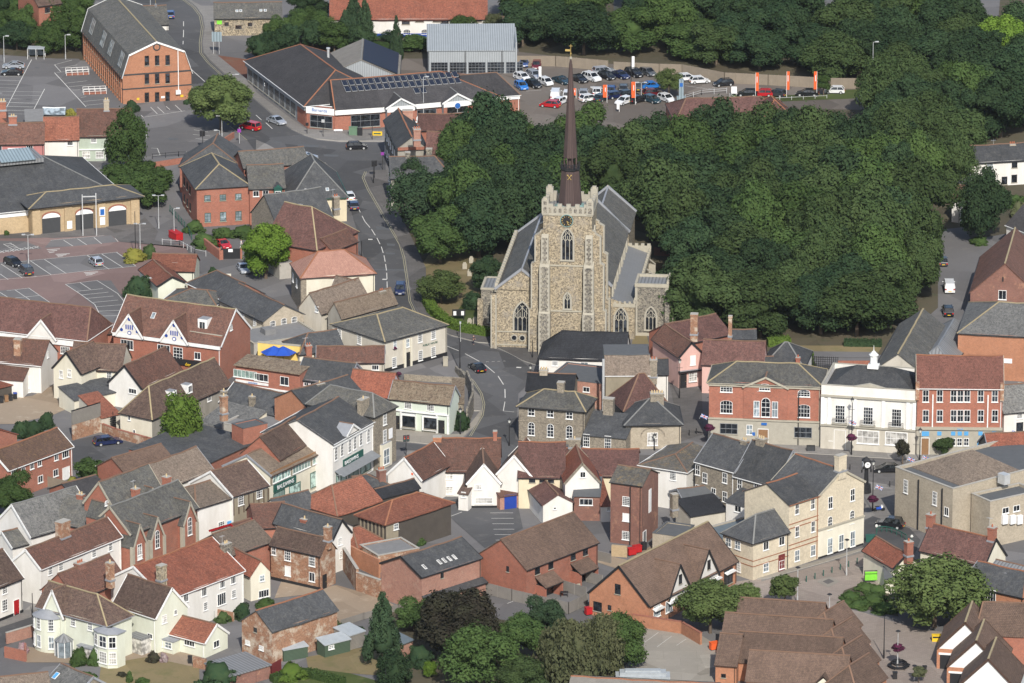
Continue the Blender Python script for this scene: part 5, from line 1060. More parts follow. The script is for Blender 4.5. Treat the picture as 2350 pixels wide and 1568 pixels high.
for i in range(8):
 x=1.15+i*.87
 m.face([(x-.24,-.13,25.1),(x+.24,-.13,25.1),(x+.24,-.13,25.75),(x,-.13,26.1),(x-.24,-.13,25.75)],'flintgrey')
for x in(.35,W0-.35):m.face([(x-.33,-.28,25.1),(x+.33,-.28,25.1),(x+.33,-.28,25.9),(x,-.28,26.3),(x-.33,-.28,25.9)],'flintgrey');m.box(x-.28,x+.28,-.3,-.26,26.55,27.1,'flintgrey')
m.obj('flint_panels',p_)
cb('tower_roof',[(t,W0-t,t,W0-t,24.8,24.95,'lead')])
gw(W0/2,-.02,16.8,2.1,5.6,3);gw(W0/2,-.02,8.1,1.25,2.9,2);gw(W0/2,-.02,2.3,1.3,1.7,2,0,False);gw(W0+.02,W0/2,16.8,2.0,5.0,3,math.pi/2)
m=MB();c=(W0/2-.15,-.05,23.75);m.cyl(c,1.12,1.12,.12,'verdigris',28,axis=(0,-1,0));o=m.obj('clock_face',ch);m=MB();m.cyl((c[0],-.17,c[2]),1.0,1.0,.03,'paint_black',28,axis=(0,-1,0))
for i in range(12):a=math.pi*i/6;m.bar((c[0]+.66*math.sin(a),-.22,c[2]+.66*math.cos(a)),(c[0]+.9*math.sin(a),-.22,c[2]+.9*math.cos(a)),.03,.11,'gold')
for a,l in((2.75,.8),(2.3,.5)):m.bar((c[0],-.25,c[2]),(c[0]+l*math.sin(a),-.25,c[2]+l*math.cos(a)),.03,.09,'gold')
m.obj('clock_dial',o)
cx=cy=W0/2;cx+=.05;za=cz(cx,cy,-8);zb=cz(cx,cy,-128);zt=cz(cx,cy,-975)
def octa(m,r0,z0,r1,z1,mt):m.cyl((cx,cy,z0),r0,r1,z1-z0,mt,8,M=Matrix.Translation((cx,cy,0))@Matrix.Rotation(math.pi/8,4,'Z')@Matrix.Translation((-cx,-cy,0)))
m=MB();octa(m,3.0,24.95,2.1,25.6,'verdigris');octa(m,2.08,25.6,1.6,za,'spirewood');octa(m,1.25,zb,.3,zt,'spirewood');octa(m,.3,zt,.1,zt+1.0,'spirewood');sp=m.obj('spire',ch)
m=MB();octa(m,1.6,za,1.78,za+.25,'paint_black');octa(m,1.78,za+.25,1.78,za+.4,'paint_black')
for i in range(8):
 a=math.pi*(i+.5)/4;b=math.pi*(i+1.5)/4;p0=(cx+1.7*math.cos(a),cy+1.7*math.sin(a));p1=(cx+1.7*math.cos(b),cy+1.7*math.sin(b))
 for z in(za+.55,za+1.2):m.bar((p0[0],p0[1],z),(p1[0],p1[1],z),.07,.1,'paint_black')
 for k in range(3):f=k/3;m.box(p0[0]+(p1[0]-p0[0])*f-.05,p0[0]+(p1[0]-p0[0])*f+.05,p0[1]+(p1[1]-p0[1])*f-.05,p0[1]+(p1[1]-p0[1])*f+.05,za+.4,za+(1.5 if k==0 else 1.2),'paint_black')
 q=(cx+1.1*math.cos(a),cy+1.1*math.sin(a));m.bar((q[0],q[1],za+.3),(q[0],q[1],zb+.1),.16,.16,'spirewood')
octa(m,.45,za,.45,zb,'spirewood');m.obj('spire_gallery',sp)
m=MB();zz=zt+1.0;m.cyl((cx,cy,zz),.22,.22,.35,'stonepale',8);m.cyl((cx,cy,zz+.35),.05,.04,2.2,'gold',6);m.cyl((cx,cy,zz+.8),.13,.13,.25,'gold',8);m.box(cx-.95,cx-.1,cy-.02,cy+.02,zz+1.3,zz+1.65,'gold');m.box(cx-.3,cx+.3,cy-.02,cy+.02,zz+2.2,zz+2.28,'gold');m.obj('weathervane',sp)
m=MB();q=(cx,cy-1.9,za-.75)
for s in(-1,1):m.bar((cx-s*.3,cy-1.78,za-1.3),(cx+s*.28,cy-1.74,za-.5),.04,.09,'gold');m.cyl((cx+s*.3,cy-1.74,za-.5),.13,.13,.05,'gold',8,axis=(0,-1,0))
m.obj('crossed_keys',sp)
y0=W0;xr=(890-545)/53.;nx=W0/2+.75;hw=5.9
ze=cz(nx+hw,y0,1052);zr=cz(nx,y0+33.5,252)
def gableblk(x0,x1,y0,y1,ze,zr,wallm,roofm,name,k=None,over=.25,cop=True):
 m=MB();c=(x0+x1)/2;e=ze-.05
 for y,r in((y0,1),(y1,-1)):m.face([(x0,y,0),(x1,y,0),(x1,y,e),(c,y,zr-.06),(x0,y,e)][::r],wallm)
 m.face([(x0,y1,0),(x0,y0,0),(x0,y0,e),(x0,y1,e)],wallm);m.face([(x1,y0,0),(x1,y1,0),(x1,y1,e),(x1,y0,e)],wallm);m.obj(name+'_wall',ch)
 r=MB();k=(zr-ze)/((x1-x0)/2);a=(x0-over,ze-k*over);b=(x1+over,ze-k*over)
 slab(r,[[(c,y0,zr),(c,y1,zr),(a[0],y1,a[1]),(a[0],y0,a[1])],[(b[0],y0,b[1]),(b[0],y1,b[1]),(c,y1,zr),(c,y0,zr)]],[(a[0],y0,a[1]),(b[0],y0,b[1]),(b[0],y1,b[1]),(a[0],y1,a[1])],.15,roofm,Matrix.Identity(4));r.bar((c,y0,zr),(c,y1,zr),.3,.15,'leadflash');ro=r.obj(name+'_roof',ch)
 if cop:
  m=MB()
  for y in(y0,y1):m.bar((a[0],y,a[1]+.1),(c,y,zr+.2),.45,.4,'leadflash');m.bar((c,y,zr+.2),(b[0],y,b[1]+.1),.45,.4,'leadflash')
  m.obj('coping',ro)
 return ro
gableblk(nx-hw,nx+hw,y0,y0+33.5,ze,zr,'flint','slateold','nave')
cx2=nx+1.2;ch_=4.9;yc=y0+33.5;zrc=cz(cx2,yc+13,215);zec=cz(cx2+ch_,yc+1,500)
gableblk(cx2-ch_,cx2+ch_,yc,yc+13,min(zec,ze),max(zrc,ze+4.2),'flint','slateold','chancel')
m=MB();m.box(cx2-.1,cx2+.1,yc+12.9,yc+13.1,zrc,zrc+1.7,'stone');m.box(cx2-.5,cx2+.5,yc+12.9,yc+13.1,zrc+.9,zrc+1.15,'stone');m.obj('gable_cross',ch)
for i in range(7):winm=gw(nx+hw+.03,y0+3.5+i*4.5,ze-2.6,1.9,2.1,2,math.pi/2,False)
ax0,ax1=nx+hw,nx+hw+4.1;ay0,ay1=y0+1.0,y0+34;zh=ze-2.7;zl=zh-1.35
m=MB();m.box(ax0,ax1,ay0,ay1,0,zl-.1,'flint');m.face([(ax0,ay0,zl-.1),(ax1,ay0,zl-.1),(ax0,ay0,zh)],'flint');m.obj('south_aisle_wall',ch)
m=MB();slab(m,[[(ax0,ay0+.4,zh),(ax1-.3,ay0+.4,zl),(ax1-.3,ay1-.4,zl),(ax0,ay1-.4,zh)]],[(ax0,ay0+.4,zh),(ax1-.3,ay0+.4,zl),(ax1-.3,ay1-.4,zl),(ax0,ay1-.4,zh)],.12,'lead',Matrix.Identity(4));m.obj('south_aisle_roof',ch)
m=MB();m.box(ax0+.3,ax1+.1,ay0-.1,ay0+.35,zl-.1,zl+.5,'stone');m.box(ax1-.3,ax1+.12,ay0,ay1,zl-.1,zl+.5,'stone');m.box(ax0,ax1+.1,ay1-.35,ay1+.1,zl-.1,zl+1.3,'stone')
for i in range(5):m.box(ax0+.5+i*.85,ax0+.9+i*.85,ay0-.1,ay0+.35,zl+.5,zl+.85,'stone');
for i in range(22):m.box(ax1-.3,ax1+.12,ay0+.5+i*1.5,ay0+1.2+i*1.5,zl+.5,zl+.9,'stone')
for i in range(4):m.box(ax0+.2+i*1.1,ax0+.8+i*1.1,ay1-.35,ay1+.1,zl+1.3,zl+1.7,'stone')
m.obj('parapet',ch)
for i in range(5):y=ay0+5+i*6;m=MB();m.box(ax1,ax1+1.2,y,y+.8,0,zl-1,'stone');m.face([(ax1,y,zl),(ax1+1.2,y,zl-1),(ax1+1.2,y+.8,zl-1),(ax1,y+.8,zl)],'stone');m.obj('buttress',ch)
gw(ax0+1.75,ay0-.03,1.3,2.35,4.5,3)
px0,px1=ax1-.1,ax1+5.6;py0,py1=ay0+2.2,ay0+8.2;zp=cz(px0,py0,1035)
m=MB();m.box(px0,px1,py0,py1,0,zp-.6,'flintgrey');m.box(px0-.02,px1+.02,py0-.04,py0+.01,0,.6,'stone');m.obj('porch_wall',ch);cb('porch_roof',[(px0+.3,px1-.3,py0+.3,py1-.3,zp-.6,zp-.45,'lead')])
cb('parapet',[(px0-.1,px1+.1,py0-.1,py0+.3,zp-.6,zp,'stone'),(px0-.1,px1+.1,py1-.3,py1+.1,zp-.6,zp,'stone'),(px0-.1,px0+.3,py0+.3,py1-.3,zp-.6,zp,'stone'),(px1-.3,px1+.1,py0+.3,py1-.3,zp-.6,zp+.4,'stone')])
cb('quoins',[(px0-.03,px0+.4,py0-.05,py0+.4,0,zp-.7,'stonepale'),(px1-.5,px1+.03,py0-.05,py0+.4,0,zp-.7,'stonepale')]);gw((px0+px1)/2-.1,py0-.03,1.2,2.0,4.2,3)
cb('buttress',[(px1,px1+1.0,py0-.2,py0+.6,0,zp-2.5,'flintgrey'),(px1-.5,px1+.3,py0-1.0,py0,0,zp-3,'flintgrey')])
bx0,bx1=-8.3,.4;by0,by1=2.2,36;zeb=cz(bx0,by0,1080);zrb=cz((bx0+bx1)/2,by0,985)
gableblk(bx0,bx1,by0,by1,zeb,zrb+1.4,'flint','slateold','north_aisle')
m=MB();m.box(bx0-.3,bx0+.25,by0,by1,zeb-.6,zeb+.4,'stonepale');[m.box(bx0-.3,bx0+.25,by0+.4+i*1.6,by0+1.2+i*1.6,zeb+.4,zeb+.8,'stone')for i in range(21)];m.obj('parapet',ch)
gw(-3.8,by0-.03,3.2,3.0,5.3,4);cb('string_course',[(bx0,-1.9,by0-.1,by0,2.85,3.05,'stone'),(bx0,-1.9,by0-.1,by0,.5,.7,'stone')])
for x in(-5.2,-3.8):m=MB();m.cyl((x,by0-.02,1.9),.6,.6,.1,'stonepale',16,axis=(0,-1,0));m.cyl((x,by0-.13,1.9),.42,.42,.03,'glass',8,axis=(0,-1,0));m.obj('rosette_window',ch)
cb('buttress',[(bx0-.9,bx0+.1,by0-.6,by0+.4,0,zeb-1,'flint'),(bx0-.92,bx0-.7,by0-.63,by0-.4,0,zeb-1,'stonepale'),(bx0-.1,bx0+.12,by0-.63,by0-.4,0,zeb-1,'stonepale'),(bx0-.9,bx0+.1,by0+14,by0+15,0,zeb-1,'flint')])
T(2,1);wx0,wx1=bx0-3.6,bx0+.1;wy0,wy1=by0+9,by0+16;zw=cz(wx0,wy0,1075)
m=MB();m.box(wx0,wx1,wy0,wy1,0,zw-.3,'flintgrey');m.obj('vestry_wall',ch);cb('vestry_roof',[(wx0+.3,wx1-.3,wy0+.3,wy1-.3,zw-.3,zw-.15,'lead')]);cb('parapet',[(wx0-.1,wx1,wy0-.1,wy0+.3,zw-.3,zw,'stone'),(wx0-.1,wx0+.3,wy0+.3,wy1,zw-.3,zw,'stone'),(wx0-.1,wx1,wy1-.3,wy1+.1,zw-.3,zw,'stone')]);gw((wx0+wx1)/2,wy0-.03,1.8,1.2,2.8,2)
cb('buttress',[(wx0-.6,wx0+.3,wy0-.5,wy0+.4,0,zw-2,'flint')])
# ================================================================ buildings, left half
H=house
T(0,1)
h=H('low orange pantile building with an off white gable end beside the car park',(1450,1058),(1712,1030),3.2,C=(1400,895),Rg=(1590,968),axis='y',wall='palegreen',rf='pantile',name='tiled_hall',cat='building',verge='paint_black');
h=H('',(1385,915),(1780,925),3.0,D=7,rise=2.2,wall='palegreen',rf='pantile',of=h);chim(h,[(1610,880)],.9,.9,.8,'greybrick',0,yf=.3)
h=H('slate roofed house with red brick chimney in front of the pantiled hall',(1720,1030),(2068,1197),3.6,D=8,rise=2.6,ins=(3.5,0),wall='redbrick',rf='slate',name='slate_house',gut='paint_white');chim(h,[(1798,1090)],1.2,.8,1.1,'redbrick',3,'pot_red',yf=.3)
h=H('',(1500,1190),(1980,1235),3.2,D=7,rise=1.6,ins=(4,3),wall='redbrick',rf='slateold',of=h,gut='paint_white');chim(h,[(1722,1190)],.9,.7,.9,'oldbrick',0)
h=H('red brick corner building with two white scalloped gables and blue roundels',(1040,1478),(2025,1612),6.6,C=(2240,1440),Rg=(2125,1268),wall='redbrick',rf='clay',name='gabled_building',cat='building',gut='paint_white',ridge='ridge_yel',verge='paint_white')
boxon(h,0,h.L,-.35,0,6.0,6.5,'paint_white','cornice');skyl(h,[(1408,1330)],.7,1.2)
for a in((1185,1280),(1597,1342)):
 o,cx=xgable(h,a,5.4,3.9,6.4,.3,wall='white',rf='clay',verge='paint_white',over=.1,wallfrom=5.9);m=MB()
 for dx,dz,r_ in((0,2.9,.28),(-1.5,.9,.28),(1.5,.9,.28),(0,.5,.38)):m.cyl((cx+dx,-.33,6.4+dz),r_,r_,.04,'doorblue',14,axis=(0,-1,0))
 m.cyl((cx,-.38,6.9),.24,.24,.04,'white_sign',12,axis=(0,-1,0))
 for i in range(4):m.box(cx-.72+i*.4,cx-.52+i*.4,-.37,-.31,7.5,8.3,'paint_blue')
 m.obj('roundels',o,h.X_)
winz(h,'F',[2.6,9.6],3.8,2.4,1.7,'case4');winz(h,'F',[12.3],3.1,1.8,2.3,'sash');winz(h,'F',[16],3.7,1.2,1.3,'case');winz(h,'R',[4],8.3,.9,1.1,'arch')
b=H('',(1745,1475),(2030,1520),8.0,D=2.5,roof='flat',rise=.4,wall='redbrick',rf='lead',of=h,gut='stone');o=boxon(b,b.L-5,b.L-3.2,.8,2.6,7.8,10.2,'paint_white','dormer','leadflash');fm,gm=win_mesh('case',1.2,1.4);w_=link('dormer_window',fm,h.root,b.X_@Matrix.Translation((b.L-4.1,.78,8.4)));link('pane',gm,w_)
T(0,2);plate(h,'F',(1600,150),(1850,235),'paint_black',.3,'fascia');sign(h,'F',(1725,212),'der',.8,'yellowbox',.45)
T(0,1)
h=H('long brown tiled shop with a plain white gable at far left',(-250,1440),(800,1562),6.2,D=10,rise=4.4,wall='redbrick',rf='plumtile',name='shop',cat='shop',gut='paint_white',ins=(0,1.5));xgable(h,(380,1358),5.6,3.3,5.9,.3,wall='white',over=.1,wallfrom=5.2,verge='paint_white');boxon(h,0,h.L,-.3,0,5.0,5.9,'paint_white','fascia');T(0,2);win(h,'F',[(598,80)],1.7,1.3,'grid');T(0,1)
h=H('low brown tiled roof with clustered pots behind the gabled corner building',(815,1520),(1050,1490),5,D=8,rise=2.5,ins=(0,3),wall='redbrick',rf='clay',name='rear_range',cat='building');chim(h,[(955,1500)],1.6,1.0,.8,'oldbrick',4,'pot_red')
T(0,2)
h=H('white rendered house with tall brick stack and gable end at far left',(-260,165),(375,222),4.9,D=8,Rg=(430,-10),wall='white',rf='clay',name='white_house',gut='paint_white');chim(h,[(168,160)],1.2,1.0,3.5,'oldbrick',0,yf=.2);win(h,'R',[(438,120)],.7,1.1,'case');
h=H('',(-100,330),(210,352),3.2,D=5,rise=1.8,roof='mono',wall='white',rf='clay',of=h);win(h,'R',[],1,1)
h=H('',(140,352),(375,300),2.8,D=2,rise=.5,roof='flat',wall='white',rf='white',of=h,gut='paint_white');win(h,'F',[(255,450),(335,425)],.9,.8,'lav')
h=H('cream house with black edged gable and brown tiled roof above the gravel drive',(490,243),(745,297),5.3,D=7,Rg=(600,92),axis='y',wall='ivory',rf='browntile',name='cream_house',verge='paint_black');win(h,'F',[(562,300),(638,290)],.8,1.4,'blind');door(h,'F',[(573,460)],'doorblue')
h=H('',(640,250),(1110,275),4.8,Rg=(745,0),pitch=44,wall='ivory',rf='browntile',of=h);win(h,'F',[(1003,305)],.9,1.5,'sash')
h=H('white gabled house with dark bargeboards and mottled red tiled roof',(1000,375),(1300,432),4,C=(1290,195),Rg=(1168,215),axis='y',wall='white',rf='clay',name='gabled_house',verge='paint_black');win(h,'F',[(1218,455)],1.6,.9,'case3');chim(h,[(1450,300),(1550,240)],1.0,.8,.5,'oldbrick',1)
h=H('long brown roofed range with hipped end, two dormers and cream end wall',(1395,715),(2110,402),3.9,C=(1090,660),Rg=(1335,405),ins=(3.6,0),wall='greyrender',rf='browntile',name='long_range',cat='building',ridge='ridge_yel');boxon(h,-.03,.0,0,h.D,0,3.8,'ivory','end_wall')
win(h,'L',[(1187,702),(1233,830)],.5,.8,'one',.03);win(h,'F',[(1785,590),(1920,515)],1.1,1.2,'case3')
for px in((1595,495),(1738,435)):q=hit(h,px,('y',.8));o=boxon(h,q.x-.7,q.x+.7,.7,2.6,q.z-.8,q.z+.8,'paint_white','dormer','leadflash');fm,gm=win_mesh('case',1.1,1.2);w_=link('dormer_window',fm,h.root,h.X_@Matrix.Translation((q.x,.68,q.z-.6)));link('pane',gm,w_)
h=H('low red tiled outbuilding with pinkish wall and curved iron stair',(930,694),(1100,655),2.7,D=6.5,rise=2.1,roof='mono',wall='stonewash',rf='pantile',name='outbuilding',cat='shed')
h=H('tall brick store clad in weathered grey boards with flat top',(665,642),(920,566),5.0,C=(450,700),roof='flat',rise=.2,wall='oldbrick',rf='felt',name='boarded_store',cat='shed',gut='felt');boxon(h,-.05,h.L,-.06,h.D,2.7,4.95,'greyboards','boarding')
h=H('small slate roofed privy range with maroon doors',(592,468),(830,480),2.4,D=4,roof='mono',rise=.7,wall='ivory',rf='slateold',name='outhouse',cat='shed');door(h,'F',[(615,520),(650,520)],'maroon',1)
h=H('low slate lean-to behind the boarded store',(682,535),(1150,440),2.6,D=5,roof='mono',rise=1.0,wall='ivory',rf='slate',name='lean_to',cat='shed')
h=H('modern red brick terrace with white windows and orange lichen on its roof',(80,1183),(662,966),5.2,Rg=(490,790),pitch=38,wall='redbrick',rf='whitetilelichen',name='brick_terrace',cat='terrace house',gut='paint_white',ridge='ridge_red',verge='paint_white')
win(h,'F',[(600,1025)],1.6,1.4,'case3');win(h,'F',[(515,1058),(362,1108),(292,1137),(212,1187),(120,1215)],.95,1.2,'case');win(h,'F',[(510,1205),(370,1262)],1.2,1.2,'case');door(h,'F',[(605,1195)],'paint_white',1.6)
h=H('red brick house gable with bare wall at the left edge',(-260,985),(155,850),4.5,D=7,rise=2.4,axis='y',wall='redbrick',rf='redtile',name='brick_house')
h=H('small red brick house with brown roof and blank gable behind the round bush',(895,1142),(1170,1237),4.4,C=(1195,965),Rg=(1015,1065),axis='y',wall='redbrick',rf='newtile',name='brick_house',gut='paint_white')
h=H('brown tiled hall with ridge running beside the white pub gable',(1470,1365),(1955,1185),6,Rg=(1715,965),pitch=42,wall='white',rf='greybrown',name='tiled_hall',cat='building',ridge='ridge_brown',verge='leadflash')
h=H('',(1300,1330),(1480,1270),4,D=5,rise=2,wall='white',rf='clay',of=h)
h=H('white walled wing with brown tiled half hip facing the bottom street',(1800,1535),(2140,1432),6.1,C=(1480,1400),Rg=(1890,1310),ins=(4,0),wall='white',rf='greybrown',name='white_wing',cat='building',base=None)
T(0,3);win(h,'F',[(2030,120)],1.3,1.3,'sash');plate(h,'F',(2085,85),(2125,140),'skyblue',.08,'wall_sign');T(0,2)
h=H('white gabled pub with dark brown roof, half timbered front and hanging flowers',(2140,1424),(2462,1322),6.5,C=(1765,1290),Rg=(1978,1187),wall='white',rf='browntile',name='pub',cat='pub',verge='paint_white',of=None);boxon(h,0,h.L,-.1,-.02,0,6.1,'tan_render','timber_front');T(1,2)
win(h,'F',[(30,1395),(-140,1460)],1.2,1.5,'sash',.1);win(h,'F',[(30,1530)],1.5,1.6,'sash',.1)
for i in range(8):boxon(h,i*h.L/7-.08,i*h.L/7+.08,-.16,-.1,3.4,6.1,'paint_brown','timber')
T(0,3)
h=H('red brick Victorian school house with steep gables, arched windows and slate roof',(1200,205),(1812,-40),6.3,D=8,rise=3.8,wall='redbrick',rf='slateold',name='school_house',cat='building',ridge='ridge_grey',verge='stone')
for a,w_,st in(((1272,0),3.2,'case'),((1437,62),3.2,'arch'),((1737,-18),3.4,'arch')):
 o,cx=xgable(h,a,w_,3.4,5.0 if w_>3.3 else 4.6,.9,wall='redbrick',rf='slateold',verge='stone',over=.1);winz(h,'F',[cx],2.9,1.0,2.9 if st=='arch' else 1.8,st,.95)
 for s in(-1,1):boxon(h,cx+s*w_/2-.25,cx+s*w_/2+.25,-1.2,-.6,0,4.6,'stone','buttress')
win(h,'F',[(1282,375)],1.1,2.0,'blank',.95);T(0,2)
h2=H('',(1060,1560),(1500,1395),8.2,D=6.5,rise=4.2,wall='redbrick',rf='slateold',of=h,verge='stone');chim(h2,[(1245,1440),(1530,1330)],1.0,1.0,1.6,'redbrick',1,'pot_buff',yf=0.05);xgable(h2,(1392,1378),2.2,2.0,8.0,.2,wall='redbrick',verge='stone',over=.1,wallfrom=6);win(h2,'F',[(1385,1500)],1.0,2.2,'arch',.25);xgable(h2,(985,1350),2.6,2.2,7.8,.1,wall='redbrick',verge='stone',over=.1,wallfrom=5);win(h2,'F',[(978,1482)],.8,.8,'arch',.12)
T(0,3)
h=H('long white street house with brown tiled roof, big square stack and blue doors',(375,522),(1110,228),5.9,C=(125,448),Rg=(237,335),wall='white',rf='clay',name='white_house',verge='paint_white',gut='paint_white')
win(h,'F',[(460,530),(558,492),(862,370),(1012,310)],.95,1.5,'sash');win(h,'F',[(463,665),(560,625),(865,502),(1015,450)],.95,1.3,'sash');door(h,'F',[(395,735),(938,482)],'doorblue');chim(h,[(578,205)],2.0,1.3,2.2,'oldbrick',0)
h=H('dark tiled house with white edged verge behind the long white street house',(285,230),(860,60),4.4,Rg=(390,-75),pitch=45,wall='white',rf='slatepale',name='dark_roofed_house',verge='paint_white',ridge='ridge_grey')
h=H('low slate roof link with white verge at the left edge',(115,325),(400,250),3.2,D=5,rise=2,wall='white',rf='slateold',name='slate_link',cat='building',verge='paint_white');
h=H('glazed white conservatory beside the walled garden',(205,132),(300,150),2.3,D=5,rise=1.0,wall='glasslight',rf='glasslight',name='conservatory',cat='conservatory',ridge='paint_white',gut='paint_white',ins=(0,0));winz(h,'F',[1,2.6],.2,1.4,2.0,'case')
T(0,2);h=H('slate roofed range with red chimney behind the school house',(500,1660),(1180,1790),5.0,Rg=(540,1400),pitch=42,wall='redbrick',rf='slateold',name='slate_range',cat='building',ridge='ridge_grey');chim(h,[(742,1470)],1.1,.8,1.2,'redbrick',2)
h=H('dark brown roof tucked behind the school house gable',(700,1450),(1000,1370),4,D=7,rise=1.8,wall='redbrick',rf='darktile',name='dark_roof_range',cat='building')
T(0,3)
h=H('white house with red front door at the left edge of the street',(-260,785),(203,606),5.5,D=8,Rg=(47,335),wall='white',rf='browntile',name='white_house',verge='paint_white',plinth='paint_black');win(h,'F',[(42,705)],1.1,1.4,'sash');win(h,'F',[(42,852)],1.2,1.8,'sash');door(h,'F',[(150,870)],'paint_red',1.2,2.4)
h=H('pale green house with rounded and square bays and mossy tiled roofs',(340,868),(975,1040),6.1,C=(1215,945),Rg=(945,745),ins=(0,4.2),wall='palegreen',rf='browntile',name='bay_house',gut='leadflash',ridge='ridge_yel',plinth=None);G=h
xgable(h,(487,690),4.3,4.0,5.6,.1,wall='palegreen',verge='paint_white',over=.1);win(h,'F',[(673,1000),(828,1040)],.9,1.5,'sash')
m=MB();q0=hit(h,(450,1100),'F');cx=q0.x
n=10;pts=[(cx+2.35*math.cos(math.pi+math.pi*i/n),-.2+1.7*math.sin(math.pi+math.pi*i/n))for i in range(n+1)]
for(x0,y0),(x1,y1)in zip(pts[:-1],pts[1:]):m.face([(x0,y0,0),(x1,y0 if 0 else y1,0),(x1,y1,5.4),(x0,y0,5.4)],'palegreen')
o=m.obj('rounded_bay',h.root,h.X_);m=MB()
for(x0,y0),(x1,y1)in zip(pts[:-1],pts[1:]):m.face([(cx+(x0-cx)*1.1,y0*1.1,5.35),(cx+(x1-cx)*1.1,y1*1.1,5.35),(cx+(x1-cx)*.4,-.1+y1*.3,6.2),(cx+(x0-cx)*.4,-.1+y0*.3,6.2)],'leadflash');m.face([(cx+(x0-cx)*.4,-.1+y0*.3,6.2),(cx+(x1-cx)*.4,-.1+y1*.3,6.2),(cx,0,6.25)],'leadflash')
m.obj('bay_roof',o,h.X_)
for i in(2,4,7):
 (x0,y0),(x1,y1)=pts[i],pts[i+1];a=math.atan2(y1-y0,x1-x0)
 for z,st in((.7,'light'),(3.5,'sash')):fm,gm=win_mesh(st,.85,1.9);w_=link('bay_window',fm,h.root,h.X_@Matrix.Translation(((x0+x1)/2,(y0+y1)/2,z))@Matrix.Rotation(a,4,'Z'));link('pane',gm,w_)
m=MB();bx=h.L-1.6;P8=[(bx,-.9),(bx+1.2,-1.4),(bx+3.0,-1.4),(bx+4.0,-.4),(bx+4.0,1.4),(bx,1.4)];m.prism(P8,0,5.3,'palegreen');o=m.obj('square_bay',h.root,h.X_);m=MB();c=(bx+2,0);Q8=[((x-c[0])*1.1+c[0],(y-c[1])*1.1+c[1])for x,y in P8];m.prism(Q8,5.3,5.45,'leadflash')
for i in range(6):a=Q8[i];b=Q8[(i+1)%6];m.face([(a[0],a[1],5.45),(b[0],b[1],5.45),(c[0]+(b[0]-c[0])*.3,c[1]+(b[1]-c[1])*.3,6.0),(c[0]+(a[0]-c[0])*.3,c[1]+(a[1]-c[1])*.3,6.0)],'leadflash')
m.obj('bay_roof',o,h.X_)
for a,b in((P8[1],P8[2]),(P8[2],P8[3]),(P8[0],P8[1])):
 for z in(.7,3.2):
  ln=math.hypot(b[0]-a[0],b[1]-a[1]);fm,gm=win_mesh('sash2' if z>1 else 'lav',round(min(1.4,ln-.3),1),1.8);w_=link('bay_window',fm,h.root,h.X_@Matrix.Translation(((a[0]+b[0])/2,(a[1]+b[1])/2,z))@Matrix.Rotation(math.atan2(b[1]-a[1],b[0]-a[0]),4,'Z'));link('pane',gm,w_)
m=MB();q=hit(h,(628,1230),'F');m.cyl((q.x,-1,0),1.35,1.35,2.5,'glasslight',8);m.cyl((q.x,-1,2.5),1.5,.1,1.0,'lead',8);[m.cyl((q.x+1.36*math.cos(i*math.pi/4),-1+1.36*math.sin(i*math.pi/4),0),.07,.07,2.5,'paint_white',4)for i in range(8)];m.obj('glazed_porch',h.root,h.X_)
q=hit(h,(815,1160),'F');boxon(h,q.x-1.4,q.x+1.4,-.9,0,.5,2.1,'glassblind','ground_floor_bay','leadflash');boxon(h,q.x-1.55,q.x+1.55,-1.05,0,2.1,2.3,'leadflash','bay_roof')
h=H('',(1040,850),(1430,975),5.6,C=(1722,872),Rg=(1592,690),wall='palegreen',rf='browntile',of=G,verge='paint_white',gut='paint_white');win(h,'R',[(1508,980)],1.0,1.3,'lav');win(h,'R',[(1610,917)],.6,.8,'case');win(h,'F',[(1378,1135)],1.1,.8,'case');chim(h,[(1012,600)],1.0,.9,2.4,'oldbrick',1,yf=.5)
m=MB();q=hit(h,(1255,1160),('y',-1.5));m.box(q.x-1.5,q.x+1.5,-2,0,0,2.4,'glassblind');m.box(q.x-1.6,q.x+1.6,-2.1,0,2.4,2.6,'lead');m.obj('sun_porch',h.root,h.X_)
h=H('',(1515,1105),(1880,1200),2.4,C=(2105,1112),Rg=(1995,1022),wall='palegreen',rf='pantile',of=G,verge='paint_white',gut='paint_white');win(h,'F',[(1740,1200)],2.0,.9,'case4');win(h,'R',[(1985,1208)],1.4,1.1,'case');q=hit(h,(1575,1180),'F');boxon(h,q.x-1.9,q.x+1.6,-1.6,-.02,0,1.9,'palegreen','garden_room','glassblind');boxon(h,q.x-2,q.x+1.7,-1.7,-.02,1.9,2.1,'leadflash','bay_roof');winz(h,'F',[q.x-1,q.x+.7],.8,1.3,1.0,'light',1.6)
h=H('house between the streets with dark reddish tiled roof and cylinder brick stack',(700,800),(1160,620),5.6,D=7,rise=3.4,wall='redbrick',rf='clay',name='red_roofed_house');chim(h,[(735,590)],1.4,1.2,2.2,'darkbrick',3,'pot_red')
h=H('white house with long bright orange red tiled roof and flint stacks',(1530,803),(2236,535),6.0,C=(1172,547),Rg=(1322,490),wall='white',rf='redtile',name='white_house',verge='paint_white',gut='paint_white',ridge='ridge_red')
win(h,'F',[(1705,782),(1873,728),(2040,642),(2140,605)],1.1,1.4,'case3');win(h,'F',[(1885,862),(2145,748)],.9,1.3,'sash');win(h,'F',[(2033,795)],1.9,1.9,'case4');chim(h,[(1483,600)],1.3,1.0,2.0,'flint',0,yf=.15);chim(h,[(2075,400)],1.6,.9,2.0,'flintgrey',2,yf=.3)
h=H('cream cottage end with red tiled roof beside the orange roofed white house',(2300,590),(2480,548),4.0,D=8,rise=2.3,axis='y',wall='ivory',rf='redtile',name='cream_cottage');T(1,3);win(h,'F',[(55,605)],.9,1.0,'light');win(h,'F',[(70,745)],1.9,1.2,'case4')
T(0,3)
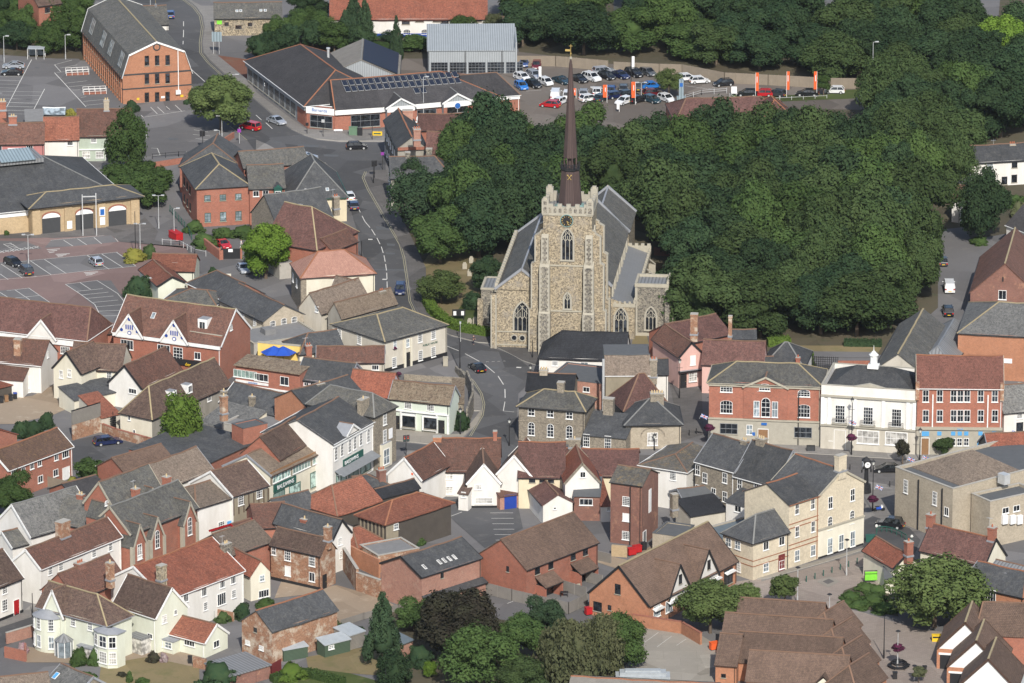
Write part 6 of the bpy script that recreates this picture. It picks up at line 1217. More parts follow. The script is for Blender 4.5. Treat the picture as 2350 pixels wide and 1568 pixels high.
h=H('grey brown tiled roof at the bottom left corner',(-300,1720),(470,1650),3.5,Rg=(480,1462),pitch=35,wall='yellowbrick',rf='greybrown',name='corner_roof_house');h=H('tiled outbuilding with a small blue roof light at the bottom left',(420,1560),(700,1680),3.0,D=6,rise=2.2,wall='greybrick',rf='slatepale',name='outbuilding',cat='shed',verge='leadflash');skyl(h,[(512,1500)],.8,1.2,gl='skyblue')
h=H('brown tiled slope with flint stack between the pub and the orange roof',(2130,395),(2500,265),5.6,D=8,rise=2.6,wall='redbrick',rf='greybrown',name='brown_roofed_house');
# ================================================================ buildings, middle
T(1,1)
h=H('white house with pink tiled hipped roof standing tall by the main road',(415,985),(1090,942),6.3,C=(335,852),Rg=(590,735),ins=(4,4.6),wall='ivory',rf='pinktile',name='white_house',gut='paint_black',ridge='ridge_red',over=.3);win(h,'F',[(738,1028)],1.2,1.1,'light');boxon(h,-.1,0,0,h.D,0,6.2,'greybrick','side_wall');winz(h,'L',[2,5.5],3.6,1.1,1.5,'sash',.12);boxon(h,0,.9,-.06,0,0,6.1,'greybrick','corner_brickwork')
h=H('long dark slate house with clustered brick stacks beside the main road',(215,600),(640,640),4.8,D=8,rise=2.2,ins=(0,0),wall='flintgrey',rf='slate',name='slate_house',ridge='ridge_red');chim(h,[(430,505)],.9,.9,2.6,'greybrick',0);chim(h,[(500,520)],1.5,1.1,2.2,'redbrick',3,'pot_red')
h2=H('',(560,730),(935,560),5.6,D=11,rise=5.6,axis='y',ins=(5.5,0),wall='redbrick',rf='plumtile',of=h,ridge='ridge_yel');h3=H('',(210,540),(720,470),5.2,D=12,rise=5.0,wall='greybrick',rf='slate',of=h,ridge='ridge_grey');chim(h3,[(733,330)],1.1,1.0,1.9,'greybrick',2,'pot_red')
h=H('steep brown roofed cottage with flat topped stack above the pink roofed house',(700,740),(930,650),5.0,D=5,rise=2,wall='redbrick',rf='clay',name='steep_cottage');chim(h,[(835,730)],1.4,.9,1.6,'flintgrey',2,'pot_red',yf=.2)
h=H('flat roofed grey extension beside the bright green tree',(215,850),(330,835),3.0,D=15,roof='flat',rise=.15,wall='concrete',rf='feltgrey',name='flat_extension',cat='building',gut='feltgrey')
h=H('rendered cottage with grey brown roof and dark cross gable',(600,1318),(1040,1180),4.2,C=(512,1225),Rg=(552,1120),wall='stonewash',rf='greybrown',name='rendered_cottage');win(h,'L',[(558,1270)],.8,1.1,'light');xgable(h,(905,1005),4.0,3.0,4.4,-2.5,7,wall='stonewash',rf='greybrown',verge=None)
h=H('grey gabled cottage with light brown tiled roof behind the corner inn',(785,1362),(1292,1225),4.4,C=(632,1330),Rg=(727,1208),wall='greyrender',rf='tantile',name='grey_cottage');chim(h,[(1150,1150)],1.4,.9,.9,'greybrick',2,'pot_red')
h=H('cream inn with patchy hipped slate roof and hanging baskets on the corner',(1180,1566),(1752,1412),5.6,C=(700,1408),rise=2.5,ins=(4.2,4.2),wall='stonewash',rf='slateold',name='inn',cat='pub',over=.35,ridge='ridge_yel')
chim(h,[(1325,1350)],.8,.7,.7,'greybrick',1);win(h,'L',[(768,1490),(950,1545)],1.0,1.8,'grid');win(h,'F',[(1505,1520),(1628,1500)],1.0,1.8,'grid');win(h,'F',[(1275,1590),(1392,1580)],.8,1.5,'light');T(1,2)
win(h,'F',[(1268,190),(1508,128),(1627,95)],1.0,1.8,'grid');q=hit(h,(1392,200),'F');boxon(h,q.x-.9,q.x-.5,-.25,0,0,4.9,'ivory','pilaster');boxon(h,q.x+.5,q.x+.9,-.25,0,0,4.9,'ivory','pilaster');door(h,'F',[(1392,210)],'paint_black',.9,2.4);boxon(h,0,h.L,-.06,0,0,.7,'paint_black','plinth')
sign(h,'F',(1600,22),'PUBLIC HOUSE',.5,'paint_green',.05)
T(1,1)
h=H('grey brick hall with black slate roof and three arched windows',(70,1385),(435,1318),4.2,C=(-240,1170),Rg=(240,1228),axis='y',wall='yellowbrick',rf='slate',name='brick_hall',cat='building',ridge='ridge_brown');win(h,'F',[(153,1415),(255,1392),(350,1378)],1.1,1.5,'archlow');win(h,'L',[(-10,1370),(-120,1340)],.9,1.5,'sash')
h=H('flat felt roof with a small roof box in front of the arched hall',(-20,1590),(590,1500),3.2,D=9,roof='flat',rise=.2,wall='concrete',rf='feltgrey',name='flat_building',cat='building',gut='stone');boxon(h,4,6,4,6,3,4,'feltgrey','roof_box')
T(1,2)
h=H('yellow painted courtyard wall around the blue parasols',(15,10),(400,45),6.2,D=.7,roof='flat',rise=.1,wall='yellow',rf='yellow',name='yellow_courtyard',cat='courtyard',gut='stone');H('',(-30,215),(420,225),3.4,D=7.5,roof='flat',rise=.1,wall='redbrick',rf='paving',of=h)
h=H('red brick shop with long white first floor window and covered passage',(-188,205),(405,290),6.6,D=4.6,rise=.4,roof='mono',wall='redbrick',rf='moss',name='shop',cat='shop',gut='paint_white',over=.5)
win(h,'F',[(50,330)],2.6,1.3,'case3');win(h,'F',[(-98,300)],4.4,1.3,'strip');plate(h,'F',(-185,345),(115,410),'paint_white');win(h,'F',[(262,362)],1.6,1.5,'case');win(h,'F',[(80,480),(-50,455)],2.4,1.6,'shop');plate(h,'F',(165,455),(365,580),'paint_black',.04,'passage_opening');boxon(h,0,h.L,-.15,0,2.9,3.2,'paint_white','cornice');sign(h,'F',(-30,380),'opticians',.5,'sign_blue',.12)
h=H('lilac cottage with slate roof and television aerial',(370,345),(838,402),5.1,Rg=(490,140),pitch=38,wall='lilac',rf='slate',name='lilac_house',verge='leadflash');win(h,'F',[(463,405),(520,408),(683,425),(745,430)],.85,1.2,'sash2');
h=H('bright orange red pantiled shop between the lilac house and the mossy roof',(842,482),(1222,520),5.1,Rg=(890,250),pitch=48,wall='lilac',rf='redtile',name='orange_roofed_shop',cat='shop');win(h,'F',[(1172,535)],1.2,1.1,'grid')
h=H('mint green shop with thick moss on its brown roof and two bow windows',(1226,526),(1775,582),5.2,Rg=(1268,350),pitch=46,wall='mint',rf='moss',name='mint_shop',cat='shop',verge='leadflash');win(h,'F',[(1397,585),(1602,605)],1.25,1.25,'grid')
boxon(h,0,h.L,-.3,0,3.3,3.5,'paint_white','cornice');win(h,'F',[(1402,735),(1600,752)],2.2,1.9,'shopblack',.5);door(h,'F',[(1290,740),(1703,780)],'paint_black',.9,2.3,.1)
for x in(1345,1640):pass
for p in((1402,735),(1600,752)):q=hit(h,p,'F');boxon(h,q.x-1.3,q.x+1.3,-.48,0,.5,3.1,'paint_white','bow_window','leadflash')
for x in(0,h.L-.35,h.L*.18,h.L*.78):boxon(h,x,x+.3,-.25,0,0,3.3,'paint_white','pilaster')
h=H('dark tiled house end with white lead coping beside the curve of the road',(1800,560),(1905,560),4.2,D=8,rise=1.6,roof='mono',wall='greybrick',rf='moss',name='end_building',cat='building',gut=None)
h=H('brown tiled range with white verge in front of the corner inn',(560,195),(1172,195),5.0,Rg=(1072,38),pitch=38,wall='stonewash',rf='clay',name='rear_range',cat='building',verge='leadflash');win(h,'F',[(1095,238)],1.2,.9,'case3')
h=H('slate roofed back building with tall red brick chimney by the yellow courtyard',(400,120),(810,72),5,D=8,rise=2.4,wall='ivory',rf='slate',name='slate_back_building',cat='building',ins=(3,0));chim(h,[(482,130)],1.0,.8,1.8,'redbrick',2,'pot_red',yf=.0)
h=H('white classical shop front with green fascia, awning, six upper windows and pediment',(705,942),(1075,735),8.6,D=13,rise=3.2,wall='white',rf='slate',name='department_shop',cat='shop',gut='paint_white',base=1395);win(h,'F',[(733,1030),(788,993),(858,958),(905,930),(962,893),(1030,865)],.9,2.2,'arch');chim(h,[(595,800)],1.4,1.0,2.2,'greybrick',4,'pot_buff',yf=.45)
boxon(h,0,h.L,-.2,0,7.6,7.8,'paint_white','cornice');q=hit(h,(890,1080),'F');boxon(h,q.x-3.3,q.x+3.2,-.15,0,3.5,4.7,'paint_green','fascia');sign(h,'F',(878,1085),'BALDWINS',.9,'white_sign',.2)
m=MB();M_=Matrix.Translation((h.L/2,-.8,3.2))@Matrix.Rotation(R(22),4,'X');m.box(-h.L/2+.5,h.L/2-.5,-1,1,0,.08,'paint_grey',M_);m.obj('awning',h.root,h.X_);winz(h,'F',[h.L*.2,h.L*.5,h.L*.8],.5,h.L*.25,2.4,'shopgreen');xgable(h,(882,755),4.0,1.3,8.7,.1,2.2,wall='white',rf='leadflash',verge='paint_white',wallfrom=8.4)
h=H('',(215,1085),(533,905),7.4,D=7,Rg=(480,690),wall='redbrick',rf='browntile',of=h,gut=None)
h=H('wide shop with pale brown tiled roof, strip of upper windows and green fascia',(130,1228),(700,960),6.6,Rg=(525,770),pitch=32,wall='ivory',rf='tantile',name='variety_shop',cat='shop',gut='paint_brown',base=1565,over=.5,verge='leadflash')
boxon(h,0,h.L,-.1,0,6.0,6.6,'wood','brown_band');winz(h,'F',[h.L*.17,h.L*.49,h.L*.81],4.6,h.L*.28,1.3,'strip',.1);
for f in(.0,.32,.64,.96):boxon(h,h.L*f,h.L*f+.6,-.1,0,4.4,6.0,'tan_render','pier')
boxon(h,.8,7.0,-.2,0,3.0,4.2,'paint_green','fascia');link('lettering',text_mesh('BALDWINS',.95,'white_sign'),h.root,h.X_@Matrix.Translation((3.9,-.25,3.6))@Matrix.Rotation(math.pi/2,4,'X'));winz(h,'F',[2.4,6.8],.4,3.2,2.4,'shopgreen');winz(h,'F',[13.5],.7,4.6,2.6,'shopgreen')
h=H('three storey grey brick corner house with hipped slate roof and side porch',(1085,692),(1285,597),9.2,D=13,rise=2.8,ins=(2.4,2.4),axis='y',wall='greybrick',rf='slateold',name='corner_house',over=.35,ridge='ridge_grey');win(h,'F',[(1182,705),(1182,870)],1.0,2.2,'sash',.03);win(h,'F',[(1197,1055)],1.7,2.6,'light',.5);boxon(h,1.6,4.4,-.5,0,0,4.0,'ivory','porch','leadflash');plate(h,'F',(1218,805),(1250,880),'white_sign');chim(h,[(985,655)],2.2,.9,2.4,'greybrick',1,yf=.05)
h=H('slate roof with grey stack and red brick gable between the shops',(495,635),(1000,500),8,D=9,rise=2.5,wall='orangebrick',rf='slate',name='back_building',cat='building');chim(h,[(583,450)],1.6,1,1.2,'flintgrey',1)
h=H('dark corrugated flat roofed hall behind the shopping row',(-520,1150),(30,900),3.8,D=14,roof='mono',rise=.6,wall='redbrick',rf='slate',name='rear_hall',cat='building')
h=H('square orange brick tower room with flat dark roof and tall stack',(-118,800),(105,750),6.6,C=(-320,775),roof='flat',rise=.12,wall='redbrick',rf='felt',name='brick_store',cat='building',gut='felt');chim(h,[(-295,640)],1.1,.8,2.6,'oldbrick',1,yf=.8)
h=H('pale concrete flat roof with vent behind the shopping row',(110,830),(480,650),4.5,D=9,roof='flat',rise=.15,wall='concrete',rf='feltgrey',name='flat_roof_building',cat='building',gut='concrete');
h=H('slate roofed workshop with white gable behind the brick store',(-330,560),(170,680),4.5,D=8,rise=2.6,wall='white',rf='slate',name='slate_workshop',cat='workshop',verge='paint_white');chim(h,[(-295,540),(-35,590)],.9,.7,1.6,'greybrick',1,yf=.1)
h=H('pale slate lean-to roof with a small dark roof window',(-520,740),(-150,830),3.5,D=7,rise=1.8,roof='mono',wall='ivory',rf='slatepale',name='pale_lean_to',cat='building')
T(1,3)
h=H('mellow brick Georgian cottage with brown roof, white sashes and gable stack',(135,300),(592,402),5.6,C=(765,345),Rg=(640,232),wall='oldbrick',rf='browntile',name='georgian_cottage',base=None);win(h,'F',[(165,352)],.8,1.4,'sash2');win(h,'F',[(292,392),(515,443)],1.15,1.8,'sash');win(h,'F',[(293,538)],1.1,1.6,'blank');win(h,'F',[(515,593)],1.1,1.5,'case');door(h,'R',[(628,630)],'paint_black',.9,2.2);chim(h,[(660,240)],1.0,.9,1.9,'oldbrick',1);boxon(h,0,h.L,-.05,0,0,.5,'paint_black','plinth')
h=H('white gabled house with slate roof and black edge behind the brick cottage',(703,250),(868,187),5.6,D=12,Rg=(785,62),axis='y',wall='white',rf='slate',name='white_gabled_house',verge='paint_black');win(h,'F',[(770,268),(785,385)],.9,1.2,'lav');h2=H('',(300,150),(620,235),5.2,D=7,rise=2.2,wall='white',rf='slate',of=h);skyl(h2,[(382,155)],.7,1.1);chim(h2,[(447,150)],1.1,.9,1.6,'redbrick',1,yf=.1)
h=H('house with reddish roof and red bargeboard beside the brick cottage',(-30,310),(135,262),5.2,D=10,rise=2.4,wall='ivory',rf='clay',name='red_edged_house',verge='paint_red');h=H('brown tiled roof between the pub row and the brick cottage',(0,150),(300,130),5.0,D=9,rise=2.6,wall='redbrick',rf='clay',name='tiled_back_house')
h=H('big red pantiled barn with black weatherboard walls and open cart bays',(1195,105),(1790,-88),5.3,C=(940,20),Rg=(1190,-118),ins=(4.5,4.5),wall='boards',rf='pantile',name='barn',cat='barn',over=.4,gut=None,ridge='ridge_red');boxon(h,-.05,2.6,-.06,0,0,5,'tan_render','rendered_end');win(h,'F',[(1285,130)],1.0,1.0,'light',.1)
for i in range(7):boxon(h,-.12,0,.5+i*h.D/7.5,.75+i*h.D/7.5,2.2,5.1,'tan_render','timber_post')
h=H('second red pantiled barn range joined behind the black barn',(745,30),(1150,-110),4.6,D=9,rise=3.2,ins=(3.5,0),wall='boards',rf='pantile',name='barn_range',cat='barn',gut=None);h=H('black pantiled roof strip behind the red barn',(1150,-130),(1500,-225),4.8,D=3,rise=1.2,wall='boards',rf='blackpan',name='black_roof_range',cat='barn',gut=None)
T(1,2);h=H('dark slate hip roof with tall brick stack in front of the white shop',(960,1360),(1210,1310),4.0,D=5,rise=1.5,ins=(0,2.5),wall='greyrender',rf='slate',name='slate_annexe',cat='building');chim(h,[(1150,1330)],1.2,1.0,2.8,'darkbrick',3,'pot_red',yf=.2);chim(h,[(815,1390)],1.9,1.3,1.8,'redbrick',0,yf=.2)
h=H('slate roof with patterned ridge in front of the variety shop',(230,1600),(560,1520),4.5,D=5,rise=2.2,wall='white',rf='slate',name='slate_front_range',cat='building');T(1,3)
h=H('tumbledown open sheds with broken orange tiled roofs',(930,325),(1185,260),2.6,D=8,rise=1.8,ins=(2,2),wall='boards',rf='pantile',name='open_shed',cat='shed',gut=None);h=H('flat concrete roofed lean-to beside the open sheds',(1120,400),(1500,330),2.8,D=6,roof='flat',rise=.12,wall='oldbrick',rf='feltgrey',name='concrete_lean_to',cat='shed',gut='concrete')
h=H('new brick hall with dark slate roof, five small roof windows and slate band',(1522,594),(2066,420),5.8,C=(1115,475),Rg=(1312,398),wall='pinkbrick',rf='slate',name='brick_hall',cat='building',gut='paint_black',verge='paint_black',over=.2);skyl(h,[(1545,502),(1683,457),(1728,442),(1775,427),(1822,412)],.45,1.0,gl='glassblind');win(h,'F',[(1707,560)],.6,1.1,'black');boxon(h,0,h.L,-1.0,0,0,2.2,'pinkbrick','lower_wall');m=MB();m.face([(-.1,-1.3,2.15),(h.L+.3,-1.3,2.15),(h.L+.3,0,2.75),(-.1,0,2.75)],'slate');m.box(-.1,h.L+.3,-1.3,-1.2,2.0,2.15,'paint_black');m.obj('slate_band',h.root,h.X_);win(h,'F',[(1722,742)],.6,1.1,'black',1.02)
h=H('old brick store with dark slate roof and ivy at the gable',(148,1092),(745,900),5.2,C=(-160,1000),Rg=(0,897),wall='oldbrick',rf='slate',name='old_store',cat='barn',gut=None,ridge='ridge_red');T(0,3);win(h,'L',[(2345,1080)],.7,.7,'black');win(h,'L',[(2275,1195),(2400,1245)],1.0,.7,'lav')
T(1,3)
h=H('small green timber shed with pale felt roof',(255,1262),(475,1222),1.9,D=2.4,roof='mono',rise=.35,wall='greenboards',rf='poly',name='small_shed',cat='shed',gut='paint_white',over=.12);h=H('long dark green timber shed with window beside the lawn',(632,1215),(864,1158),2.1,C=(515,1190),roof='mono',rise=.5,wall='greenboards',rf='poly',name='green_shed',cat='shed',gut=None,over=.15);win(h,'F',[(690,1238)],1.0,.6,'light');h=H('grey weathered timber shed next to the green shed',(862,1130),(1000,1085),2.4,D=3.5,roof='mono',rise=.4,wall='greyboards',rf='poly',name='grey_shed',cat='shed',gut=None,over=.1)
h=H('small brick shed with blue grey roof between the conifer and the copper beech',(1335,1205),(1440,1165),2.3,D=3.5,roof='mono',rise=.5,wall='pinkbrick',rf='feltblue',name='brick_shed',cat='shed',gut=None)
h=H('low flat roofed outbuilding with solar sheets at the bottom edge',(-240,1500),(130,1395),2.2,D=6,roof='mono',rise=.3,wall='darkbrick',rf='lead',name='flat_outbuilding',cat='shed',gut=None)
# ================================================================ buildings, right half
T(2,2)
h=H('white building under a glossy black pantiled roof below the church tower',(250,152),(1040,176),4.6,Rg=(960,-83),pitch=40,ins=(3.5,0),wall='white',rf='blackpan',name='black_roofed_building',cat='building',ridge='blackpan');win(h,'F',[(395,200)],1.0,.9,'grid');win(h,'F',[(665,212)],1.3,.9,'light')
h=H('flat black felt roof between the black pantiled roof and the corner block',(330,330),(825,388),4.5,D=9,roof='flat',rise=.12,wall='pinkbrick',rf='felt',name='flat_roof_building',cat='building',gut='felt');win(h,'F',[(683,440)],1.2,.9,'case')
h=H('corner house with dark slate roof and square buff chimney by the road',(130,445),(560,460),5.6,D=7,rise=2.0,wall='greybrick',rf='blackpan',name='dark_slate_house');chim(h,[(292,360)],1.3,1.1,1.9,'yellowbrick',3)
h=H('grey brick two storey corner block with hipped slate roof and tall sash windows',(62,592),(668,640),5.9,C=(715,520),Rg=(590,455),ins=(3.4,2.6),wall='greybrick',rf='slateold',name='corner_block',cat='building',over=.4,ridge='ridge_yel')
win(h,'F',[(178,648),(352,662),(527,678)],1.15,1.25,'sash2');win(h,'F',[(178,800),(353,816),(527,832)],1.15,2.3,'arch');chim(h,[(450,500)],1.1,1.0,2.4,'greybrick',0);boxon(h,-.05,h.L+.05,-.08,0,3.3,3.5,'greybrick','string_course')
h=H('low slate roofed link with two tall white windows',(655,850),(1045,885),2.9,D=6.5,rise=2.0,roof='mono',wall='greybrick',rf='slate',name='slate_link',cat='building');win(h,'F',[(683,908),(880,925)],1.1,2.2,'sash');chim(h,[(888,660)],1.7,1.2,2.6,'greybrick',0,yf=.95)
h=H('square grey brick pavilion with pyramid slate roof and blind arch',(1045,765),(1552,758),4.5,D=9.5,rise=3.0,ins=(4.2,4.2),wall='yellowbrick',rf='slate',name='pavilion',cat='building',over=.4,ridge='ridge_grey',base=990);win(h,'F',[(1290,895)],1.7,2.2,'lav');chim(h,[(1330,590)],2.2,1.3,2.2,'greybrick',5,'pot_buff')
m=MB();q=hit(h,(1292,890),'F')
for i in range(12):a,b=math.pi*i/12,math.pi*(i+1)/12;m.bar((q.x+1.95*math.cos(a),-.05,2.2+1.5*math.sin(a)),(q.x+1.95*math.cos(b),-.05,2.2+1.5*math.sin(b)),.1,.2,'greybrick')
m.obj('blind_arch',h.root,h.X_)
h=H('brown tiled steep roof with pointed hip behind the pavilion',(1030,640),(1450,600),4.6,D=8,rise=5.0,ins=(4,3.2),wall='greybrick',rf='plumtile',name='steep_roofed_building',cat='building')
h=H('tall windowless rendered block with mossy mansard roof and side stack',(860,314),(1262,312),7.4,Rg=(1050,120),pitch=52,wall='tan_render',rf='greybrown',name='rendered_block',cat='building',over=.1,gut='paint_white',base=None,ridge='felt');chim(h,[(1297,300)],1.2,1.3,2.6,'greybrick',2,'pot_red',yf=.35);boxon(h,-.2,h.L,h.D*.5,h.D*.5+6,7,h.ze+h.rise-.1,'greyrender','flat_top','felt');m=MB();q=hit(h,(838,500),('y',-.7));m.cyl((q.x,-.7,0),.22,.22,10.5,'lamp_head',10);m.obj('flue',h.root,h.X_)
h=H('white house end with slate roof beside the paved lane',(1326,303),(1432,303),5.6,D=8,rise=1.6,wall='white',rf='slate',name='white_end_house',gut='paint_black')
h=H('pink gabled cottage with shop window and black bargeboards on the lane',(1533,146),(1757,118),5.5,D=11,Rg=(1660,0),axis='y',wall='pink',rf='clay',name='pink_cottage',verge='paint_black',base=None);win(h,'F',[(1660,172)],1.0,1.7,'blank');door(h,'F',[(1573,340)],'paint_black',1.0,2.4,.1);win(h,'F',[(1660,325)],1.5,1.6,'lav',.1);boxon(h,-.1,h.L+.1,-.6,0,2.8,3.1,'paint_black','shop_hood','leadflash');T(2,1)
h=H('',(1745,1780),(2305,1800),5.0,Rg=(1900,1545),pitch=44,wall='pink',rf='plumtile',of=h);chim(h,[(1672,1480)],1.2,1.0,3.2,'oldbrick',0,yf=.7);chim(h,[(2003,1500)],.6,.6,3.2,'oldbrick',0,yf=.7)
h=H('',(1550,1600),(2010,1500),4.6,D=9,rise=2.6,wall='redbrick',rf='plumtile',of=h);h=H('',(2010,1545),(2240,1545),4.4,D=5,rise=1,wall='redbrick',rf='slate',of=h)
T(3,2)
h=H('slate roofed low house with pale crossed hips beside the black gates',(-45,230),(330,250),3.6,D=10,rise=3,ins=(3,4),wall='white',rf='slate',name='low_slate_house',ridge='ridge_grey');win(h,'F',[(20,222)],1.0,.7,'case');chim(h,[(275,240)],.7,.6,1.8,'redbrick',1,'pot_red',yf=.1)
h=H('white building with black window behind the red brick bank',(-50,245),(50,245),4.2,D=6,rise=1.2,wall='white',rf='slate',name='small_white_building',cat='building')
B=h=H('red brick bank with arched windows, small pediment and pale stone ground floor',(-540,372),(487,410),10.0,D=9,rise=2.4,ins=(4.2,4.2),wall='redbrick',rf='slateold',name='bank_building',cat='bank',over=.4,gut='stone',ridge='ridge_yel',base=925)
win(h,'F',[(-382,432),(-40,414),(330,475)],2.0,1.2,'archlow');win(h,'F',[(-382,600),(330,638)],2.0,2.2,'archlow');boxon(h,-.08,h.L+.06,-.16,0,0,4.1,'stonepale','stone_front');boxon(h,-.1,h.L+.1,-.35,0,4.1,4.35,'stone','cornice');boxon(h,-.1,h.L+.1,-.3,0,h.ze-.75,h.ze-.3,'stone','cornice')
xgable(h,(-20,295),7.2,1.7,10.0,.15,4,wall='redbrick',rf='slateold',verge='stone',wallfrom=4.4);win(h,'F',[(-30,420)],1.8,1.2,'archlow',.2);q=hit(h,(-20,620),'F');winz(h,'F',[q.x-1.5,q.x+1.5],4.8,1.0,2.7,'light',.2);winz(h,'F',[q.x],4.8,1.5,3.3,'arch',.2)
win(h,'F',[(-360,800),(322,835)],2.9,1.8,'shopdark',.17);win(h,'F',[(-170,810)],1.0,1.7,'light',.17);door(h,'F',[(-45,830)],'wood',1.6,2.6,.17);plate(h,'F',(-60,742),(-10,765),'sign_blue',.3);plate(h,'F',(-145,830),(-118,860),'sign_blue',.25);boxon(h,q.x+5.3,q.x+5.45,-.3,-.05,0,9.2,'paint_black','drainpipe')
h=H('white classical assembly building with tall grid windows, balconies and cupola',(490,395),(1362,452),11.0,D=12,roof='flat',rise=1.0,wall='white',rf='lead',name='white_classical_building',cat='building',gut='stonepale',base=985);hiproof(h,.6,h.L-.6,1.2,11.4,10.2,2.6,'slate',ins=4.5)
q=hit(h,(968,280),('y',6));m=MB();z=12.6;m.box(q.x-.9,q.x+.9,5.1,6.9,z,z+.5,'paint_white');m.cyl((q.x,6,z+.5),.62,.6,1.6,'paint_white',8);m.cyl((q.x,6,z+2.1),.8,.8,.15,'paint_white',8);m.cyl((q.x,6,z+2.25),.7,.2,.6,'paint_white',8);m.cyl((q.x,6,z+2.85),.08,.02,1.0,'paint_white',6);m.obj('cupola',h.root,h.X_)
win(h,'F',[(662,665),(920,682),(1180,700)],1.6,3.0,'grid')
for p in((662,725),(918,745),(1178,765)):
 q=hit(h,p,'F');m=MB();[m.box(q.x-1.2+i*.2,q.x-1.16+i*.2,-.55,-.51,q.z-.4,q.z+.5,'paint_black')for i in range(13)];m.box(q.x-1.2,q.x+1.2,-.56,-.5,q.z+.48,q.z+.54,'paint_black');m.box(q.x-1.25,q.x+1.25,-.6,0,q.z-.55,q.z-.4,'stonepale');m.obj('balcony',h.root,h.X_)
win(h,'F',[(578,850)],.6,2.2,'one');door(h,'F',[(660,880)],'lamp_head',1.8,3.4,.05);boxon(h,-.03,h.L+.03,-.4,0,4.1,4.4,'stonepale','cornice');boxon(h,-.03,h.L+.03,-.35,0,9.1,9.4,'stonepale','cornice');boxon(h,0,h.L,-.12,0,0,4.1,'stonewash','stone_base')
for f in(0,.07,.34,.64,.9,.965):boxon(h,f*h.L,f*h.L+.55,-.2,0,4.4,9.1,'paint_white','pilaster')
for p in((918,878),(1178,892)):win(h,'F',[p],3.7,2.3,'bank',.13)
m=MB();q=hit(h,(930,380),'F');m.face([(q.x-2.6,-.1,11.08),(q.x+2.6,-.1,11.08),(q.x,-.1,11.7)],'stonepale');m.face([(q.x+2.6,.5,11.08),(q.x-2.6,.5,11.08),(q.x,.5,11.7)],'stonepale');m.face([(q.x-2.6,.5,11.08),(q.x-2.6,-.1,11.08),(q.x,-.1,11.7),(q.x,.5,11.7)],'stonepale');m.face([(q.x+2.6,-.1,11.08),(q.x+2.6,.5,11.08),(q.x,.5,11.7),(q.x,-.1,11.7)],'stonepale');m.obj('pediment',h.root,h.X_)
T(3,2)
h=H('three storey red brick bank with steep red tiled roof and stone ground floor',(1372,426),(2155,434),11.0,Rg=(1750,120),pitch=46,wall='redbrick',rf='brickredtile',name='red_bank_building',cat='bank',gut='paint_white',verge='stone',over=.3,base=1042,ridge='ridge_red')
for y in(500,682):win(h,'F',[(x,y)for x in(1448,1577,1704,1766,1828,1953,2083)],1.02,2.05,'sash2')
boxon(h,-.06,h.L+.06,-.12,0,0,4.4,'stonepale','stone_front');boxon(h,-.1,h.L+.1,-.4,0,4.45,4.9,'stone','cornice');
for x in(1573,1700,1760,1820,1950,2075):plate(h,'F',(x-19,824),(x+19,860),'skyblue',.18)
plate(h,'F',(1412,822),(1478,866),'skyblue',.18);win(h,'F',[(1573,922),(1698,922),(1758,922),(1820,922),(2078,922)],.85,1.3,'sash2',.13);door(h,'F',[(1442,960)],'wood',1.2,2.9,.13);plate(h,'F',(1920,915),(1975,990),'skyblue',.2);plate(h,'F',(1928,930),(1968,975),'paint_black',.25);sign(h,'F',(1765,805),'bank',.5,'skyblue',.42)
for x in(1512,2018):q=hit(h,(x,600),'F');boxon(h,q.x-.09,q.x+.09,-.2,0,4.9,10.4,'paint_white','drainpipe')
for x in(0,h.L-.1):boxon(h,x-.3,x+.3,-.4,.5,9.5,12.4,'oldbrick','gable_pier')
h=H('white and black timbered house end with old slate roof at the right edge',(2168,660),(2600,618),6.0,D=9,rise=3.4,wall='white',rf='slatepale',name='timbered_house',cat='house');win(h,'F',[(2310,682)],1.0,1.0,'grid');win(h,'F',[(2310,785)],1.2,1.6,'black');
h=H('small white building with red awning behind the red bank',(2190,470),(2420,500),6,D=6,roof='flat',rise=.2,wall='white',rf='feltgrey',name='white_annexe',cat='building',gut='stone');
T(3,2)
h=H('cream gabled hall with old slate roof behind the white classical building',(985,250),(1400,278),6.0,D=26,Rg=(1165,108),axis='y',wall='stonewash',rf='slateold',name='cream_hall',cat='building',ridge='ridge_yel')
h=H('glass roofed leisure hall with sloping glazing beside the cream hall',(1355,210),(1700,235),4.6,D=22,rise=2.6,ins=(3,3),axis='y',wall='stonewash',rf='lead',name='glass_roofed_hall',cat='building',ridge='paint_grey')
T(3,1)
h=H('tall brick barn with steep red and brown tiled roof at the right edge',(1858,1122),(2480,1150),4.8,C=(1895,790),Rg=(2165,850),axis='y',wall='darkbrick',rf='clay',name='brick_barn',cat='barn',ridge='ridge_yel');win(h,'F',[(2152,1140)],1.4,1.7,'case');plate(h,'F',(1888,1218),(2010,1285),'paint_white',.1,'garage_door');plate(h,'F',(2150,975),(2162,1018),'paint_black',.05,'slit')
h=H('orange brick supermarket block with grey tiled roof at the right edge',(1745,1490),(2520,1530),8.0,D=18,rise=3.2,ins=(6,0),wall='orangebrick',rf='slatepale',name='orange_brick_block',cat='building',ridge='ridge_yel');T(3,2);plate(h,'F',(2160,155),(2240,200),'white_sign')
T(3,1);h=H('dark roofed white house with blue gable at the right edge behind the barn',(2190,500),(2560,640),4,D=8,rise=3.4,wall='white',rf='darktile',name='dark_roofed_house',gut='paint_white')
T(3,1);h=H('white fronted house glimpsed between the lime trees and the terrace',(1690,250),(1770,260),4.6,D=6,rise=1.8,wall='white',rf='clay',name='glimpsed_house')
T(1,2)
